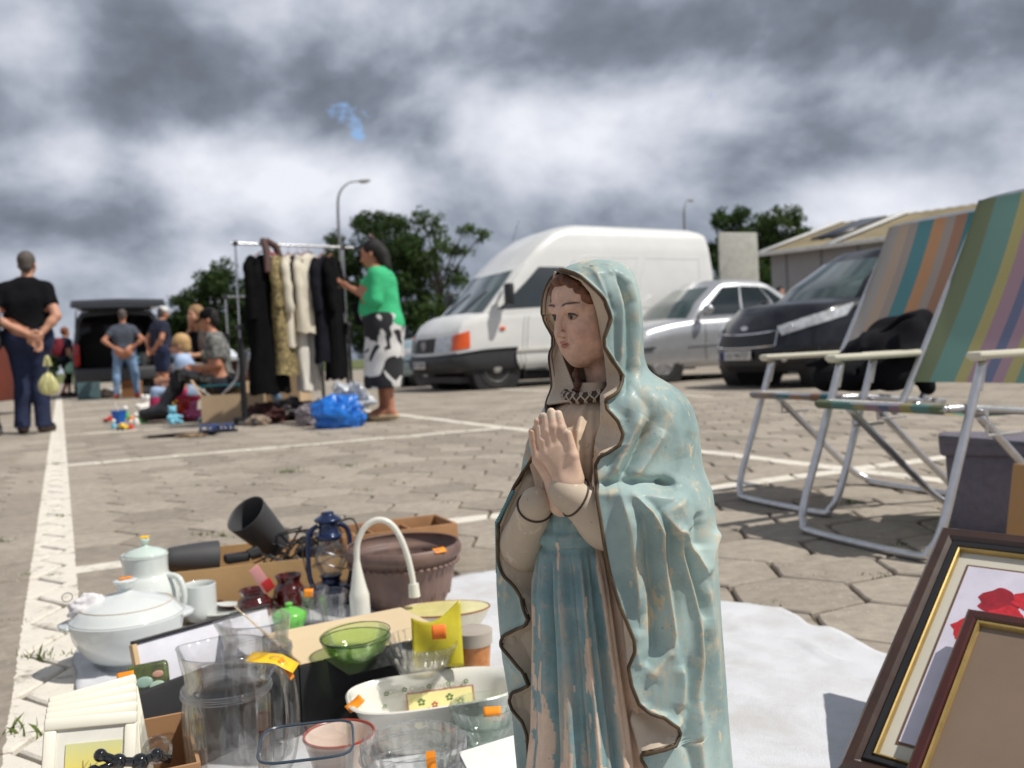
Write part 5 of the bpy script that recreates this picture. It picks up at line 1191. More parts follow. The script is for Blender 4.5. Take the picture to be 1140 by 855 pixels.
garment('short_jacket', .62, 'short black jacket hanging in front of the white trousers', BLK2, .52, .40, 1.6, 1.0, 4, ang=30, slen=.5, cat='jacket')
garment('white_trousers', .70, 'long white trousers hanging below the cream cardigan', WHT, 1.30, .30, 1.58, 1.0, 5, sleeves=False, ang=25, cat='trousers', split=True, thick=.05, off=.05)
garment('cream_cardigan', .74, 'chunky cream cardigan with one sleeve hanging free', CREAM, .78, .42, 1.62, 1.0, 6, ang=30, slen=.76, cat='cardigan')
garment('dark_coat', .90, 'charcoal coat beside the cream cardigan near the right end of the rail', DGRY, 1.05, .40, 1.6, 1.05, 7, ang=35)
garment('black_dress', .99, 'black dress farthest right on the rail', BLK2, 1.22, .36, 1.6, 1.1, 8, ang=45, cat='dress')
def necklace():
 b = RA + RD * .27; root = empty('red_necklace', (b.x, b.y, 0), math.atan2(RD.y, RD.x) + R(28), 'chunky red necklace hung over the neck of the long black coat', 'necklace')
 mb = MB()
 for k in range(26):
  a = R(-250 + 320 * k / 25); mb.ball((-.03 + math.cos(a) * .052, -.115, 1.50 + math.sin(a) * .11), .015, 8)
 mb.build('beads', mat('red_beads', srgb(196, 36, 34), .35), root)
 s_ = empty('brown_scarf', (b.x, b.y, 0), math.atan2(RD.y, RD.x) + R(28), 'brown knitted scarf thrown over the top bar above the black coat', 'scarf')
 mb = MB()
 for dx, z0, z1 in ((-.06, 1.72, 1.42), (.08, 1.74, 1.5)): mb.tube([(dx * .3, -.02, 1.74), (dx, -.09, (z0 + z1) / 2 + .06), (dx * 1.7, -.12, z1)], [.03, .036, .03], 10)
 mb.build('cloth', mat('brown_knit', srgb(92, 70, 66), .9, bump=.5, bscale=60), s_)
necklace()
def heap(name, loc, dim, m_, label, cat, seed=0, rz=0, amp=.28, group=None, fq=1.25, res=34, parent=None, flatb=True):
 """a crumpled mass of cloth or film lying on the ground"""
 def f(a, t):
  th = a * 6.28318; ph = (t - .5) * math.pi * .998; d = Vector((math.cos(th) * math.cos(ph), math.sin(th) * math.cos(ph), math.sin(ph)))
  n = fold_noise(d, fq, seed * 3.7); rdg = abs(mn.noise(d * fq * 2.3 + Vector((seed, 5, 2))))
  r_ = 1 + amp * n - amp * .9 * rdg; p = Vector((d.x * dim[0] / 2 * r_, d.y * dim[1] / 2 * r_, d.z * dim[2] * .62 * r_ + dim[2] * .38))
  if flatb and p.z < 0: p.z *= .05
  return p
 mb = MB(); mb.grid(f, res * 2, res, cu=True); return mb.build(name, m_, parent, smooth=50 if parent is None else 80, label=label, cat=cat, group=group, loc=loc, rot=(0, 0, rz))
def gp(x, y): v = G(x, y); return (v.x, v.y, 0)
heap('blue_bag', gp(378, 476), (.46, .34, .28), mat('blue_film', srgb(20, 112, 206), .35, var=.2, coat=.3), 'bright blue plastic bag slumped on the ground at the right end of the rail', 'bag', 3, amp=.27)
b_ = gp(394, 472); heap('clear_bag', (b_[0], b_[1] - .02, .1), (.36, .26, .26), mat('white_film', srgb(214, 218, 224), .3, var=.2, trans=.3, coat=.4), 'crumpled whitish plastic bag stuffed into the blue bag', 'bag', 6, amp=.5, fq=1.7)
STR = mat('striped_cloth', srgb(40, 34, 40), .9, col2=srgb(170, 160, 165), vscale=36)
heap('striped_top', gp(344, 474), (.22, .2, .2), STR, 'dark cloth with pale stripes lying beside the blue bag', 'clothes', 7, group='clothes heaped under the rail')
heap('dark_jumper', gp(322, 468), (.50, .34, .22), mat('dark_satin', (.03, .022, .026), .35, var=.5), 'black shiny jacket heaped below the cream cardigan', 'clothes', 8, amp=.45, group='clothes heaped under the rail')
heap('brown_jacket', gp(297, 471), (.4, .3, .2), mat('maroon_cloth', srgb(70, 36, 34), .8, var=.4), 'maroon garment heaped at the foot of the rail', 'clothes', 9, amp=.4, group='clothes heaped under the rail')
heap('beige_shoes', gp(287, 474), (.24, .14, .1), mat('beige_suede', srgb(150, 132, 116), .8), 'beige crumpled garment beside the left post of the rail', 'clothes', 10, group='clothes heaped under the rail')
b_ = gp(312, 462); heap('folded_jeans', (b_[0], b_[1], .12), (.2, .18, .22), LDENIM, 'light blue jeans showing below the long black coat', 'jeans', 11, amp=.3, group='clothes heaped under the rail')
heap('grey_top', gp(356, 466), (.2, .2, .18), mat('grey_satin', (.05, .05, .07), .4), 'small dark grey garment between the jacket heap and the blue bag', 'clothes', 12, group='clothes heaped under the rail')
CARD = mat('cardboard', srgb(176, 136, 92), .9, var=.12, vscale=3, bump=.1); CARD2 = mat('cardboard_pale', srgb(196, 170, 138), .9, var=.1, vscale=3)
CARDD = mat('cardboard_brown', srgb(140, 98, 62), .9, var=.12, vscale=4)
def open_box(name, loc, dim, m_, label, rz=0, th=.004, flaps=(40, 40, 60, 60), cat='box', group=None, fl=.3, inner=None):
 root = empty(name, loc, rz, label, cat, group); x, y, z = dim; mb = MB()
 mb.box((0, 0, th / 2), (x, y, th))
 for (c, d) in (((0, -y / 2 + th / 2, z / 2 + th), (x, th, z)), ((0, y / 2 - th / 2, z / 2 + th), (x, th, z)), ((-x / 2 + th / 2, 0, z / 2 + th), (th, y - 2 * th - .0004, z)), ((x / 2 - th / 2, 0, z / 2 + th), (th, y - 2 * th - .0004, z))): mb.box(c, d)
 mb.build('box_walls', m_, root, smooth=0)
 for i, a in enumerate(flaps):
  if a is None: continue
  if i < 2:
   sg = -1 if i == 0 else 1; mb = MB().frame(Matrix.Translation((0, sg * y / 2, z + th + .001)) @ Matrix.Rotation(R(-sg * a), 4, 'X')); mb.box((0, 0, y * fl / 2), (x, th, y * fl))
  else:
   sg = -1 if i == 2 else 1; mb = MB().frame(Matrix.Translation((sg * x / 2, 0, z + th + .001)) @ Matrix.Rotation(R(sg * a), 4, 'Y')); mb.box((0, 0, x * fl / 2), (th, y * .98, x * fl))
  mb.build('flap', inner or m_, root, smooth=0)
 return root
open_box('cardboard_box', gp(262, 470 - 3), (.62, .42, .27), CARD2, 'wide pale cardboard box on the ground behind the left post', R(12), flaps=(None, 20, 30, None))
q_ = GX(318, 10.4); open_box('cardboard_box', q_, (.42, .4, .5), CARD2, 'tall pale cardboard box standing behind the long coat', R(-6), flaps=(None, None, None, None))
def trestle():
 q = GX(290, 12.2); root = empty('display_table', q, R(10), 'reddish-brown panelled table with white goods laid on top behind the rail', 'table')
 BR = mat('brown_panel', srgb(86, 48, 36), .6, var=.2)
 mb = MB(); mb.box((0, 0, .32), (1.1, .55, .6), .01); mb.build('cabinet', BR, root); mb = MB(); mb.box((0, 0, .64), (1.25, .65, .03), .005); mb.build('table_top', mat('table_white', (.6, .6, .6), .4), root)
 for i, (dx, w, h, c, lb) in enumerate(((-.42, .24, .12, (200, 205, 214), 'white folded cloth on the left of the brown table'), (-.1, .3, .07, (120, 140, 170), 'blue-grey folded cloth in the middle of the brown table'), (.25, .26, .15, (216, 214, 208), 'white bundle on the right of the brown table'), (.48, .16, .1, (170, 120, 96), 'tan bundle at the right edge of the brown table'))):
  p = Vector(q) + Matrix.Rotation(R(10), 3, 'Z') @ Vector((dx, 0, .655)); heap('folded_cloth', p, (w, .3, h), mat('goods_%d' % i, srgb(*c), .8), lb, 'cloth', 20 + i, amp=.25, group='cloths on the brown table')
trestle()
heap('green_bag', gp(253, 468 - 8), (.2, .16, .26), mat('lime_film', srgb(120, 210, 30), .4), 'lime green bag on the ground behind the folding chair', 'bag', 31, amp=.3)
# toys around the child
TC = [((40, 110, 210), 'blue'), ((214, 60, 48), 'red'), ((236, 196, 60), 'yellow'), ((70, 180, 90), 'green'), ((236, 232, 226), 'white'), ((230, 120, 170), 'pink'), ((240, 140, 50), 'orange'), ((120, 190, 214), 'sky blue')]
def toy(kind, px, py, ci, label, s_=1.0, z=0.0):
 p = gp(px, py); c, nm = TC[ci]; m_ = mat('toy_' + nm.replace(' ', '_'), srgb(*c), .45, var=.1); mw = mat('toy_white', srgb(236, 232, 226), .45)
 rn = random.Random(px * 7 + py); rz = rn.uniform(0, 6)
 if kind == 'plush':
  q = SDF((-.16, -.14, -.02), (.16, .14, .34), .012); q.ell((0, 0, .08), (.075, .07, .085), k=.02).ell((0, -.01, .2), (.062, .06, .058), k=.02)
  for sg in (1, -1): q.ell((sg * .05, -.01, .255), (.024, .014, .024), k=.01).cone((sg * .05, -.02, .12), (sg * .11, -.07, .1), .026, .024, k=.02).cone((sg * .04, -.03, .04), (sg * .07, -.12, .03), .032, .03, k=.02)
  q.ell((0, -.06, .19), (.028, .02, .02), k=.01); o = q.build('plush_toy', m_, None, loc=(p[0], p[1], z)); tag(o, label, 'plush toy', 'plush toys beside the child'); o.scale = (s_,) * 3; o.rotation_euler = (R(rn.uniform(-40, 10)), 0, rn.uniform(-1.2, 1.2))
  mb = MB(); [mb.ball((sg * .022, -.065, .215), .007, 6) for sg in (1, -1)]; mb.build('eyes', BLACKP, o)
 elif kind == 'car':
  root = empty('toy_car', (p[0], p[1], z), rz, label, 'toy', 'small plastic toys on the paving'); mb = MB(); mb.box((0, 0, .03), (.15 * s_, .07 * s_, .03), .012); mb.box((-.01, 0, .056), (.075 * s_, .06 * s_, .03), .01, taper=.8); mb.build('body', m_, root)
  for x in (-.045, .045):
   for sg in (1, -1): mb = MB(); mb.cyl((x * s_, sg * .028 * s_, .018), (x * s_, sg * .042 * s_, .018), .018, n=12); mb.build('wheel', BLACKP, root)
 elif kind == 'bucket':
  root = empty('toy_bucket', (p[0], p[1], z), rz, label, 'toy', 'small plastic toys on the paving'); mb = MB(); mb.lathe([(.045 * s_, 0), (.065 * s_, .12 * s_), (.07 * s_, .12 * s_), (.066 * s_, .11 * s_), (.046 * s_, .01)], 20); mb.build('bucket', m_, root)
  mb = MB(); mb.tube(smooth_path([(-.066 * s_, 0, .115 * s_), (-.05 * s_, .02, .17 * s_), (0, .03, .19 * s_), (.05 * s_, .02, .17 * s_), (.066 * s_, 0, .115 * s_)], 4), .004, 6); mb.build('handle', mw, root)
 else:
  root = empty('toy_figure', (p[0], p[1], z), rz, label, 'toy', 'small plastic toys on the paving'); mb = MB(); mb.lathe([(.001, 0), (.03 * s_, 0), (.034 * s_, .02), (.022 * s_, .06 * s_), (.001, .075 * s_)], 14); mb.build('body', m_, root); mb = MB(); mb.ball((0, 0, .092 * s_), .026 * s_, 10); mb.build('head', mw, root)
for a in (('bucket', 133, 472, 0, 'blue toy bucket standing among the scattered toys', 1.2), ('car', 123, 470, 1, 'red toy car at the left end of the scattered toys'), ('figure', 140, 466, 3, 'green toy figure behind the blue bucket', 1.3), ('car', 147, 470, 6, 'orange toy car near the boots of the seated youth', .9),
          ('figure', 152, 473, 4, 'white toy figure near the black boots', 1.1), ('figure', 127, 477, 7, 'sky blue toy figure in front of the blue bucket', .8), ('car', 137, 479, 2, 'yellow toy car at the front of the scattered toys', .8), ('figure', 146, 478, 1, 'red toy figure at the front of the scattered toys', .8), ('car', 156, 467, 5, 'pink toy car beside the white plush toy', .8),
          ('plush', 166, 464, 4, 'large white plush toy sitting left of the seated youth\'s knees', 1.15), ('plush', 187, 466, 2, 'yellow plush toy behind the shins of the seated youth', .9), ('plush', 197, 467, 6, 'orange plush toy in the row of soft toys', .8), ('plush', 207, 468, 1, 'red plush toy under the knees of the seated youth', .9), ('plush', 216, 468, 5, 'pink plush toy near the folding chair', .8), ('plush', 192, 472, 7, 'sky blue plush toy lying low in front of the others', .7),
          ('bucket', 160, 471, 3, 'green toy bucket beside the white plush toy', .9)): toy(*a)
heap('black_mat', gp(203, 486), (.62, .18, .03), BLACKT, 'flat black cloth lying on the paving before the seated youth', 'cloth', 41, amp=.3)
heap('beige_cloth', gp(214, 487), (.26, .1, .035), mat('beige_cloth', srgb(150, 128, 104), .9), 'small beige cloth beside the blue sandals', 'cloth', 42, amp=.4)
def sandal(px, py, rz, lb):
 p = gp(px, py); root = empty('sandal', p, rz, lb, 'sandal', 'pair of blue sandals on the paving'); m_ = mat('blue_sandal', srgb(52, 72, 120), .7)
 mb = MB(); mb.loft([[(math.cos(a) * .045 * (1 - .2 * math.cos(a * 2)) , math.sin(a) * .13, z) for a in [i * .3927 for i in range(16)]] for z in (0, .025)]); mb.build('sole', SHOEB, root)
 mb = MB()
 for y in (-.07, -.02, .07): mb.tube(smooth_path([(-.042, y, .02), (-.03, y, .06), (.03, y, .06), (.042, y, .02)], 4), .012, 6)
 mb.build('straps', m_, root)
sandal(234, 482, R(60), 'left blue sandal of the pair before the folding chair'); sandal(249, 481, R(80), 'right blue sandal of the pair before the folding chair')
q_ = GX(97, 19.5); open_box('storage_crate', q_, (.42, .3, .36), mat('teal_grey_box', srgb(84, 108, 112), .7), 'teal-grey crate on the ground below the open tailgate', R(20), flaps=(None,) * 4, cat='crate')
q_ = GX(145, 19.6); open_box('cardboard_box', q_, (.36, .3, .26), CARDD, 'small brown cardboard box between the feet of the man in grey', R(10), flaps=(30, 30, None, None))
for i, (px, Y, c, lb) in enumerate(((115, 19.8, (60, 50, 44), 'dark bundle right of the teal-grey crate'), (160, 20, (52, 50, 52), 'dark bundle behind the right foot of the man in grey'), (124, 20.1, (190, 190, 188), 'white bundle behind the left foot of the man in grey'))):
 heap('bundle', GX(px, Y), (.4, .3, .2), mat('bundle_%d' % i, srgb(*c), .8), lb, 'bundle', 50 + i, group='bundles below the open tailgate')
for i, (dx, y, z, c, lb) in enumerate(((.55, .5, .66, (180, 178, 170), 'pale bundle inside the open boot on the right'), (.3, .4, .66, (90, 120, 140), 'blue-grey bundle inside the open boot'), (.68, .7, .66, (150, 110, 80), 'tan bundle at the right side of the open boot'))):
 c0 = GX(133, 21.2); fw = lot(0, 1); rt = Vector((fw.y, -fw.x, 0)); heap('boot_bundle', c0 + rt * dx + fw * y + Vector((0, 0, z)), (.35, .3, .3), mat('bootb_%d' % i, srgb(*c), .8), lb, 'bundle', 60 + i, group='bundles in the open boot')
# ------------------------------------------------------------------ painted plaster Madonna
SD = .80; _d0 = ray(690, 400); _h = Vector((_d0.x, _d0.y, 0)).normalized()      # horizontal line of sight to the statue
ST = Vector((_h.x * SD, _h.y * SD, 0)); sU = Vector((_h.y, -_h.x, 0)); sW = -_h         # sideways, towards us
def SL(x, y, w=0.0):
 """photograph position on the upright plane w metres nearer than the statue's axis -> (u, w, z) in statue space"""
 d = ray(x, y); t = (SD - w) / (d.x * _h.x + d.y * _h.y); p = CAMP + d * t - ST
 return np.array((p.dot(sU), w, p.z))
def sproj(q):
 """statue space array (N,3) of (u, w, z) -> photograph columns and rows"""
 U_, W_, Z_ = q[:, 0], q[:, 1], q[:, 2]
 P3 = np.outer(U_, np.array(sU)) + np.outer(W_, np.array(sW)) + np.outer(Z_, (0, 0, 1)) + np.array(ST) - np.array(CAMP)
 f = P3 @ np.array(_F); return 570 + FPX * (P3 @ np.array(_RT)) / f, 427.5 - FPX * (P3 @ np.array(_UP)) / f
def s2w(q): return sU * float(q[0]) + sW * float(q[1]) + Vector((0, 0, float(q[2])))
def interp(tab, y, col): return np.interp(y, [r[0] for r in tab], [r[col] for r in tab])
PXM = SD / FPX / _d0.normalized().dot(_F) * 1.0      # metres per photograph pixel at the axis (about)
statue = empty('madonna_statue', ST, 0, 'painted plaster statue of a praying woman in a worn pale blue mantle and veil', 'statue')
MT = [(289, 664, 2), (291, 663, 17), (294, 663, 27), (300, 662, 38), (308, 660, 45), (320, 659, 50), (335, 659, 53), (350, 660, 54), (380, 662, 53), (400, 664, 52), (418, 669, 53), (425, 677, 59), (430, 682, 64), (441, 685, 73), (450, 686, 80), (463, 685, 86), (480, 684, 92), (523, 681, 99), (548, 680, 110), (590, 673, 121), (650, 675, 123), (700, 678, 123), (750, 683, 122), (800, 689, 120), (855, 694, 120), (950, 700, 122), (1120, 708, 126)]
NEAR = [(297, 619), (299, 628), (305, 640), (311, 649), (318, 656), (330, 668), (338, 674), (350, 679), (358, 681), (369, 677), (377, 673.5), (387, 674), (397, 680), (412, 689), (423, 693), (431, 691), (436, 684), (441, 675), (450, 677), (463, 688), (477, 694), (487, 691), (494, 680), (499, 669), (508, 664), (523, 665.5), (541, 667), (562, 670.5), (589, 675), (613, 680), (632, 686), (650, 692), (665, 699), (682, 706), (693, 706.5), (709, 700), (728, 703.5), (746, 711), (755, 721), (761, 736), (773, 750), (783, 756), (790, 750), (793.5, 735), (796, 714), (802, 713), (815, 721), (829, 731), (841, 744), (850, 758), (870, 772), (900, 764), (940, 745), (980, 760), (1040, 790), (1120, 780)]
FAR = [(297, 611), (300, 608), (310, 607), (325, 606), (340, 605), (352, 607), (362, 611), (372, 615), (390, 615), (405, 617), (420, 620), (440, 622), (452, 623), (470, 619), (490, 606), (520, 588), (540, 573), (556, 560), (575, 556), (600, 556), (608, 557), (625, 560), (639, 566), (655, 575), (667, 583), (681, 591), (690, 587), (696, 578), (705, 562), (712, 560), (729, 571), (746, 585), (758, 590), (764, 583), (769, 571), (779, 568), (788, 571), (801, 583), (815, 588), (843, 590), (880, 592), (940, 585), (1120, 590)]
def arr(t): a = np.array(t, float); return a[:, 0], a[:, 1]
_zt = lambda y: SL(680, y)[2]
def seg_d(px, py, line, w):
 """signed side and distance of pixels to a polyline given in photograph space"""
 best = np.full(px.shape, 1e9); tt = np.zeros(px.shape)
 n = len(line) - 1
 for i in range(n):
  ax, ay = line[i]; bx, by = line[i + 1]; dx, dy = bx - ax, by - ay; L2 = dx * dx + dy * dy
  t = np.clip(((px - ax) * dx + (py - ay) * dy) / L2, 0, 1); d = np.hypot(px - ax - t * dx, py - ay - t * dy); sd = np.sign((px - ax) * dy - (py - ay) * dx)
  m_ = d < np.abs(best); best = np.where(m_, d * np.where(sd == 0, 1, sd), best); tt = np.where(m_, (i + t) / n, tt)
 return best, tt
FOLDS = [  # (polyline, height in mm, width left, width right) in photograph space: crests and hollows of the mantle
 ([(655, 293), (664, 303), (671, 318), (676, 332)], 1.6, 7, 4), ([(669, 305), (674, 320), (679, 334), (684, 350)], -1.3, 4, 4),
 ([(672, 292), (684, 306), (690, 325), (692, 350), (691, 385), (690, 412)], 2.0, 7, 4), ([(682, 300), (692, 318), (699, 337), (701, 358), (701, 388), (701, 414), (697, 437)], -4.2, 3.5, 5),
 ([(690, 301), (700, 316), (706, 337), (708, 365), (707, 400), (711, 420)], 2.6, 5, 8), ([(684, 352), (684, 380), (687, 405)], -1.2, 4, 4),
 ([(700, 425), (712, 440), (722, 455), (727, 475)], -1.4, 9, 9), ([(716, 430), (738, 452), (752, 480), (760, 510)], 1.6, 14, 14), ([(724, 470), (713, 493), (702, 515), (690, 535)], -4.6, 5, 5), ([(716, 462), (703, 485), (692, 508), (682, 530)], 3.0, 7, 5),
 ([(738, 478), (727, 498), (716, 516), (704, 533)], 3.4, 6, 9), ([(700, 455), (692, 476), (684, 500), (676, 525)], -1.6, 6, 6), ([(770, 480), (764, 510), (752, 535)], -1.2, 12, 10),
 ([(663, 540), (685, 538), (710, 537), (737, 538), (750, 540)], -5.0, 6, 4), ([(732, 536), (741, 540), (752, 541)], -4.5, 5, 5), ([(664, 549), (690, 547), (715, 549), (735, 552), (756, 556)], 2.6, 8, 10),
 ([(690, 548), (697, 580), (703, 615), (708, 650), (711, 684)], 4.0, 13, 4), ([(703, 552), (713, 580), (721, 610), (726, 650), (731, 690), (733, 730)], -4.6, 8, 9), ([(700, 545), (718, 566), (729, 592), (736, 625), (742, 667), (747, 700), (749, 725)], 5.0, 4, 6),
 ([(712, 552), (728, 572), (740, 596), (748, 630), (753, 670), (756, 720)], -2.0, 5, 5), ([(730, 570), (745, 593), (758, 625), (766, 650), (773, 684), (778, 730), (776, 780)], 4.2, 6, 4),
 ([(757, 600), (768, 630), (777, 660), (785, 690)], -5.0, 6, 6), ([(745, 585), (758, 601), (771, 617), (784, 641)], 4.6, 5, 6), ([(797, 590), (791, 612), (786, 640)], 3.0, 5, 4), ([(770, 570), (776, 590), (778, 612)], -4.2, 7, 8),
 ([(784, 645), (790, 680), (796, 730), (800, 790)], 2.8, 6, 8), ([(785, 700), (788, 750), (789, 810)], -3.0, 6, 6), ([(742, 555), (752, 572), (757, 590)], 3.4, 20, 20),
 ([(712, 700), (708, 722), (714, 746)], 1.6, 8, 8), ([(722, 755), (735, 738), (748, 722)], 2.6, 5, 9), ([(735, 700), (728, 725), (718, 742)], -2.5, 9, 7), ([(758, 740), (760, 765), (758, 790)], 3.0, 6, 8), ([(768, 730), (769, 780), (764, 830)], -2.6, 6, 6),
 ([(728, 800), (745, 810), (760, 800)], 2.2, 5, 10), ([(726, 803), (728, 815), (738, 822)], -2.8, 5, 7), ([(780, 780), (778, 830), (786, 900)], 2.6, 7, 6), ([(758, 815), (768, 840), (775, 870)], -2.0, 6, 6),
 ([(560, 610), (566, 650), (563, 690)], 1.6, 5, 7), ([(568, 640), (578, 665), (575, 690)], -1.8, 5, 5), ([(563, 712), (566, 735), (578, 750)], 1.8, 6, 6), ([(600, 470), (590, 500), (578, 530)], 2, 6, 6)]
def fold_disp(px, py, front):
 d = np.zeros(px.shape)
 for line, h, wl, wr in FOLDS:
  a, t = seg_d(px, py, line, 0); w_ = np.where(a > 0, wl, wr); q = np.abs(a) / w_
  end = np.clip(np.minimum(t, 1 - t) * 7, 0, 1) ** .8
  prof = np.exp(-q ** 1.45 * 1.1)
  d += h * 1e-3 * prof * (.25 + .75 * end) * 1.7
 return d * front
def mantle_grid(nz=520, na=420, expand=0.0):
 ys = np.concatenate([np.linspace(289, 300, 22)[:-1], np.linspace(300, 870, nz - 60), np.linspace(870, 1120, 40)[1:]])
 ny, nx = arr(NEAR); fy, fx = arr(FAR)
 rows = []
 for y in ys:
  cx, hw = np.interp(y, [r[0] for r in MT], [r[1] for r in MT]), np.interp(y, [r[0] for r in MT], [r[2] for r in MT])
  z = SL(cx, y)[2]; uc = SL(cx, y)[0]; Wd = hw * PXM
  Dd = Wd * np.interp(y, [289, 400, 440, 480, 600, 1120], [1.1, 1.12, .95, .78, .80, .85])
  if y < 297: a0, a1 = R(86), R(86 - 360)
  else:
   def ang(x):
    u = (x - cx) * PXM
    for _ in range(3):
     s_ = np.clip(-u / Wd, -.999, .999); w = Dd * math.sqrt(1 - s_ * s_); u = (x - cx) * PXM * (SD - w) / SD
    return math.asin(np.clip(-u / Wd, -.999, .999))
   xn, xf = np.interp(y, ny, nx), np.interp(y, fy, fx); a0 = ang(xn); af = math.asin(np.clip((cx - xf) / hw, -1, 1))
   # the far hem: behind the face it lies past the outline, lower down on the outline itself
   kf = min(1, max(0, (y - 385) / 80)); af = (math.pi - af) * (1 - kf) + af * kf
   a1 = af - 2 * math.pi
   k = min(1, (y - 297) / 3); a0 = a0 * k + R(86) * (1 - k); a1 = a1 * k + R(86 - 360) * (1 - k)
  rows.append((y, uc, z, Wd, Dd, a0, a1))
 Rw = np.array(rows)
 kk = np.hanning(23); kk /= kk.sum()
 for cI in (1, 3, 4): v_ = Rw[:, cI].copy(); pd = np.pad(v_, 11, mode='edge'); sm_ = np.convolve(pd, kk, 'valid'); bl_ = np.clip((Rw[:, 0] - 300) / 20, 0, 1); Rw[:, cI] = v_ * (1 - bl_) + sm_ * bl_
 t = np.linspace(0, 1, na); tt = t - .10 * np.sin(2 * np.pi * t) / (2 * np.pi) * 0
 # more columns on the near side
 tt = tt ** 1.25
 A = Rw[:, 5][:, None] + (Rw[:, 6] - Rw[:, 5])[:, None] * tt[None, :]
 W_, D_2 = Rw[:, 3][:, None], Rw[:, 4][:, None]; Y = Rw[:, 0][:, None] + 0 * A
 am = np.mod(A + np.pi, 2 * np.pi) - np.pi        # -pi..pi
 flat = np.where((am > R(15)) & (Y > 470), np.clip(1 - (am - R(15)) / R(45), .12, 1), 1)
 flat = 1 - (1 - flat) * np.clip((Y - 470) / 60, 0, 1)
 u = -W_ * np.sin(A); w = D_2 * np.cos(A) * flat
 nu_, nw = -np.sin(A), np.cos(A)
 q = np.stack([(u + Rw[:, 1][:, None]).ravel(), w.ravel(), (Rw[:, 2][:, None] + 0 * A).ravel()], 1)
 px, py = sproj(q); front = np.clip((np.cos(A).ravel() + .15) * 3, 0, 1)
 dsp = fold_disp(px, py, front)
 back = np.clip(-(np.cos(A).ravel()) * 2, 0, 1); zz = q[:, 2]
 dsp += back * (.0028 * np.sin(A.ravel() * 9 + 3 * np.sin(zz * 9)) + .0012 * np.sin(A.ravel() * 21)) * np.clip((Y.ravel() - 320) / 200, 0, 1)
 # arm carried under the cloth; hem edges turned outwards
 ax, ay = px - 722, py - 572; dsp += .013 * np.exp(-(ax / 46) ** 2 - ((ay - .12 * ax) / 34) ** 2) * front
 hem = np.minimum(tt, 1 - tt)[None, :] + 0 * A; dsp += .0016 * np.exp(-(hem.ravel() / .012) ** 2)
 waveN = np.gradient(np.interp(Rw[:, 0], ny, nx)); wob = (np.abs(waveN) * .0012)[:, None] * np.exp(-(t / .03) ** 2)[None, :]; dsp += np.clip(wob.ravel(), 0, .004)
 dsp += expand
 q[:, 0] += nu_.ravel() * dsp; q[:, 1] += nw.ravel() * dsp
 return q, len(ys), na, Rw
def to_world(q): return np.outer(q[:, 0], np.array(sU)) + np.outer(q[:, 1], np.array(sW)) + np.outer(q[:, 2], (0, 0, 1))
def quads_grid(nr, nc):
 i = np.arange(nr - 1)[:, None] * nc + np.arange(nc - 1)[None, :]; i = i.ravel(); return np.stack([i, i + 1, i + nc + 1, i + nc], 1)
def paint_mat(name, c1, c2, worn, dirt, rough=.42, chips=.5, seed=0.0, streak=True, use_attr=False):
 m, nt, b = new_mat(name); N, L = nt.nodes, nt.links; tc_ = N.new('ShaderNodeTexCoord')
 def noise(s, d=6, r=.6, sc3=(1, 1, 1), off=0):
  n = N.new('ShaderNodeTexNoise'); n.inputs['Scale'].default_value = s; n.inputs['Detail'].default_value = d; n.inputs['Roughness'].default_value = r
  mp = N.new('ShaderNodeMapping'); mp.inputs['Scale'].default_value = sc3; mp.inputs['Location'].default_value = (off + seed, off, seed); L.new(tc_.outputs['Object'], mp.inputs[0]); L.new(mp.outputs[0], n.inputs['Vector']); return n.outputs['Fac']
 def step(v, a, b_): r_ = N.new('ShaderNodeMapRange'); r_.inputs['From Min'].default_value = a; r_.inputs['From Max'].default_value = b_; L.new(v, r_.inputs['Value']); return r_.outputs[0]
 if use_attr:
  at_ = N.new('ShaderNodeVertexColor'); at_.layer_name = 'paint'; base = at_.outputs[0]
  base = mixc(nt, 1, base, mixc(nt, step(noise(40), .35, .65), (.82, .82, .82), (1.08, 1.08, 1.08)), 'MULTIPLY')
 else: base = mixc(nt, step(noise(14, 5), .35, .65), c1, c2)
 geo = N.new('ShaderNodeNewGeometry')
 ridge = step(mth(nt, 'ADD', geo.outputs['Pointiness'], mth(nt, 'MULTIPLY', mth(nt, 'SUBTRACT', noise(45, 6, .75), .5), .22)), .512, .545)
 base = mixc(nt, mth(nt, 'MULTIPLY', ridge, .8 * chips * 1.4), base, worn)
 if streak:
  s1 = step(noise(26, 7, .6, (1, 1, .16), 3), .575, .65); base = mixc(nt, mth(nt, 'MULTIPLY', s1, .75 * chips), base, worn)
  s2 = step(noise(38, 8, .62, (1, 1, .5), 9), .632, .652); base = mixc(nt, mth(nt, 'MULTIPLY', s2, chips * 1.5), base, worn)
 sp = step(noise(340, 2, .5), .70, .74); base = mixc(nt, mth(nt, 'MULTIPLY', sp, .45), base, dirt)
 d1 = step(noise(20, 8, .72, (1, 1, .6), 21), .58, .72); base = mixc(nt, mth(nt, 'MULTIPLY', d1, .35), base, dirt)
 L.new(base, b.inputs['Base Color']); b.inputs['Roughness'].default_value = rough; b.inputs['Coat Weight'].default_value = .10; b.inputs['Coat Roughness'].default_value = .25
 L.new(mth(nt, 'ADD', mth(nt, 'MULTIPLY', noise(50, 5), .35), rough - .02), b.inputs['Roughness'])
 bp = N.new('ShaderNodeBump'); bp.inputs['Strength'].default_value = .35; bp.inputs['Distance'].default_value = .0007; L.new(mth(nt, 'ADD', noise(150, 5, .65, (1, 1, .5)), mth(nt, 'MULTIPLY', sp, .3)), bp.inputs['Height']); L.new(bp.outputs[0], b.inputs['Normal'])
 return m
WORN = srgb(206, 190, 160); DIRT = srgb(96, 84, 66)
BLUE = paint_mat('mantle_blue', srgb(130, 154, 154), srgb(172, 192, 188), WORN, DIRT, chips=.6, rough=.5)
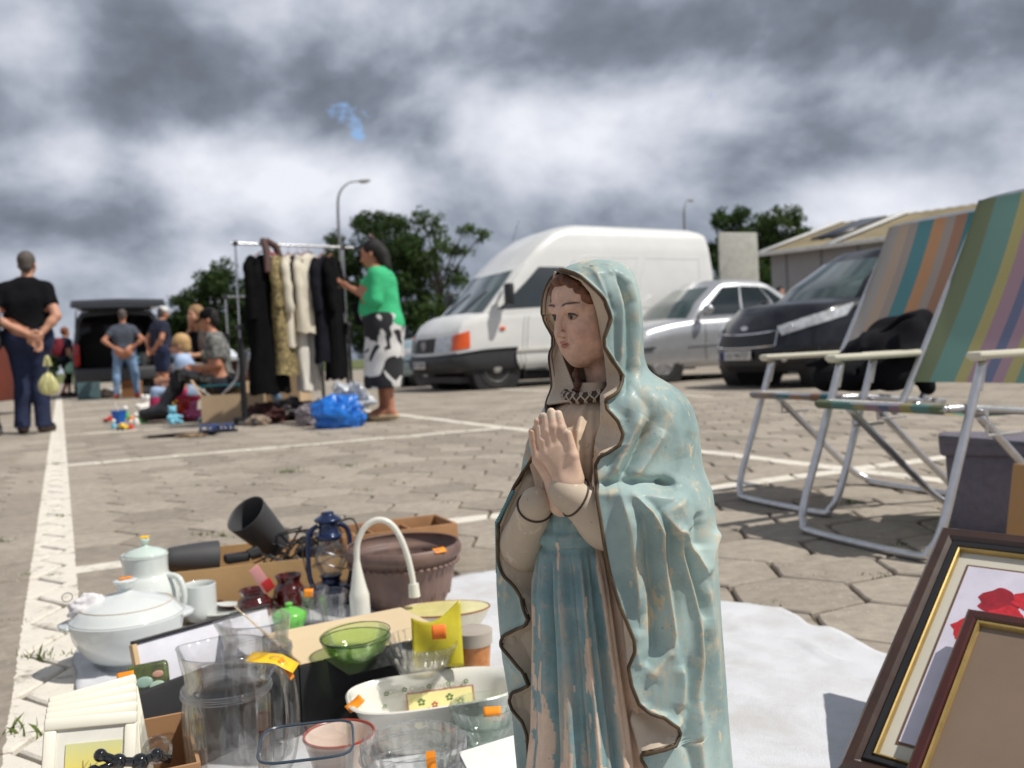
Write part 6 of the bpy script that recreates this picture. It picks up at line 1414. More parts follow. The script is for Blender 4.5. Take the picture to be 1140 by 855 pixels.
LINING = paint_mat('lining_beige', srgb(186, 170, 150), srgb(204, 188, 168), srgb(222, 210, 190), DIRT, chips=.3, seed=4, rough=.55)
GOWNM = paint_mat('gown_paint', None, None, srgb(196, 172, 148), DIRT, chips=.42, seed=7, rough=.5, use_attr=True)
TRIM = mat('hem_gilt', srgb(56, 42, 30), .6, .0, var=.5, vscale=45, col2=srgb(98, 78, 50)); DKL = mat('painted_dark_line', srgb(70, 56, 44), .6)
q, nr, nc, Rw = mantle_grid()
mo = np_mesh('mantle', to_world(q), np.zeros((0, 3), int), quads_grid(nr, nc), [BLUE, LINING, TRIM], statue, relax=1, flip=True)
# make sure the outside faces out, then give the plaster its thickness
n0 = mo.data.polygons[(nr // 2) * (nc - 1) + 60].normal
if n0.dot(sW) < 0: mo.data.flip_normals()
md = mo.modifiers.new('thick', 'SOLIDIFY'); md.thickness = .0032; md.offset = -1; md.material_offset = 1; md.material_offset_rim = 2
G_ = q.reshape(nr, nc, 3)
for col in (0, nc - 1):
 pts = [s2w(G_[i, col]) for i in range(20, nr, 2)]; mb = MB(); mb.tube(pts, .0015, 8); mb.build('gilt_hem', TRIM, statue, smooth=180)
# lining seen inside the opening
def strip(name, hem, base, y0, y1, back_h, back_b, m_, n=160, k=14, curve=.3, side=0):
 hy, hx = arr(hem); by, bx = arr(base); V_ = []
 for y in np.linspace(y0, y1, n):
  i = int(np.argmin(np.abs(Rw[:, 0] - y))); hp = G_[i, 0 if side == 0 else nc - 1]; xb = np.interp(y, by, bx); wb = hp[1] - back_b(y)
  b_ = SL(xb, y, wb)
  for j in range(k):
   t = j / (k - 1); p = hp * (1 - t) + b_ * t; p = p.copy(); p[1] -= math.sin(t * math.pi) * curve * .01 + back_h * (1 - t); p[2] = hp[2] * (1 - t) + b_[2] * t
   V_.append(p)
 o = np_mesh(name, to_world(np.array(V_)), np.zeros((0, 3), int), quads_grid(n, k), m_, statue, relax=1); md = o.modifiers.new('t', 'SOLIDIFY'); md.thickness = .002; md.offset = 0; return o
strip('veil_lining', NEAR, [(300, 624), (312, 645), (325, 657), (345, 664), (360, 667), (380, 671), (400, 674), (430, 676), (440, 669), (455, 668), (470, 668), (490, 662), (540, 660)], 304, 540, .0012, lambda y: float(np.interp(y, [300, 330, 380, 430, 460, 540], [.006, .016, .024, .022, .012, .008])), LINING)
strip('mantle_lining', NEAR, [(540, 655), (560, 660), (620, 676), (680, 692), (750, 704), (800, 702), (855, 715), (1100, 740)], 545, 1100, .0012, lambda y: .014, LINING)
strip('veil_lining', FAR, [(300, 618), (330, 616), (360, 620), (400, 628), (430, 640), (455, 642), (480, 634), (500, 618), (520, 592)], 302, 446, -.001, lambda y: float(np.interp(y, [300, 400, 430, 460, 520], [-.004, .0, -.006, -.02, -.01])), LINING, side=1)
strip('mantle_lining', FAR, [(540, 606), (600, 612), (700, 612), (800, 612), (1100, 630)], 548, 1100, .0015, lambda y: .012, LINING, side=1)
# gown
GT_ = [(425, 661, 14), (436, 660, 18), (444, 657, 27), (455, 654, 38), (475, 652, 47), (520, 651, 50), (560, 648, 47), (585, 646, 44), (596, 645, 43), (604, 646, 45), (625, 649, 47), (700, 657, 54), (800, 667, 66), (900, 673, 84), (1120, 688, 100)]
def gown():
 ys = np.concatenate([np.linspace(425, 870, 400), np.linspace(872, 1120, 40)]); na = 300; A = np.linspace(0, 2 * np.pi, na); V_ = []
 cx = interp(GT_, ys, 1); hw = interp(GT_, ys, 2); z = np.array([SL(c, y)[2] for c, y in zip(cx, ys)]); uc = np.array([SL(c, y)[0] for c, y in zip(cx, ys)])
 Wd = (hw * PXM)[:, None]; AA = A[None, :]; Y = ys[:, None] + 0 * AA
 u = -Wd * np.sin(AA); w = Wd * 1.02 * np.cos(AA) + .006 + .016 * np.clip((Y - 596) / 60, 0, 1)
 s_ = -np.sin(AA) + 0 * Y; am = np.mod(AA + np.pi, 2 * np.pi) - np.pi
 ph = am * 12.5 + .8 * np.sin(am * 3.1 + 1) + (Y - 600) * .004 * np.sin(am * 2)
 tri = (np.abs(((ph / (2 * np.pi)) % 1) - .5) * 2); pleat = np.clip((Y - 600) / 40, 0, 1) * (.0120 * (tri ** .7 - .5) + .0016 * np.sin(ph * 2.3 + 1))
 belt = .0035 * np.exp(-((Y - 592) / 8) ** 4) - .002 * np.exp(-((Y - 603) / 4) ** 2); bl = .0025 * np.clip(1 - np.abs(Y - 572) / 16, 0, 1) * (.5 + .5 * np.sin(am * 14))
 ch = np.clip(1 - np.abs(Y - 505) / 70, 0, 1) * (.0042 * np.sin(am * 13 + (Y - 440) * .01) + .0022 * np.sin(am * 23 - 1))
 bust = .006 * np.exp(-((am - R(4)) / .42) ** 2 - ((Y - 492) / 24) ** 2) + .009 * np.exp(-((am - R(92)) / .4) ** 2 - ((Y - 492) / 24) ** 2)
 dsp = pleat + belt + bl + ch + bust; u = u - np.sin(AA) * dsp; w = w + np.cos(AA) * dsp
 q2 = np.stack([(u + uc[:, None]).ravel(), w.ravel(), (z[:, None] + 0 * AA).ravel()], 1)
 px, py = sproj(q2); amf = am.ravel() + 0 * px if am.shape[0] > 1 else np.tile(am.ravel(), len(ys)); plf = np.broadcast_to(tri, Y.shape).ravel()
 beige = np.array(srgb(198, 176, 152)); teal = np.array(srgb(130, 160, 163)); pink = np.array(srgb(224, 198, 176)); deep = np.array(srgb(108, 138, 144))
 rn = np.array([mn.noise(Vector((float(x) * .05, float(y) * .009, 0))) for x, y in zip(px[::1], py[::1])])
 rn2 = np.array([mn.noise(Vector((float(x) * .22, float(y) * .035, 4))) for x, y in zip(px, py)])
 c = np.tile(beige, (len(px), 1)); isT = (py > 556 + (px - 640) * .15) & (px < np.where(py < 604, 678, 660 + (py - 600) * .145 + rn2 * 2))
 tl = teal[None, :] * (1 - .25 * (rn2[:, None] > .1)) + deep[None, :] * .25 * (rn2[:, None] > .1); c = np.where(isT[:, None], tl, c)
 rb = (~isT) & (py > 590); c = np.where(rb[:, None], pink[None, :], c)
 worn = isT & (py > 604) & ((rn * .55 + rn2 * .45 + (plf - .5) * .75 + (py - 740) * .0018) > .30); c = np.where(worn[:, None], pink[None, :], c)
 seam = isT & (np.abs(px - (676 + (py - 600) * .10)) < 1.2);
 o = np_mesh('gown', to_world(q2), np.zeros((0, 3), int), quads_grid(len(ys), na), GOWNM, statue, colors=None, relax=0)
 ca = o.data.color_attributes.new('paint', 'FLOAT_COLOR', 'POINT'); c4 = np.ones((len(px), 4), np.float32); c4[:, :3] = c; ca.data.foreach_set('color', c4.ravel())
 pf = o.data.polygons[200 * (na - 1) + 5].normal
 if pf.dot(sW) < 0: o.data.flip_normals()
gown()
# sleeves, hands, head: distance fields in statue space (x=u, y=-w, z) turned to the world by one matrix
SM = Matrix(((sU.x, -sW.x, 0, 0), (sU.y, -sW.y, 0, 0), (0, 0, 1, 0), (0, 0, 0, 1)))
def S3(x, y, w): a = SL(x, y, w); return np.array((a[0], -a[1], a[2]))
SKINP = paint_mat('painted_skin', srgb(198, 158, 138), srgb(208, 170, 150), srgb(222, 198, 176), srgb(120, 92, 74), chips=.35, seed=11, rough=.45, streak=False, use_attr=True)
def fin(o): o.matrix_local = SM; return o
def sleeves():
 s = SDF(S3(545, 660, .11).clip(-9, 9) - .02, S3(700, 520, -.06) + .03, .0011) if False else None
 lo = np.array((-.14, -.115, S3(600, 660, 0)[2])); hi = np.array((.06, .05, S3(600, 515, 0)[2]))
 s = SDF(lo, hi, .0012)
 s.cone(S3(712, 592, .008), S3(678, 576, .040), .024, .0262, k=.004); s.cone(S3(678, 576, .040), S3(634, 550, .056), .0256, .0142, k=.006)
 s.cone(S3(634, 550, .056), S3(630, 547, .056), .0148, .0142, k=.002)
 s.cone(S3(634, 541, .069), S3(624, 536, .068), .009, .009, k=.0, mode='sub') if False else None
 o = s.build('near_sleeve', LINING, statue); fin(o); o.name = 'sleeve'
 s = SDF(lo, hi, .0012)
 s.cone(S3(590, 650, -.045), S3(583, 605, -.008), .014, .020, k=.01); s.cone(S3(583, 605, -.008), S3(597, 560, .040), .0205, .0135, k=.01)
 o = s.build('sleeve', LINING, statue); fin(o)
 def ring(c, ax, r_, th=.0009, m_=DKL, nm='cuff_line', a0=0, a1=360):
  ax = Vector(ax).normalized(); e = ax.orthogonal().normalized(); f = ax.cross(e); mb = MB(); mb.tube([Vector(c) + e * math.cos(R(a)) * r_ + f * math.sin(R(a)) * r_ for a in range(0, 360, 12)], th, 6, closed=True); fin(mb.build(nm, m_, statue, smooth=180))
 a, b = S3(634, 550, .056), S3(676, 574, .040); ring(a + (b - a) * .16, b - a, .0164)
 a, b = S3(597, 560, .040), S3(583, 605, -.008); ring(a + (b - a) * .08, b - a, .0148)
sleeves()
def hands():
 lo = np.array((-.105, -.105, S3(600, 575, 0)[2])); hi = np.array((.0, .0, S3(600, 448, 0)[2]))
 for side in (0, 1):
  s = SDF(lo, hi, .00055)
  dx, dy, w0, dw = (0, 0, .057, 1) if side == 0 else (-9, 5, .0425, -1)
  F_ = lambda x, y, w=0: S3(x + dx, y + dy, w0 + w * dw)
  nk = (.0016 if side == 0 else .0)
  # palm: web of metacarpals, then fingers and thumb
  for (kx, ky) in ((608, 507), (614.5, 501), (621.5, 497), (629, 498)): s.cone(F_(634, 543, -.001), F_(kx, ky), .0072, .0050, k=.006)
  s.cone(F_(634, 556, 0), F_(632, 538, 0), .0105, .0098, k=.006)
  for (b, m_, t, r_) in (((608, 507), (603.5, 490), (601, 475.5), .0037), ((614.5, 501), (609.5, 480), (607.5, 464), .0040), ((621.5, 497), (616, 475), (613.5, 458.5), .0042), ((629, 498), (625, 477), (621.5, 461), .0042)):
   s.cone(F_(*b), F_(*m_, .0012), r_ + .0004, r_, k=.0016); s.cone(F_(*m_, .0012), F_(*t, -.001), r_, r_ * .78, k=.0012)
  s.cone(F_(641, 532, .001), F_(638, 507, .0045), .0062, .0044, k=.006); s.cone(F_(638, 507, .0045), F_(632.5, 483, .003), .0044, .0033, k=.002)
  def col(v):
   c = np.tile(np.array(srgb(224, 190, 166)), (len(v), 1)); p = np.stack([v[:, 0], -v[:, 1], v[:, 2]], 1); px, py = sproj(p)
   tip = (py < 466) | ((px > 628) & (py < 482)); c = np.where(tip[:, None], np.array(srgb(216, 192, 170)), c); return c
  o = s.build('hand', SKINP, statue, colors=col); fin(o)
hands()
def head():
 # built at life size, then scaled; face looks along local -Y
 HS = .360; s = SDF((-.12, -.14, -.20), (.12, .13, .16), .0018)
 s.ell((0, .012, .055), (.074, .092, .082), k=.01); s.ell((0, -.028, -.008), (.060, .066, .088), k=.03)
 s.ell((0, -.045, .062), (.056, .042, .05), k=.03)
 for sg in (1, -1):
  s.ell((sg * .034, -.058, -.022), (.026, .026, .03), k=.03); s.ell((sg * .045, -.02, -.052), (.02, .03, .03), k=.03)
 s.ell((0, -.064, -.078), (.021, .021, .018), k=.025); s.ell((0, -.05, -.07), (.035, .03, .026), k=.02)
 s.ell((0, -.080, -.050), (.03, .014, .022), k=.02)
 # sockets, eyeballs, lids
 for sg in (1, -1):
  s.ell((sg * .031, -.101, .024), (.021, .018, .0135), k=.014, mode='sub')
  s.ell((sg * .031, -.0735, .022), (.0148, .0148, .0148), k=.002)
  for q in range(9):      # upper and lower lid rims
   a = R(-75 + 150 * q / 8); a2 = R(-75 + 150 * (q + 1) / 8)
   if q < 8:
    for zz, up_ in ((.0068, 1), (-.0052, -1)):
     P_ = lambda t: (sg * .031 + math.sin(t) * .0138, -.0735 - math.cos(t) * .0152 + (.0015 if up_ > 0 else .0022), .022 + zz * math.cos(t) + (.001 if up_ > 0 else 0))
     s.cone(P_(a), P_(a2), .0026 if up_ > 0 else .002, k=.002)
  s.cone((sg * .014, -.088, .040), (sg * .034, -.088, .046), .006, .0065, k=.012); s.cone((sg * .034, -.088, .046), (sg * .050, -.072, .038), .0065, .005, k=.012)
 s.cone((0, -.092, .042), (0, -.110, -.008), .0068, .0082, k=.012); s.ell((0, -.1105, -.0125), (.0095, .0085, .0078), k=.006)
 for sg in (1, -1): s.ell((sg * .0098, -.101, -.0155), (.0066, .0085, .0058), k=.005); s.ell((sg * .0058, -.106, -.0225), (.003, .004, .002), k=.002, mode='sub')
 s.cone((0, -.100, -.022), (0, -.097, -.031), .004, .005, k=.006)
 for sg in (1, -1):
  s.cone((0, -.1015, -.0345), (sg * .009, -.0990, -.0335), .0036, .0036, k=.002); s.cone((sg * .009, -.0990, -.0335), (sg * .0185, -.0905, -.0372), .0036, .0018, k=.002)
  s.cone((0, -.0995, -.0435), (sg * .008, -.0970, -.0430), .0044, .0040, k=.002); s.cone((sg * .008, -.0970, -.0430), (sg * .0175, -.0900, -.0385), .0040, .0018, k=.002)
 s.cone((-.018, -.0945, -.0385), (0, -.1055, -.0388), .0011, .0014, k=.0015, mode='sub'); s.cone((.018, -.0945, -.0385), (0, -.1055, -.0388), .0011, .0014, k=.0015, mode='sub')
 s.ell((0, -.098, -.056), (.014, .006, .0045), k=.008, mode='sub')
 s.cone((0, .012, -.04), (0, .02, -.19), .047, .056, k=.02)
 def col(v):
  x, y, z = v[:, 0], v[:, 1], v[:, 2]; c = np.tile(np.array(srgb(222, 182, 160)), (len(v), 1)); ax = np.abs(x)
  def put(m_, rgb, a=1.0): nonlocal c; a_ = (np.clip(m_, 0, 1) * a)[:, None]; c = c * (1 - a_) + np.array(srgb(*rgb)) * a_
  put(1 - np.hypot((ax - .046) / .028, (z + .018) / .03), (200, 134, 116), .45)
  br = .0495 + .004 * np.sin(np.clip((ax - .012) / .042, 0, 1) * 3.0); put(np.clip((1.2 - np.abs(z - br) / (.0036 - .0014 * np.clip((ax - .02) / .035, 0, 1))), 0, 1) * (ax > .013) * (ax < .053) * (y < -.04), (84, 50, 34), 1)
  ex, ez = (ax - .031), (z - .022); ball = (ex ** 2 / .0118 ** 2 + (ez + .0006) ** 2 / .0046 ** 2 < 1) & (y < -.080)
  put(ball * 1.0, (164, 152, 140)); ir = np.hypot(x - np.where(x > 0, .031, -.031) , ez * 1.0); put((ball & (ir < .0064)) * 1.0, (58, 58, 52)); put((ball & (ir < .0032)) * 1.0, (20, 16, 14))
  put(((ex ** 2 / .0148 ** 2 + (ez - .001) ** 2 / .0092 ** 2 < 1) & ~ball & (z > .022) & (y < -.075)) * 1.0, (62, 42, 34), 1.0)
  put(((ex ** 2 / .0150 ** 2 + ez ** 2 / .0085 ** 2 < 1) & ~ball & (z < .022) & (y < -.075)) * 1.0, (120, 84, 70), .6)
  put(1.6 - np.abs(z - .036 - .002) / .0018 - (ax - .031) ** 2 * 3000, (128, 88, 70), .5 ) if False else None
  lip = ((ax / .0150) ** 2 + ((z + .0388) / .0092) ** 2 < 1) & (y < -.085); put(lip * 1.0, (172, 104, 92), .8)
  put((lip & (np.abs(z + .0388) < .0012)) * 1.0, (92, 44, 40), .8); put((((ax - .0058) ** 2 + (z + .0225) ** 2 < .0022 ** 2) & (y < -.09)) * 1.0, (92, 56, 46), .8)
  put((np.hypot(x + .006, (y + .112) * .7) < .0045) * (z > -.012) * (z < .03) * 1.0, (214, 190, 168), .6); put((np.hypot(x - .002, z + .085) < .012) * (y < -.07), (210, 186, 164), .55)
  return c
 hc = S3(659, 356, -.002); yaw = R(46)
 o = s.build('head', SKINP, statue, colors=col)
 M_ = SM @ Matrix.Translation(Vector(hc)) @ Matrix.Rotation(-yaw, 4, 'Z') @ Matrix.Rotation(R(10), 4, 'X') @ Matrix.Diagonal((HS * .93, HS, HS * 1.01, 1)); o.matrix_local = M_
 # wavy hair round the face: many lobes
 h = SDF((-.12, -.13, -.16), (.12, .12, .17), .0022); rn = random.Random(5)
 for sg in (1, -1):
  for row in range(4):
   pts = []
   for q in range(15):
    t = q / 14; a = R(92 - 72 * t); yy = -.078 + .020 * row + .03 * t + .006 * math.sin(q * 1.9 + row * 2)
    pts.append((sg * (math.cos(a) * (.066 + .005 * row) + .004 * math.sin(q * 2.1 + row)), yy, .018 + math.sin(a) * (.087 + .005 * row) + .003 * math.cos(q * 2.3)))
   for a_, b_ in zip(pts, pts[1:]): h.cone(a_, b_, .0115 + .002 * math.sin(row * 3), .0115, k=.003)
 ho = h.build('hair', mat('painted_hair', srgb(116, 74, 52), .5, var=.5, vscale=40, bump=.5, bscale=60, bdist=.004), statue); ho.matrix_local = M_
 # long lock beside the neck
 mb = MB(); mb.tube(smooth_path([Vector(S3(645, 404, .004)), Vector(S3(641, 416, .010)), Vector(S3(643, 428, .012)), Vector(S3(640, 436, .016))], 6), [.0026 + .0008 * math.sin(i * 1.2) for i in range(19)], 8); fin(mb.build('hair_lock', mat('painted_hair_dark', srgb(96, 62, 46), .6), statue, smooth=180))
 # collar with carved scrolls
 cc = Vector(S3(660, 434, .008)); mb = MB(); ring = []
 for q in range(48):
  a = 2 * math.pi * q / 48; ring.append(cc + Vector((math.cos(a) * .0225, math.sin(a) * .0235, .0045 * math.sin(a) + .003 * math.cos(a))))
 mb.tube(ring, .0046, 10, closed=True); fin(mb.build('collar', mat('collar_dark', srgb(66, 48, 40), .5), statue, smooth=180))
 mb = MB(); pts = []
 for q in range(620):
  b2 = q / 620 * 2 * math.pi * 22; a = 2 * math.pi * q / 620 + .075 * math.sin(2 * b2); h_ = 1.15 * math.sin(b2)
  r_ = .0048 * math.cos(h_); pts.append(cc + Vector((math.cos(a) * (.0225 + r_), math.sin(a) * (.0235 + r_), .0048 * math.sin(h_) + .0045 * math.sin(a) + .003 * math.cos(a))))
 mb.tube(pts, .0007, 5, closed=True); fin(mb.build('collar_scrolls', mat('collar_light', srgb(190, 178, 158), .5), statue, smooth=180))
head()
def beads():
 for (x0, y0, x1, y1, n, w) in ((571, 548, 553, 582, 12, .004), (553, 582, 554, 640, 17, 0.0), (606, 604, 601, 690, 22, .016), (601, 690, 600, 760, 16, .018)):
  mb = MB()
  for q in range(n):
   t = q / n; p = S3(x0 + (x1 - x0) * t, y0 + (y1 - y0) * t, w); mb.ball(tuple(p), .0019, 6)
  fin(mb.build('beading', mat('bead_blue', srgb(96, 146, 152), .5), statue, smooth=180))
 mb = MB(); mb.lathe([(.001, 0), (.12, 0), (.125, .006), (.12, .02), (.001, .022)], 48); mb.build('plinth', LINING, statue)
beads()
# ------------------------------------------------------------------ wares on the white sheet
def MP(x, y, z=0.0):          # metres per photograph pixel at that spot
 g = G(x, y, z); return (g - CAMP).dot(_F) / FPX
def gz(x, y, z=0.0): g = G(x, y, z); return (g.x, g.y, z)
def sheet_mat():
 m, nt, b = new_mat('sheet_white'); N, L = nt.nodes, nt.links; tc_ = N.new('ShaderNodeTexCoord')
 def nz(s, d, r, ty='FBM', sc3=(1, 1, 1)):
  n = N.new('ShaderNodeTexNoise'); n.noise_type = ty; n.inputs['Scale'].default_value = s; n.inputs['Detail'].default_value = d; n.inputs['Roughness'].default_value = r; n.inputs['Distortion'].default_value = .3
  mp = N.new('ShaderNodeMapping'); mp.inputs['Scale'].default_value = sc3; mp.inputs['Rotation'].default_value = (0, 0, .6); L.new(tc_.outputs['Object'], mp.inputs[0]); L.new(mp.outputs[0], n.inputs['Vector']); return n.outputs['Fac']
 cr = N.new('ShaderNodeValToRGB'); L.new(nz(7, 8, .7), cr.inputs[0]); e = cr.color_ramp.elements; e[0].position = .3; e[0].color = (.50, .49, .48, 1); e[1].position = .55; e[1].color = (.62, .63, .66, 1); L.new(cr.outputs[0], b.inputs['Base Color']); b.inputs['Roughness'].default_value = .9
 h = mth(nt, 'ADD', mth(nt, 'MULTIPLY', nz(4.5, 3, .5, 'RIDGED_MULTIFRACTAL', (1, .35, 1)), .30), mth(nt, 'ADD', mth(nt, 'MULTIPLY', nz(11, 4, .55, 'RIDGED_MULTIFRACTAL'), .08), mth(nt, 'MULTIPLY', nz(420, 1, .5), .02)))
 bp = N.new('ShaderNodeBump'); bp.inputs['Strength'].default_value = 1; bp.inputs['Distance'].default_value = .045; L.new(h, bp.inputs['Height']); L.new(bp.outputs[0], b.inputs['Normal']); return m
def poly_sheet():
 out = [(-.90, 1.93), (-.6, 2.06), (-.3, 2.22), (-.1, 2.40), (.14, 2.30), (.36, 2.08), (.54, 1.94), (.565, 1.83), (.60, 1.80), (.63, 1.66), (.68, 1.60), (.62, 1.40), (.70, 1.1), (.66, .80), (.3, .52), (-.1, .50), (-.36, .70), (-.50, 1.0), (-.61, 1.25), (-.74, 1.53), (-.83, 1.72)]
 P_ = smooth_path([(x, y, 0) for x, y in out], 8, closed=True); c = Vector((-.05, 1.35, 0)); n = len(P_); V_, F_ = [], []; K = 60
 for k in range(K + 1):
  t = 1 - k / K
  for i, p in enumerate(P_):
   e = .012 * mn.noise(p * 9) * (1 if k == 0 else .0); q = c + (p - c) * (t + e) if k < K else c + (p - c) * .001
   w = mn.noise(Vector((q.x * 5, q.y * 5, 1))) ; wr = abs(mn.noise(Vector((q.x * 3.1 + q.y * 2, q.y * 4 - q.x * 2.2, 7)))); edge = max(0, 1 - k / 5)
   z = .0045 + (.003 * max(0, w) + .010 * max(0, .07 - wr) * 8) + edge * .006 * max(0, mn.noise(Vector((p.x * 6, p.y * 6, 3)))) + .0016 * mn.noise(q * 22)
   V_.append((q.x, q.y, max(.003, z)))
 for k in range(K):
  for i in range(n): j = (i + 1) % n; F_.append((k * n + i, k * n + j, (k + 1) * n + j, (k + 1) * n + i))
 mb = MB(); mb.add(V_, F_); o = mb.build('white_sheet', sheet_mat(), smooth=180, label='creased white cloth sheet spread on the paving under the wares', cat='sheet', recalc=True)
 if o.data.polygons[len(o.data.polygons) // 2].normal.z < 0: o.data.flip_normals()
 md = o.modifiers.new('s', 'SOLIDIFY'); md.thickness = .0015; md.offset = 1
poly_sheet()
PORC = mat('porcelain_white', srgb(214, 218, 216), .12, var=.03, coat=.6); PORCG = mat('porcelain_greenish', srgb(214, 219, 214), .12, var=.03, coat=.6)
ORST = mat('sticker_orange', srgb(255, 150, 20), .6, var=.06); YST = mat('sticker_yellow', srgb(250, 196, 30), .6, var=.06)
DG = mat('dark_grey_ceramic', srgb(66, 66, 68), .55, var=.1, bump=.1); BRG = mat('brown_glaze', srgb(72, 16, 12), .12, coat=.9, var=.3)
CL = glass('clear_glass', (.996, .998, .996), .90); CLG = glass('greenish_glass', (.955, .985, .965), .86); GRN = glass('green_glass', (.88, .97, .78), .84); PRS = glass('pressed_glass', (.994, .997, .995), .84, bump=.6, bscale=70)
def sticker(parent, M_, w=.02, h=.016, m_=ORST, bend=.0):
 mb = MB().frame(M_); mb.grid(lambda a, b: ((a - .5) * w, (b - .5) * h, bend * (2 * a - 1) ** 2 + .0003), 7, 3); return mb.build('price_sticker', m_, parent, recalc=False, solid=.0003)
def TR(x=0, y=0, z=0, rx=0, ry=0, rz=0): return Matrix.Translation((x, y, z)) @ Euler((R(rx), R(ry), R(rz))).to_matrix().to_4x4()
def shell_prof(outer, th):
 """outer: (r,z) from the foot to the rim -> closed wall of that thickness"""
 inner = [(max(r_ - th, .0005), z + (th if i == 0 else th * .4)) for i, (r_, z) in enumerate(outer)]
 inner[-1] = (outer[-1][0] - th * .8, outer[-1][1] - .0003); lip = (outer[-1][0] - th * .4, outer[-1][1] + th * .35)
 return [(.0004, outer[0][1])] + list(outer) + [lip] + inner[::-1] + [(.0004, outer[0][1] + th)]
def thing(name, loc, label, cat, rz=0, group=None): return empty(name, loc, R(rz), label, cat, group)
def dense(pr, n=5):
 P_ = smooth_path([(r_, 0, z) for r_, z in pr], n); return [(max(p.x, .0004), p.z) for p in P_]
# tureen
def tureen():
 x, y, _ = gz(138, 748); s = .206 / .2; r = thing('soup_tureen', (x, y + .03, .006), 'large white porcelain tureen with domed lid at the left edge of the sheet', 'tureen', 20)
 mb = MB(); mb.lathe(shell_prof(dense([(.045, 0), (.048, .008), (.072, .022), (.094, .052), (.103, .080), (.106, .094)]), .004), 64); mb.build('bowl', PORC, r)
 for sg in (1, -1):
  mb = MB(); mb.grid(lambda a, b: (sg * (.1 + .022 * math.sin(a * math.pi) * b), (a - .5) * .085, .092 - .004 * b), 14, 5); mb.build('lug_handle', PORC, r, solid=.007)
 mb = MB(); mb.lathe(dense([(.1, .0925), (.103, .096), (.100, .1), (.082, .118), (.052, .131), (.022, .138), (.011, .141)]) + dense([(.009, .146), (.013, .152), (.020, .158), (.021, .163), (.0005, .166)]), 64); lid = mb.build('lid', PORC, r)
 mb = MB(); mb.tube([(math.cos(a / 30 * math.pi) * .0835, math.sin(a / 30 * math.pi) * .0835, .1178) for a in range(60)], .0006, 4, closed=True); mb.build('gold_line', mat('faint_gold', srgb(206, 170, 130), .4), lid)
 sticker(lid, TR(0, 0, .1665, 0, 0, 20), .024, .018, ORST)
 # crumpled printed tissue on the lid
 t = empty('tissue_tag', (x - .065, y + .0, .006 + .112), R(20), 'crumpled white printed tissue tucked under the left of the tureen lid', 'tissue')
 heap('paper', (.012, 0, -.006), (.085, .04, .040), mat('tissue_white', srgb(232, 228, 230), .7), None, None, 5, amp=.4, fq=.7, parent=t)
 mb = MB(); mb.tube([(-.028 + math.cos(a * .35) * .009, -.02 + math.sin(a * .35) * .006, .036 + math.sin(a * .35) * .007) for a in range(18)], .0008, 5, closed=True); mb.build('printed_ring', mat('tissue_print', srgb(110, 96, 100), .8), t)
tureen()
def coffee_pot():
 x, y, _ = gz(167, 703); r = thing('coffee_pot', (x, y, .006), 'tall white porcelain coffee pot with lid behind the tureen', 'coffee pot', -8)
 mb = MB(); mb.lathe(shell_prof(dense([(.042, 0), (.056, .012), (.066, .05), (.066, .085), (.054, .112), (.046, .124), (.046, .155), (.0475, .162)]), .003), 56); mb.build('body', PORCG, r)
 mb = MB(); mb.lathe(dense([(.044, .162), (.0445, .166), (.034, .173), (.014, .179), (.006, .182)]) + dense([(.005, .186), (.010, .192), (.009, .198), (.0005, .200)]), 40); lid = mb.build('lid', mat('celadon_lid', srgb(208, 224, 214), .15, coat=.5), r); sticker(lid, TR(.0, 0, .2012, 12), .02, .014, YST)
 mb = MB(); mb.tube(smooth_path([(.05, 0, .118), (.08, -.01, .112), (.092, -.014, .08), (.084, -.012, .045), (.062, 0, .03)], 8), .0065, 10); mb.build('handle', PORCG, r)
 mb = MB(); mb.tube(smooth_path([(-.040, .01, .118), (-.050, .014, .140), (-.062, .018, .158)], 6), [.016 - .006 * i / 12 for i in range(13)], 12); mb.build('spout', PORCG, r)
coffee_pot()
def mug(name, px, py, label, rad, h, m_, handle=(-1, 0), cat='mug', inner=None, rz=0, z=.005, prof=None, rimm=None):
 x, y, _ = gz(px, py); r = thing(name, (x, y, z), label, cat, rz)
 mb = MB(); mb.lathe(shell_prof(dense(prof or [(rad * .8, 0), (rad * .92, h * .08), (rad, h * .3), (rad, h)]), .003), 44); mb.build('body', m_, r)
 if handle:
  hx, hy = handle; mb = MB(); mb.tube(smooth_path([(hx * rad * .97, hy * rad * .97, h * .8), (hx * (rad + .018), hy * (rad + .018), h * .78), (hx * (rad + .024), hy * (rad + .024), h * .5), (hx * (rad + .012), hy * (rad + .012), h * .24), (hx * rad * .96, hy * rad * .96, h * .2)], 6), .0045, 8); mb.build('handle', m_, r)
 return r
x, y, _ = gz(243, 690); r = thing('saucer', (x, y + .02, .005), 'pale green saucer lying between the white mug and the brown jars', 'saucer'); mb = MB(); mb.lathe(shell_prof(dense([(.03, 0), (.045, .006), (.058, .015)]), .003), 40); mb.build('plate', PORCG, r)
mug('mug', 224, 692, 'white mug with its handle to the left beside the coffee pot', .036, .080, PORC, (-.75, -.66))
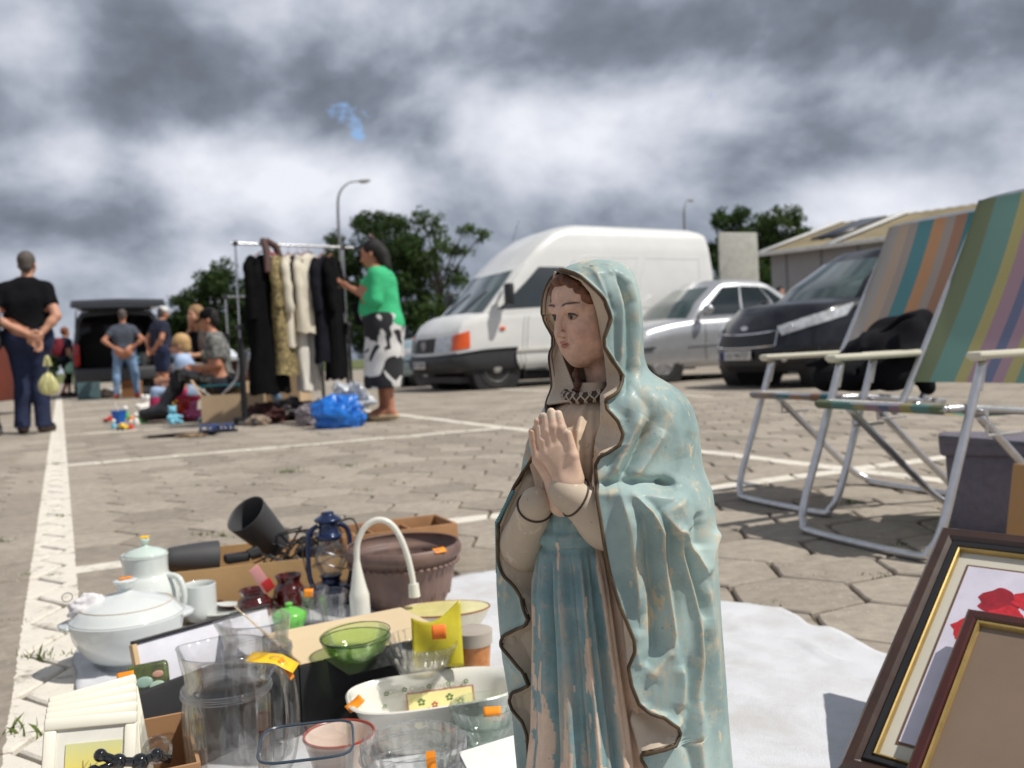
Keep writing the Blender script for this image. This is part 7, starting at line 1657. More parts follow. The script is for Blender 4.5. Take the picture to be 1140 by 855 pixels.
# cardboard tray with black odds and ends
TX, TY = gz(272, 668)[:2]
def tray():
 open_box('cardboard_tray', (TX + .02, TY + .10, .006), (.50, .28, .085), mat('tray_board', srgb(190, 154, 108), .85, var=.1), 'shallow orange-brown cardboard tray filled with black cables behind the jars', R(17), flaps=(None,) * 4)
 Rz = Matrix.Rotation(R(17), 3, 'Z'); base = Vector((TX + .02, TY + .10, 0))
 def T_(a, b, z): return base + Rz @ Vector((a, b, z))
 # lying dark cup
 p = T_(-.17, -.01, .098); r = empty('plant_pot', p, R(17 + 8), 'dark grey cup-shaped pot lying on its side in the cardboard tray', 'pot')
 mb = MB().frame(TR(0, 0, 0, 0, 96, 0)); mb.lathe(shell_prof(dense([(.026, -.05), (.030, -.045), (.040, .02), (.044, .065)]), .0025), 40); mb.build('pot_wall', DG, r)
 p = T_(.015, .03, .10); r = empty('tall_pot', p, R(17), 'tall dark grey pot tilted with its mouth to the left in the cardboard tray', 'pot')
 mb = MB().frame(TR(0, 0, .035, 24, -38, 0)); mb.lathe(shell_prof(dense([(.036, -.045), (.040, -.04), (.049, .03), (.055, .085)]), .0028), 44); mb.build('pot_wall', DG, r)
 # opera-glass like black gadget and chargers
 r = empty('black_gadget', T_(-.06, -.05, .085), R(30), 'small black plastic gadget in front of the tilted dark pot', 'gadget')
 mb = MB(); mb.box((0, 0, .012), (.06, .035, .022), .006); mb.cyl((.03, .01, .014), (.055, .015, .02), .011, .013, 14); mb.cyl((.03, -.014, .014), (.055, -.018, .02), .011, .013, 14); mb.build('body', BLACKP, r)
 r = empty('power_adapter', T_(.12, -.02, .07), R(-10), 'black power adapter lying on the cables in the tray', 'adapter'); mb = MB(); mb.box((0, 0, .015), (.06, .04, .03), .006); mb.build('body', BLACKP, r)
 # cables
 rn = random.Random(4)
 for k in range(9):
  cx_, cy_ = rn.uniform(.02, .20), rn.uniform(-.06, .09); pts = []
  for q in range(9): pts.append(T_(cx_ + rn.uniform(-.09, .09), cy_ + rn.uniform(-.05, .05), rn.uniform(.03, .155 if k > 3 else .09)))
  mb = MB(); mb.tube(smooth_path(pts, 7), .0026, 6); o = mb.build('cable', BLACKP, label='black tangled power cable in the cardboard tray beside the blue lantern', cat='cable', group='black cables in the tray')
 mb = MB(); mb.box((0, 0, 0), (.035, .022, .02), .004);
tray()
mug('brown_cup', 281, 668, 'dark brown cup with white inside behind the nearer brown jar', .034, .062, mat('brown_cup_glaze', srgb(66, 22, 26), .15, coat=.8), None, 'cup')
for i, (px, py, lb, hh, rr) in enumerate(((283, 691, 'squat glossy dark brown jar nearest the white mug', .062, .037), (322, 680, 'taller glossy dark brown jar beside the glass tumblers', .075, .035))):
 x, y, _ = gz(px, py); r = thing('glazed_jar', (x, y + .01, .005), lb, 'jar', group='dark brown glazed jars'); mb = MB(); mb.lathe(shell_prof(dense([(rr * .78, 0), (rr, hh * .15), (rr * 1.02, hh * .55), (rr * .8, hh * .74), (rr * .74, hh * .84), (rr * .9, hh)]), .004), 44); mb.build('body', BRG, r)
x, y, _ = gz(262, 680); r = thing('brown_saucer', (x, y + .015, .005), 'dark brown saucer half hidden left of the squat brown jar', 'saucer'); mb = MB(); mb.lathe(shell_prof(dense([(.025, 0), (.04, .006), (.05, .014)]), .003), 36); mb.build('plate', BRG, r)
p = P(298, 655, 1.98); r = empty('red_card', p, R(20), 'red and white folded card standing between the two brown jars', 'card'); RC = mat('card_red', srgb(190, 30, 40), .5); WC = mat('card_pinkish', srgb(216, 150, 150), .5)
mb = MB().frame(TR(0, 0, 0, 20, -32, 10)); mb.box((0, 0, .03), (.022, .003, .075), .001); mb.build('card_face', WC, r); mb = MB().frame(TR(0, 0, 0, 20, -32, 10)); mb.box((.004, -.003, .008), (.022, .002, .03), .0008); mb.build('card_print', RC, r)
def lantern():
 x, y, _ = gz(370, 672); r = thing('storm_lantern', (x, y, .005), 'dark blue metal storm lantern standing behind the brown jars', 'lantern', 25); LB = mat('lantern_blue', srgb(26, 44, 82), .25, .4, var=.3, vscale=20, coat=.6); WR = mat('lantern_wire', (.25, .25, .27), .35, .9)
 mb = MB(); mb.lathe(dense([(.0005, 0), (.052, 0), (.054, .006), (.052, .034), (.044, .042), (.026, .046), (.022, .056), (.026, .064), (.0005, .066)]), 36); mb.build('fuel_tank', LB, r)
 mb = MB(); mb.lathe(shell_prof(dense([(.022, .064), (.034, .088), (.036, .108), (.026, .136), (.022, .146)]), .0015), 32); mb.build('glass_chimney', CL, r)
 mb = MB(); mb.lathe(dense([(.024, .146), (.030, .150), (.030, .158), (.024, .164), (.022, .186), (.030, .190), (.031, .196), (.016, .206), (.014, .212), (.0005, .214)]), 32); mb.build('chimney_cap', LB, r)
 for sg in (1, -1): mb = MB(); mb.tube(smooth_path([(sg * .042, 0, .04), (sg * .050, 0, .07), (sg * .050, 0, .13), (sg * .044, 0, .168), (sg * .024, 0, .182)], 6), .006, 10); mb.build('side_tube', LB, r)
 mb = MB(); mb.tube(smooth_path([(-.05, 0, .15), (-.056, .03, .11), (-.03, .06, .03), (.02, .065, .02), (.052, .035, .1), (.05, 0, .15)], 7), .0016, 5); mb.build('bail_handle', WR, r)
 for z in (.09, .118): mb = MB(); mb.tube([(math.cos(a * .35) * .041, math.sin(a * .35) * .041, z + .01 * math.sin(a * .7)) for a in range(18)], .0014, 5, closed=True); mb.build('guard_wire', WR, r)
 mb = MB(); mb.cyl((.05, -.01, .02), (.068, -.014, .026), .008, n=12); mb.build('filler_cap', LB, r)
lantern()
def drawers():
 x, y, _ = gz(432, 640); r = thing('wooden_tray', (x, y + .12, .005), 'open wooden box with divided compartments behind the brown planter', 'wooden box', 24); WD = mat('orange_wood', srgb(160, 118, 80), .6, var=.25, vscale=6, bump=.15)
 mb = MB()
 mb.box((0, 0, .006), (.32, .17, .008))
 for (c, d) in (((0, -.085, .055), (.32, .01, .10)), ((0, .085, .055), (.32, .01, .10)), ((-.157, 0, .055), (.01, .158, .099)), ((.157, 0, .055), (.01, .158, .099))): mb.box(c, d, .002)
 mb.build('box_walls', WD, r); mb = MB(); mb.box((.05, 0, .05), (.006, .156, .08)); mb.box((-.055, 0, .05), (.006, .156, .08)); mb.build('divider', WD, r)
drawers()
def planter():
 x, y, _ = gz(446, 688); r = thing('oval_planter', (x, y + .105, .005), 'large brown ceramic oval planter with arched relief and an orange price tag', 'planter', 12); PM_ = mat('planter_brown', srgb(132, 106, 94), .55, var=.25, vscale=9, bump=.3, col2=srgb(100, 80, 76));
 def wob(a, z): return 1 + (.012 * math.copysign(abs(math.sin(a * 11)) ** .6, 1) if .035 < z < .1 else 0)
 pr = [(.088, 0), (.094, .01), (.104, .035), (.114, .08), (.120, .102), (.124, .108), (.131, .114), (.134, .126), (.131, .136)]
 mb = MB(); mb.lathe(shell_prof(dense(pr, 6), .008), 110, sx=1, sy=1.0, wob=wob); mb.build('body', PM_, r)
 mb = MB()
 for q in range(46): a = 2 * math.pi * q / 46; c = (math.cos(a) * .122, math.sin(a) * .122, .097); mb.ball(c, .0085, 8, sx=.9, sy=.6, sz=.55)
 mb.build('relief_band', PM_, r)
 mb = MB()
 for q in range(16):
  a0 = 2 * math.pi * q / 16; mb.tube([(math.cos(a0 + t * .17) * (.099 + .013 * (h_ - .02) / .07) , math.sin(a0 + t * .17) * (.099 + .013 * (h_ - .02) / .07) * 1.0, h_) for t, h_ in [(-1, .02), (-.95, .05), (-.7, .070), (0, .080), (.7, .070), (.95, .05), (1, .02)]], .0042, 6)
 mb.build('relief_arches', PM_, r); sticker(r, TR(.070, -.108, .137, 30, 0, 25), .030, .016, ORST, .001)
planter()
def swan_neck():
 x, y, _ = gz(403, 712); r = thing('arched_stem', (x, y, .005), 'white bottle-shaped stem with a long thin arching neck bending down to the right', 'ornament', 4); WP = mat('ivory_glaze', srgb(224, 222, 210), .2, coat=.5, var=.04)
 k = MP(403, 712); d = 1 / 1.0
 def at(px, py): return Vector(((px - 403) * k, 0, .0 + (712 - py) * k * 1.04))
 pts = smooth_path([at(403, 712), at(403, 690), at(402.5, 662), at(402, 645), at(402, 628), at(404, 610), at(413, 594), at(427, 587), at(441, 592), at(451, 607), at(458, 628), at(462, 650), at(463, 662)], 6)
 rr = []
 for p in pts:
  if p.x < .012 and p.z < at(403, 628).z: t = p.z / at(403, 628).z; rr.append(.0205 if t < .55 else .0205 + (.0062 - .0205) * ((t - .55) / .45) ** .8)
  else: rr.append(.0062)
 mb = MB(); mb.tube(pts, rr, 20); mb.build('stem', WP, r, smooth=180); mb = MB(); mb.cyl(at(463, 658), at(463.5, 672), .0105, .012, 18); mb.build('end_socket', WP, r)
swan_neck()
def tumbler(px, py, label, rad, h, m_=PRS, ribs=12, st=None, grp='pressed glass tumblers'):
 x, y, _ = gz(px, py); r = thing('glass_tumbler', (x, y + rad * .7, .005), label, 'glass', group=grp)
 mb = MB(); mb.lathe(shell_prof(dense([(rad * .62, 0), (rad * .66, h * .06), (rad * .74, h * .35), (rad * .84, h * .7), (rad, h)]), .0032), 72, wob=lambda a, z: 1 + .045 * math.sin(a * ribs) * (1 if z < h * .9 else .4)); mb.build('body', m_, r)
 if st: sticker(r, TR(-.005, -rad * .9, h * .97, 60, 0, 0), .02, .018)
tumbler(349, 701, 'ribbed clear glass tumbler with an orange sticker beside the brown jar', .033, .078, st=1); tumbler(370, 703, 'frosted clear glass tumbler touching the white arched stem', .034, .074)
def sugar_bowl():
 x, y, _ = gz(322, 706); r = thing('sugar_bowl', (x, y + .01, .005), 'small bright green lidded bowl behind the beige card box', 'bowl'); GB = mat('green_glaze', srgb(112, 196, 84), .2, coat=.6); mb = MB(); mb.lathe(dense([(.0005, 0), (.022, 0), (.034, .02), (.036, .032), (.032, .040), (.016, .048), (.006, .050), (.008, .058), (.0005, .061)]), 36); mb.build('body', GB, r)
sugar_bowl()
# black box with beige inside; bowls stand on it
BXH = .105
def card_box():
 p = G(366, 816); a = -8; BK = mat('box_black_card', (.016, .016, .018), .75, var=.2); BG = mat('box_beige_inside', srgb(214, 192, 156), .85, var=.05)
 r = thing('black_box', (p.x, p.y, .006), 'black card box with beige lining in the middle of the sheet', 'box', 31)
 mb = MB(); mb.box((.09, .10, BXH / 2), (.26, .2, BXH), .002); mb.box((-.075, .06, BXH / 2), (.068, .12, BXH - .004), .002); mb.build('box_body', BK, r)
 mb = MB(); mb.poly([(-.038, .004, BXH + .0015), (.216, .004, BXH + .0015), (.216, .198, BXH + .0015), (-.038, .198, BXH + .0015)], .001); mb.build('box_lining', BG, r)
 mb = MB(); mb.poly([(-.036, .006, BXH + .003), (-.036, .196, BXH + .003), (-.085, .190, BXH + .06), (-.075, .10, BXH + .045)], .002); mb.build('raised_flap', BG, r)
 mb = MB(); mb.poly([(.0, .003, BXH + .003), (.215, .003, BXH + .003), (.21, -.02, BXH - .02), (.03, -.022, BXH - .022)], .002); mb.build('front_flap', BK, r)
card_box()
def bowl_stack(name, px, py, z, label, rad, h, n, m_, ribs=0, tilt=(0, 0), cat='bowls', step=.012, foot=.45, wav=.0, th=.0026, ribamp=.025, sep=True):
 g = G(px, py, z); r = thing(name, (g.x, g.y + rad * .5, z), label, cat)
 for k in range(n):
  mb = MB().frame(TR(0, 0, k * step, tilt[0] * k, tilt[1] * k, k * 40)); mb.lathe(shell_prof(dense([(rad * foot, 0), (rad * (foot + .1), h * .06), (rad * .8, h * .4), (rad * .95, h * .8), (rad, h)]), th), 84, wob=(lambda a, zz: 1 + ribamp * math.sin(a * ribs) * min(1, zz / h * 1.6)) if ribs else None); mb.build('bowl', m_, r)
 return r, g
r, g = bowl_stack('green_bowls', 394, 742, BXH, 'stack of translucent green glass bowls on the beige card of the black box', .054, .036, 2, GRN, tilt=(3, -4), step=.006)
EDG = mat('dark_rim_line', (.02, .05, .03), .2)
for k in (0, 1): mb = MB().frame(TR(0, 0, .006 * k + .036, 3 * k, -4 * k, 0)); mb.tube([(math.cos(a * .1745) * .0535, math.sin(a * .1745) * .0535, 0) for a in range(36)], .0008, 5, closed=True); mb.build('dark_rim', EDG, r)
r, g = bowl_stack('clear_bowls', 468, 758, BXH - .03, 'two ribbed clear glass bowls holding a yellow sheet beside the orange mug', .054, .040, 2, CL, ribs=26, tilt=(6, 3), step=.016)
def yellow_film():
 r = thing('yellow_paper', (g.x, g.y + .02, BXH - .03), 'yellow transparent paper standing in the clear bowls with an orange sticker', 'paper', 6)
 YF = mat('yellow_film', srgb(240, 226, 60), .35, trans=.4, var=.1, vscale=30);
 def f(a, b): return ((-.012 + .078 * a) , .006 * math.sin(a * 5 + b * 3) + .02 * b, .012 + .075 * b * (1 - .18 * math.sin(a * 3.6) * b) + .016 * a * b)
 mb = MB(); mb.grid(f, 18, 14); mb.build('sheet', YF, r, solid=.0004)
 sticker(r, TR(.03, -.002, .068, 84, 0, 0), .022, .022, mat('sticker_deep_orange', srgb(246, 124, 44), .6))
yellow_film()
def oval_dish():
 x, y, _ = gz(492, 716); r = thing('cream_dish', (x, y + .05, .005), 'cream oval dish with yellow inside and brown rim below the planter', 'dish', 6); prf = dense([(.062, 0), (.070, .006), (.086, .028), (.098, .048)])
 mb = MB(); mb.lathe([(.0004, 0)] + prf + [(.096, .050)], 72, sx=1, sy=.6); mb.build('outer', mat('cream_glaze', srgb(226, 218, 194), .25, coat=.4), r)
 mb = MB(); mb.lathe([(.0004, .005)] + [(a - .004, b + .003) for a, b in prf[2:]], 72, sx=1, sy=.6); mb.build('inner_glaze', mat('yellow_glaze', srgb(232, 222, 150), .2, coat=.5, var=.12, vscale=30), r, recalc=False)
 mb = MB(); mb.tube([(math.cos(a * .1047) * .0965, math.sin(a * .1047) * .0580, .050) for a in range(60)], .0018, 6, closed=True); mb.build('brown_rim', mat('rim_brown', srgb(140, 82, 46), .3), r)
oval_dish()
x, y, _ = gz(528, 757); mugm = mat('orange_marble_glaze', srgb(206, 140, 78), .35, var=.2, vscale=60, col2=srgb(176, 112, 60)); r = mug('patterned_mug', 528, 755, 'tapered orange marbled mug with grey rim beside the clear bowls', .034, .078, mugm, None, 'mug', prof=[(.025, 0), (.027, .004), (.031, .045), (.034, .078)])
mb = MB(); mb.lathe([(.0333, .058), (.0349, .058), (.0358, .081), (.0330, .082)], 44); mb.build('grey_rim', mat('mug_grey', srgb(176, 166, 152), .4), r, recalc=False)
# white board in a dark frame, leaning behind the pitchers
def white_frame():
 A, B = G(150, 716, .145), G(296, 688, .125); d = (B - A); L_ = d.length; ang = math.degrees(math.atan2(d.y, d.x)); r = thing('white_picture', (A.x, A.y, 0), 'white picture panel with a thin black top edge leaning behind the glass pitchers', 'picture frame', ang)
 M_ = TR(0, 0, .145, -14, 0, 0); mb = MB().frame(M_); mb.box((L_ / 2, 0, -.066), (L_, .006, .13), .001); mb.build('panel', mat('panel_white', srgb(222, 222, 232), .6), r)
 mb = MB().frame(M_); mb.box((L_ / 2, -.001, .0015), (L_ + .01, .012, .005), .001); mb.build('top_edge', BLACKP, r); mb = MB().frame(M_); mb.box((-.004, -.001, -.066), (.008, .012, .13), .001); mb.build('side_edge', mat('pale_wood', srgb(206, 176, 132), .6), r)
white_frame()
def pitcher(px, Y, rad, h, label, hand=True, tag_=True, rz=0):
 p = GX(px, Y); r = thing('glass_pitcher', (p.x, p.y, .005), label, 'pitcher', rz, 'clear glass pitchers')
 def wob(a, z):
  sp = .20 * math.exp(-((math.atan2(math.sin(a - math.pi), math.cos(a - math.pi))) / .28) ** 2) * max(0, (z - h * .80) / (h * .2)) ** 1.3
  return 1 + sp + .013 * math.sin(a * 15) * (1 if z < h * .72 else 0)
 mb = MB(); mb.lathe(shell_prof(dense([(rad * .78, 0), (rad * .86, h * .03), (rad * .93, h * .3), (rad * .98, h * .6), (rad * .96, h * .76), (rad * .90, h * .84), (rad * .95, h * .93), (rad, h)], 4), .0036), 84, wob=wob); mb.build('body', CL, r, smooth=180)
 mb = MB()
 for z, q in ((h * .79, .955), (h * .765, .97)): mb.tube([(math.cos(a * .1745) * rad * q, math.sin(a * .1745) * rad * q, z) for a in range(36)], .0022, 7, closed=True)
 mb.build('ridge', CL, r, smooth=180)
 if hand: mb = MB(); mb.tube(smooth_path([(rad * .93, 0, h * .86), (rad * 1.22, 0, h * .93), (rad * 1.52, 0, h * .84), (rad * 1.58, 0, h * .6), (rad * 1.4, 0, h * .38), (rad * .98, 0, h * .3)], 8), .0085, 14); hd = mb.build('handle', CL, r, smooth=180)
 if tag_: mb = MB().frame(TR(rad * 1.18, 0, h * .955, 0, 6, 14)); mb.grid(lambda a, b: ((a - .5) * .058, (b - .5) * .036, -.012 * max(0, a - .6) * 2.2), 9, 4); mb.build('price_tag', YST, r, solid=.0004, recalc=False); mb = MB().frame(TR(rad * 1.5, 0, h * .90, 0, 60, 8)); mb.box((0, 0, 0), (.028, .014, .0006)); mb.build('price_tag', ORST, r)
pitcher(231, 1.14, .055, .218, 'large clear glass pitcher with an orange price tag nearest the camera', rz=-14)
pitcher(268, 1.34, .050, .198, 'second clear glass pitcher standing behind the tagged one', hand=False, tag_=False, rz=10)
# box of small framed prints at lower left
def print_box():
 p = GX(108, 1.115); r = open_box('cardboard_box', (p.x, p.y, .005), (.165, .18, .105), mat('box_board', srgb(176, 134, 96), .9, var=.12), 'brown cardboard box of small framed prints at the lower left corner of the sheet', R(24), flaps=(None,) * 4)
 Rz = Matrix.Rotation(R(24), 4, 'Z'); FW = mat('frame_cream', srgb(232, 228, 212), .5, var=.04);
 m, nt, b = new_mat('winter_landscape_print'); N, L = nt.nodes, nt.links; tc_ = N.new('ShaderNodeTexCoord'); sp = N.new('ShaderNodeSeparateXYZ'); L.new(tc_.outputs['Object'], sp.inputs[0])
 cr_ = N.new('ShaderNodeValToRGB'); mr = N.new('ShaderNodeMapRange'); mr.inputs['From Min'].default_value = -.039; mr.inputs['From Max'].default_value = .039; n = N.new('ShaderNodeTexNoise'); n.inputs['Scale'].default_value = 60; L.new(tc_.outputs['Object'], n.inputs[0]); L.new(mth(nt, 'ADD', sp.outputs[2], mth(nt, 'MULTIPLY', mth(nt, 'SUBTRACT', n.outputs['Fac'], .5), .012)), mr.inputs['Value']); L.new(mr.outputs[0], cr_.inputs[0])
 e = cr_.color_ramp.elements; e[0].position = 0; e[0].color = (*srgb(150, 186, 178), 1); e[1].position = 1; e[1].color = (*srgb(206, 206, 150), 1)
 for ps, c in ((.28, (196, 212, 196)), (.38, (150, 170, 130)), (.46, (236, 206, 92)), (.7, (226, 214, 120))): q = e.new(ps); q.color = (*srgb(*c), 1)
 L.new(cr_.outputs[0], b.inputs['Base Color']); b.inputs['Roughness'].default_value = .25
 for k in range(5):
  fr = empty('small_frame', (p.x, p.y, .005), R(24), ('foremost small cream frame with a yellow winter landscape print', 'second small cream frame directly behind the landscape print', 'third small cream frame in the middle of the cardboard box row', 'fourth small cream frame in the row, last but one', 'rearmost small cream frame, highest in the cardboard box')[k], 'picture frame', 'small frames in the cardboard box')
  M_ = TR(-.036 + .004 * k, -.040 + .015 * k, .100 + .004 * k, -22, 6 - 2.5 * k, 2 * k); w, h = .100, .135
  mb = MB().frame(M_)
  for (c, d) in (((0, 0, h / 2 - .007), (w, .010, .014)), ((0, 0, -h / 2 + .007), (w, .010, .014)), ((-w / 2 + .007, 0, 0), (.014, .0098, h - .028)), ((w / 2 - .007, 0, 0), (.014, .0098, h - .028))): mb.box(c, d, .003)
  mb.build('moulding', FW, fr); mb = MB().frame(M_); mb.box((0, .001, 0), (w - .02, .002, h - .02)); mb.build('mat_board', mat('mat_white', srgb(226, 224, 214), .7), fr)
  if k == 0:
   o = MB(); o.box((0, 0, 0), (.060, .0012, .078)); pr = o.build('print', m, fr, smooth=0); pr.matrix_local = M_ @ Matrix.Translation((.004, -.0012, -.002))
   tr = MB()
   rn = random.Random(3)
   for (x0, s_) in ((-.012, 1), (-.004, .8)):
    tr.tube([(x0, -.0012, -.02), (x0 + .002, -.0012, .0), (x0 + .001, -.0012, .02 * s_)], [.0009, .0006, .0003], 4)
    for q in range(7): z0 = rn.uniform(-.008, .012); a = rn.choice((-1, 1)) * rn.uniform(.4, 1.1); tr.tube([(x0 + .001, -.0012, z0), (x0 + .001 + math.sin(a) * .011, -.0012, z0 + math.cos(a) * .011)], [.0004, .0002], 4)
   tr.build('painted_trees', mat('painted_branch', srgb(96, 80, 66), .6), pr)
 # black ball-and-rod ornament and a glass knob
 o = empty('black_ornament', (p.x, p.y, .005), R(24), 'glossy black ornament with small balls on top of the landscape print', 'ornament'); BB = mat('black_gloss', (.006, .006, .007), .08, coat=1, var=.1)
 mb = MB();
 for c, q in (((-.022, -.083, .138), .0075), ((-.030, -.090, .124), .0075), ((-.004, -.086, .128), .009), ((.018, -.085, .122), .010), ((.036, -.084, .126), .008)): mb.ball(c, q, 14)
 mb.tube([(-.022, -.083, .138), (-.004, -.086, .128), (.018, -.085, .122), (.036, -.084, .126), (.05, -.08, .116)], .0055, 8); mb.tube([(-.03, -.09, .124), (-.004, -.086, .128)], .004, 8); mb.build('rods_and_balls', BB, o, smooth=180)
 o = empty('glass_stopper', (p.x + .055, p.y - .03, .120), 0, 'faceted clear glass knob in the right corner of the cardboard box', 'glass'); mb = MB(); mb.lathe(dense([(.0005, -.012), (.014, -.008), (.018, .004), (.012, .016), (.0005, .02)], 2), 12); mb.build('body', CL, o, smooth=20)
print_box()
def patterned_tin():
 p = P(166, 762, 1.36); r = empty('patterned_card', p, R(16), 'rounded card with green leaves and orange fruit beside the cardboard box', 'card')
 M_ = TR(0, 0, 0, -20, -4, 0); m_ = mat('foliage_print', srgb(52, 46, 30), .35, col2=srgb(96, 112, 60), vscale=26, coat=.4); mb = MB().frame(M_); mb.box((0, 0, 0), (.058, .012, .062), .012); mb.build('card_body', m_, r, smooth=60)
 for (cx, cz, rr, c, nm) in ((-.006, .004, .0125, (150, 178, 164), 'pale_leaf'), (.012, -.004, .011, (168, 190, 170), 'pale_leaf'), (-.004, -.016, .012, (156, 182, 160), 'pale_leaf'), (.014, .012, .008, (196, 150, 130), 'fruit'), (.012, -.020, .009, (206, 96, 40), 'fruit'), (-.02, -.022, .010, (90, 130, 60), 'green_leaf')):
  mb = MB().frame(M_); mb.ball((cx, -.0065, cz), rr, 12, sy=.12, sz=.65); mb.build(nm, mat('print_%d_%d' % (c[0], c[1]), srgb(*c), .5), r)
 sticker(r, M_ @ TR(-.030, -.008, .018, 78, 0, -8), .024, .012, ORST)
 r = empty('blue_grey_leaf', P(150, 778, 1.33), R(10), 'small blue-grey leaf shape at the left of the patterned card', 'ornament'); mb = MB().frame(TR(0, 0, 0, 60, 0, 10)); mb.ball((0, 0, 0), .018, 14, sy=.5, sz=.12); mb.build('leaf', mat('leaf_bluegrey', srgb(128, 146, 150), .5), r)
patterned_tin()
# dark folder between cardboard box and pitcher
p = GX(188, 1.30); r = empty('dark_folder', (p.x, p.y, .005), R(58), 'black upright folder wedged between the cardboard box and the pitcher', 'folder'); mb = MB().frame(TR(0, 0, 0, -8, 0, 0)); mb.box((0, 0, .065), (.17, .012, .13), .002); mb.box((0, .016, .06), (.17, .008, .12), .002); mb.build('covers', mat('folder_black', (.015, .015, .016), .6), r)
def casserole():
 g = G(480, 850, .0); r = thing('baking_dish', (g.x + .0, g.y + .075, .006), 'large white oval baking dish printed inside with sprigs and a yellow panel', 'baking dish', 15)
 sup = lambda a, z: 1 / ((abs(math.cos(a)) ** 3.2 + abs(math.sin(a)) ** 3.2) ** (1 / 3.2)); out = dense([(.074, 0), (.080, .006), (.094, .035), (.104, .062), (.113, .072)])
 CW = mat('stoneware_white', srgb(228, 226, 216), .2, coat=.5, var=.03); mb = MB(); mb.lathe(shell_prof(out, .005), 96, sx=1.12, sy=.68, wob=sup); mb.build('body', CW, r)
 # prints lie on the far inner wall
 GRP = mat('print_green', srgb(86, 120, 60), .5); RDP = mat('print_red', srgb(186, 70, 60), .5); YLP = mat('print_yellow', srgb(240, 230, 160), .4); GYP = mat('print_grey', srgb(170, 172, 160), .5)
 Mw = TR(.0, .0555, .043, 68, 0, 0)       # plane on the far wall: x along, y up the wall, z towards us
 mb = MB().frame(Mw); mb.box((.020, -.010, .0012), (.100, .030, .0008)); pan = mb.build('yellow_panel', YLP, r, smooth=0)
 mb = MB().frame(Mw)
 for (c, d) in (((.02, .0065, .0018), (.104, .001, .0006)), ((.02, -.0265, .0018), (.104, .001, .0006)), ((-.032, -.01, .0018), (.001, .032, .0006)), ((.072, -.01, .0018), (.001, .032, .0006))): mb.box(c, d)
 mb.build('panel_outline', RDP, pan)
 def sprig(cx, cy, s_, m_, nm):
  mb = MB().frame(Mw @ Matrix.Translation((cx, cy, .0022)))
  for a in (20, 90, 160, 230, 310): mb.ball((math.cos(R(a)) * .0032 * s_, math.sin(R(a)) * .0032 * s_, 0), .0024 * s_, 8, sx=.9, sy=.6, sz=.2)
  return mb.build(nm, m_, r)
 for cx, cy in ((-.010, -.008), (.034, -.006), (.050, -.014)): sprig(cx, cy, 1.2, GRP, 'painted_sprig')
 sprig(.010, -.014, 1.0, RDP, 'painted_berry'); sprig(.000, -.020, .7, RDP, 'painted_berry')
 for cx in (-.080, -.062, -.034, .004, .034, .062): sprig(cx, .0135 if cx > -.05 else .011, .8, GRP, 'painted_sprig')
 for cx, cy in ((-.082, -.004), (-.082, -.016), (-.066, -.006), (-.066, -.018)): sprig(cx, cy, .6, GRP, 'painted_sprig')
 for cx in (-.048, -.015, .018, .048): text_mesh('lettering', 'Olive', .011, GYP, r, Mw @ Matrix.Translation((cx, .0125, .0018)), ext=.0003)
 sticker(r, TR(-.116, -.022, .074, 30, -28, 20), .026, .015, ORST, .002)
casserole()
r, g2 = bowl_stack('glass_bowl_stack', 541, 862, .004, 'stack of greenish swirl-ribbed glass bowls touching the statue', .0475, .045, 3, CLG, ribs=18, step=.021, th=.003, ribamp=.02)
sticker(r, TR(.012, -.006, .078, 50, 0, 0), .024, .014, ORST);
p = GX(438, 1.02); r = thing('cut_glass_bowl', (p.x, p.y, .005), 'cut glass bowl with scalloped ridges at the bottom edge of the photo', 'bowl')
mb = MB(); mb.lathe(shell_prof(dense([(.03, 0), (.034, .01), (.03, .04), (.045, .085), (.056, .12), (.058, .142)]), .004), 96, wob=lambda a, z: 1 + .018 * math.sin(a * 24) * min(1, z / .1)); mb.build('body', PRS, r)
mb = MB()
for z, q in ((.128, .0585), (.112, .054), (.098, .0505)): mb.tube([(math.cos(a * .1047) * q, math.sin(a * .1047) * q, z) for a in range(60)], .002, 6, closed=True)
mb.build('ridge', CL, r); mb = MB().frame(TR(.024, -.05, .140, 70, 0, 10)); mb.box((0, 0, 0), (.010, .020, .0005)); mb.build('price_sticker', ORST, r)
p = GX(318, 1.02); r = thing('square_vase', (p.x, p.y, .005), 'squarish clear glass vase with a dark rim at the bottom edge of the photo', 'vase', 10)
sq = lambda a, z: 1 / ((abs(math.cos(a)) ** 5 + abs(math.sin(a)) ** 5) ** .2); mb = MB(); mb.lathe(shell_prof([(.042, 0), (.046, .01), (.049, .08), (.051, .146)], .0035), 96, wob=sq); mb.build('body', CL, r)
mb = MB(); mb.tube([(math.cos(a * .1047) * .0505 * sq(a * .1047, 0), math.sin(a * .1047) * .0505 * sq(a * .1047, 0), .1475) for a in range(60)], .0016, 6, closed=True); mb.build('dark_rim', mat('slate_rim', srgb(60, 74, 88), .2), r)
p = GX(355, 1.16); r = thing('red_rimmed_bowl', (p.x, p.y, .005), 'white bowl with a red-brown rim behind the squarish vase', 'bowl'); mb = MB(); mb.lathe(shell_prof(dense([(.02, 0), (.024, .01), (.032, .05), (.042, .088), (.045, .096)]), .003), 60); mb.build('body', mat('cream_bowl', srgb(222, 204, 190), .3, coat=.4), r)
mb = MB(); mb.tube([(math.cos(a * .1047) * .0435, math.sin(a * .1047) * .0435, .0975) for a in range(60)], .0018, 6, closed=True); mb.build('red_rim', mat('rim_red', srgb(160, 60, 40), .3), r)
p = P(566, 846, 1.0); r = empty('green_booklet', p, R(24), 'white booklet with a green lower edge and orange sticker at the foot of the statue', 'booklet')
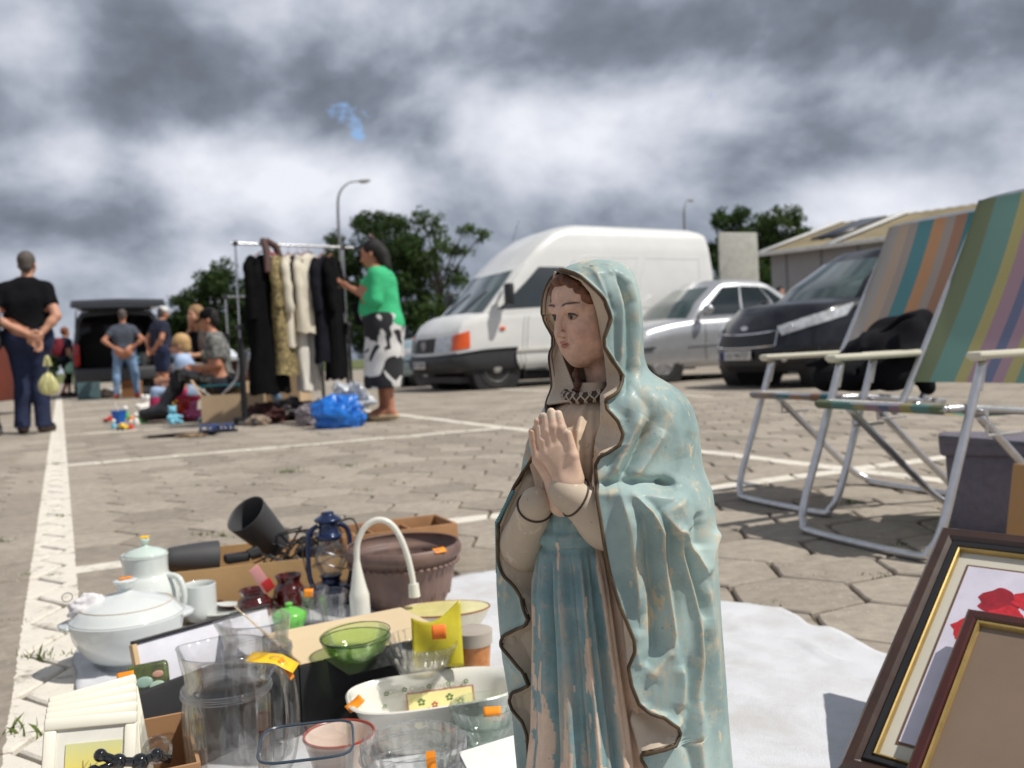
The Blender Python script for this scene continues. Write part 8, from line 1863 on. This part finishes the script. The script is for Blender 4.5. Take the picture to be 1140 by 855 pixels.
mb = MB().frame(TR(0, 0, 0, 24, -4, 0)); mb.box((0, 0, 0), (.095, .055, .006), .001); mb.build('cover', mat('booklet_white', srgb(232, 232, 228), .6), r); mb = MB().frame(TR(0, 0, 0, 24, -4, 0)); mb.box((0, -.036, -.0015), (.097, .018, .0085), .001); mb.build('green_edge', mat('booklet_green', srgb(140, 166, 70), .6), r); sticker(r, TR(-.01, -.028, -.006, 30, -4, 0), .03, .010, YST)
mb = MB(); mb.box((0, .0, -.06), (.09, .06, .10), .004); s_ = empty('paper_stack', p, R(24), 'stack of pale papers holding up the white and green booklet', 'papers'); mb.build('sheets', mat('paper_edges', srgb(206, 202, 192), .8), s_)
# ------------------------------------------------------------------ framed pictures, boxes and folding chairs on the right
def framed(label, corner, e, v, w, h, bands, inner, name='framed_picture', sheet=None):
 """corner: lower left; e along the bottom, v up the side; bands: (width, material, height)"""
 n = e.cross(v).normalized(); M_ = Matrix(((e.x, n.x, v.x, corner.x), (e.y, n.y, v.y, corner.y), (e.z, n.z, v.z, corner.z), (0, 0, 0, 1)))
 if n.y > 0: pass
 r = empty(name, (0, 0, 0), 0, label, 'picture frame'); r.matrix_world = M_; i = 0.0      # local x along, z up, -y or +y outwards
 sgn = -1 if (M_.to_3x3() @ Vector((0, -1, 0))).z > 0 else 1
 for k, (bw, m_, hh) in enumerate(bands):
  mb = MB(); W_, H_ = w - 2 * i, h - 2 * i
  # mitred members
  a, b = (i, i), (i + bw, i + bw); O_ = [(i, i), (w - i, i), (w - i, h - i), (i, h - i)]; I_ = [(i + bw, i + bw), (w - i - bw, i + bw), (w - i - bw, h - i - bw), (i + bw, h - i - bw)]
  prof = [(0, 0), (0, hh * .7), (.25, hh), (.75, hh * .92), (1, hh * .6), (1, 0)]
  rings = []
  for c in range(4):
   rings.append([(O_[c][0] + (I_[c][0] - O_[c][0]) * t, sgn * y_, O_[c][1] + (I_[c][1] - O_[c][1]) * t) for t, y_ in prof])
  rings.append(rings[0]); mb.loft(rings, close=True, cap=False); mb.build('moulding' if k == 0 else 'inner_moulding', m_, r, smooth=30); i += bw
 mb = MB(); mb.box((w / 2, sgn * .003, h / 2), (w - 2 * i + .002, .003, h - 2 * i + .002)); mb.build('backing', inner, r, smooth=0)
 return r, M_, sgn, i
WALN = mat('walnut_moulding', srgb(62, 40, 30), .35, var=.35, vscale=14, coat=.4); BLKM = mat('black_moulding', (.014, .013, .014), .35, coat=.3); GOLD = mat('gold_moulding', srgb(186, 158, 98), .35, .6, var=.15, vscale=40); REDW = mat('mahogany_moulding', srgb(70, 26, 18), .25, coat=.6, var=.3)
beta, lean = R(47), R(53); e_ = Vector((math.cos(beta), -math.sin(beta), 0)); v_ = Vector((math.sin(beta) * math.sin(lean), math.cos(beta) * math.sin(lean), math.cos(lean)))
c0 = G(936, 862, .008)
r, M_, sg, i = framed('large walnut frame with gold slip holding a red poppy print', c0, e_, v_, .42, .425, [(.022, WALN, .018), (.012, BLKM, .014), (.004, GOLD, .013)], mat('poppy_mat_cream', srgb(206, 200, 184), .7, var=.04))
YY = sg * .0055
mb = MB(); mb.box((.21, sg * .0052, .2125), (.315, .0012, .305)); mb.build('mat_line', mat('mat_line_brown', srgb(110, 80, 56), .5), r, smooth=0)
mb = MB(); mb.box((.21, sg * .0062, .2125), (.308, .0012, .298)); pr = mb.build('poppy_print', mat('print_lilac', srgb(214, 208, 222), .6, var=.08, vscale=20), r, smooth=0)
def petal(cx, cz, rx, rz, m_, nm, seed):
 mb = MB(); rn = random.Random(seed); n = 40; ph = rn.uniform(0, 6)
 pts = [(cx + math.cos(2 * math.pi * q / n) * rx * (1 + .12 * math.sin(5 * 2 * math.pi * q / n + ph) + .06 * math.sin(11 * 2 * math.pi * q / n)), YY + sg * (.0014 + .0001 * seed), cz + math.sin(2 * math.pi * q / n) * rz * (1 + .12 * math.sin(4 * 2 * math.pi * q / n + ph))) for q in range(n)]
 mb.poly(pts, .0003); mb.build(nm, m_, pr, smooth=0)
RP = mat('poppy_red', srgb(206, 40, 54), .6, var=.3, vscale=60); RP2 = mat('poppy_dark_red', srgb(160, 26, 44), .6, var=.3, vscale=60); GP = mat('poppy_green', srgb(84, 110, 70), .6, var=.3, vscale=60)
for (cx, cz, rx, rz, m_, sd) in ((.135, .315, .036, .030, RP2, 1), (.115, .262, .034, .030, RP, 2), (.150, .285, .034, .032, RP, 3), (.17, .325, .028, .020, RP, 4), (.255, .31, .045, .030, RP, 5), (.285, .27, .04, .035, RP2, 6), (.235, .2, .05, .04, RP, 7)): petal(cx - .022, cz - .010, rx * .78, rz * .78, m_, 'painted_petal', sd)
for (cx, cz, rx, rz, sd) in ((.205, .338, .010, .008, 9), (.118, .205, .010, .012, 10), (.16, .12, .012, .05, 11), (.21, .10, .01, .06, 12)): petal(cx, cz, rx, rz, GP, 'painted_leaf', sd)
mb = MB(); mb.tube([(.205, YY + sg * .003, .338), (.195, YY + sg * .003, .330), (.19, YY + sg * .003, .31)], .0012, 5); mb.build('painted_stem', GP, pr)
# smaller frame in front; its plane is 3 cm nearer
nrm = (M_.to_3x3() @ Vector((0, sg, 0))).normalized()
d_ = ray(1080, 683); tt = ((c0 + nrm * .034 - CAMP).dot(nrm)) / d_.dot(nrm); tl = CAMP + d_ * tt; hh = .34; c1 = tl - v_ * hh
framed('smaller dark red frame with gold edge and plain brown board leaning on the poppy picture', c1, e_, v_, .30, hh, [(.016, REDW, .014), (.005, GOLD, .012)], mat('plain_brown_board', srgb(128, 108, 90), .3, var=.12, vscale=3, coat=.5), name='smaller_frame')
def storage_box():
 p = G(1078, 600); LV = mat('grey_rattan_plastic', srgb(112, 108, 122), .7, var=.15, vscale=40, bump=.8, bscale=110, bdist=.004)
 r = empty('storage_box', (p.x + .22, p.y + .10, 0), R(-24), 'grey textured plastic storage box with a lid beside the near folding chair', 'storage box')
 mb = MB(); mb.box((0, 0, .12), (.40, .30, .24), .02, taper=1.04); mb.build('box_body', LV, r); mb = MB(); mb.box((0, 0, .243), (.45, .35, .036), .012); mb.build('lid', LV, r)
 p = G(1116, 640); r = empty('cardboard_sheet', (p.x, p.y, 0), R(-40), 'plain brown cardboard sheet standing behind the large walnut frame', 'cardboard'); mb = MB().frame(TR(0, 0, 0, -8, 5, 0)); mb.box((.13, 0, .13), (.26, .012, .26), .002); mb.build('board', CARD, r)
storage_box()
def stripe_mat(name, cols, w):
 m, nt, b = new_mat(name); N, L = nt.nodes, nt.links; tc_ = N.new('ShaderNodeTexCoord'); sp = N.new('ShaderNodeSeparateXYZ'); L.new(tc_.outputs['Object'], sp.inputs[0])
 mr = N.new('ShaderNodeMapRange'); mr.inputs['From Min'].default_value = -w / 2; mr.inputs['From Max'].default_value = w / 2; L.new(sp.outputs[0], mr.inputs['Value']); cr_ = N.new('ShaderNodeValToRGB'); cr_.color_ramp.interpolation = 'CONSTANT'; L.new(mr.outputs[0], cr_.inputs[0]); e = cr_.color_ramp.elements
 tot = sum(c[0] for c in cols); pos = 0
 for k, (ww, c) in enumerate(cols):
  if k == 0: el = e[0]; el.position = 0
  elif k == 1: el = e[1]; el.position = pos / tot
  else: el = e.new(pos / tot)
  el.color = (*srgb(*c), 1); pos += ww
 wv = N.new('ShaderNodeTexWave'); wv.inputs['Scale'].default_value = 160; wv.bands_direction = 'X'; L.new(tc_.outputs['Object'], wv.inputs[0]); wz = N.new('ShaderNodeTexWave'); wz.inputs['Scale'].default_value = 160; wz.bands_direction = 'Z'; L.new(tc_.outputs['Object'], wz.inputs[0])
 f = mth(nt, 'MULTIPLY', wv.outputs['Fac'], wz.outputs['Fac']); c = mixc(nt, 1, cr_.outputs[0], mixc(nt, f, (.88, .88, .88), (1.1, 1.1, 1.1)), 'MULTIPLY'); L.new(c, b.inputs['Base Color']); b.inputs['Roughness'].default_value = .85
 tl = N.new('ShaderNodeBsdfTranslucent'); L.new(c, tl.inputs[0]); ms = N.new('ShaderNodeMixShader'); ms.inputs[0].default_value = .45; L.new(b.outputs[0], ms.inputs[1]); L.new(tl.outputs[0], ms.inputs[2]); L.new(ms.outputs[0], N['Material Output'].inputs['Surface']); return m
ALU = mat('chair_tube_alu', (.62, .62, .63), .32, .85, var=.12, vscale=30); ARM = mat('ivory_plastic', srgb(216, 212, 192), .35, var=.06)
def deck_chair(center, ang, label, stripes):
 r = empty('folding_chair', center, ang, label, 'chair', 'striped folding chairs'); w = .235; W2 = w + .015
 def U(y0, y1, z1, nm, ww=W2, rad=.06):     # loop: down one side, along the ground, up the other
  mb = MB(); pts = []
  def side(s_): return [(s_ * ww, y1, z1), (s_ * ww, y1 + (y0 - y1) * .5, z1 * .5), (s_ * ww, y0 + (y1 - y0) * .16, z1 * .16 + .006), (s_ * (ww - .02), y0 + (y1 - y0) * .04, .03), (s_ * (ww - .07), y0, .0115)]
  pts = side(-1) + side(1)[::-1]; mb.tube(smooth_path(pts, 7), .0115, 12); mb.build(nm, ALU, r, smooth=180)
 U(-.02, .165, .495, 'front_leg_loop'); U(.56, .17, .355, 'rear_leg_loop', W2 - .022)
 mb = MB(); mb.tube(smooth_path([(-w, .48, .338), (-w, .16, .372), (-w + .01, .07, .376), (-w + .05, .055, .376), (w - .05, .055, .376), (w - .01, .07, .376), (w, .16, .372), (w, .48, .338)], 6), .0105, 10); mb.build('seat_frame', ALU, r, smooth=180)
 mb = MB(); mb.tube(smooth_path([(-w, .35, .33), (-w, .415, .40), (-w, .69, .86), (-w + .006, .748, .955), (-w + .05, .766, .985), (w - .05, .766, .985), (w - .006, .748, .955), (w, .69, .86), (w, .415, .40), (w, .35, .33)], 6), .0115, 12); mb.build('back_frame', ALU, r, smooth=180)
 mb = MB(); mb.tube([(-w, .42, .345), (w, .42, .345)], .008, 8); mb.tube([(-w, .19, .366), (-w, .19, .30), (-w, .31, .30)], .005, 6); mb.tube([(w, .19, .366), (w, .19, .30), (w, .31, .30)], .005, 6); mb.build('cross_bar', ALU, r)
 def seat(a, b):
  x = (a - .5) * 2 * (w - .006)
  if b < .12: t = b / .12; an = R(-150 + 240 * t); return (x, -.005 + math.sin(an) * -.014 * -1 * (-1), .376 + math.cos(an) * .0135) if False else (x, 0.055 - math.cos(R(-90 + 180 * t)) * .014, .376 - .0135 + .027 * t)
  t = (b - .12) / .88; return (x, .055 + t * .41, .3895 - .042 * t - .030 * math.sin(t * math.pi) * (1 - (2 * a - 1) ** 4 * .6))
 mb = MB(); mb.grid(seat, 25, 30); mb.build('seat', stripes, r, smooth=80)
 def back(a, b):
  x = (a - .5) * 2 * (w - .004); y = .43 + (.738 - .43) * b; z = .42 + (.985 - .42) * b; sag = .022 * math.sin(b * math.pi) * (1 - (2 * a - 1) ** 4 * .7); return (x, y + sag - .004, z)
 mb = MB(); mb.grid(back, 25, 24); mb.build('backrest', stripes, r, smooth=80)
 for s_ in (-1, 1):
  mb = MB(); mb.box((s_ * (W2 + .004), .325, .507), (.05, .40, .02), .0095); mb.box((s_ * (W2 + .004), .145, .500), (.036, .03, .014), .006); mb.build('armrest', ARM, r)
  mb = MB(); mb.tube([(s_ * W2, .165, .49), (s_ * W2, .145, .42)], .0118, 10); mb.build('arm_post', ALU, r)
  mb = MB(); mb.cyl((s_ * (W2 - .022), .42, .345), (s_ * (W2 + .012), .42, .345), .009, n=10); mb.cyl((s_ * (W2 - .02), .16, .362), (s_ * (W2 + .012), .16, .362), .008, n=10); mb.build('rivet', ALU, r)
 return r
# bar direction on the ground runs along (.39,-.92): local +X points there, local +Y away from the front
ca = math.atan2(-.92, .39)
S1 = stripe_mat('stripes_green_teal', [(6, (136, 148, 118)), (7.6, (128, 170, 162)), (3.6, (196, 188, 132)), (4.4, (186, 156, 170)), (3, (124, 134, 166)), (3.2, (186, 156, 170)), (3.2, (196, 188, 132)), (5, (128, 170, 162)), (4, (136, 148, 118))], .47)
S2 = stripe_mat('stripes_beige_teal', [(4, (182, 180, 178)), (3.5, (196, 178, 162)), (3, (176, 166, 160)), (5, (98, 152, 162)), (4, (204, 158, 122)), (3, (176, 166, 160)), (3.5, (176, 138, 118)), (3, (78, 140, 150)), (4, (182, 180, 178))], .47)
A1, A2 = G(893, 592), G(1034, 628); c1_ = (A1 + A2) / 2 + Vector((.015, 0, 0)); B1, B2 = G(828, 553), G(930, 580); c2_ = (B1 + B2) / 2
deck_chair((c1_.x, c1_.y, .0), ca, 'nearer folding chair with green, teal, yellow and pink striped fabric', S1)
ch2 = deck_chair((c2_.x, c2_.y, .0), ca, 'farther folding chair with beige, teal and orange striped fabric holding a black jacket', S2)
def jacket():
 r = empty('black_jacket', (c2_.x, c2_.y, 0), ca, 'black jacket bundled over the seat of the farther folding chair', 'jacket'); JM = mat('jacket_black', (.010, .010, .013), .9, var=.4, vscale=8, bump=.4, bscale=20, spec=.15)
 s = SDF((-.36, -.10, .15), (.40, .62, .86), .009)
 for c, q in (((0, .14, .46), (.17, .14, .075)), ((.05, .24, .53), (.20, .12, .13)), ((-.08, .26, .50), (.14, .11, .11)), ((.16, .30, .60), (.10, .08, .13)), ((.02, .33, .62), (.16, .07, .10)), ((.20, .16, .46), (.08, .12, .07))): s.ell(c, q, k=.05)
 s.cone((.18, .1, .50), (.255, .26, .52), .06, .05, k=.04); s.cone((.255, .26, .52), (.265, .29, .40), .045, .035, k=.03); s.cone((-.1, .05, .45), (-.16, .16, .50), .06, .05, k=.04); s.cone((-.05, .3, .6), (.18, .36, .70), .05, .045, k=.04)
 for q in range(16):
  rn = random.Random(q); a = Vector((rn.uniform(-.15, .22), rn.uniform(.0, .3), rn.uniform(.44, .68))); b = a + Vector((rn.uniform(-.12, .12), rn.uniform(-.05, .1), rn.uniform(-.1, .1))); s.cone(a, b, .018, .014, k=.02, mode='sub' if q % 2 else 'add')
 s.build('cloth', JM, r); r.scale = (.72, .8, .76); r.location = Vector((c2_.x, c2_.y, .085)) + Matrix.Rotation(ca, 3, 'Z') @ Vector((.05, .17, 0))
jacket()
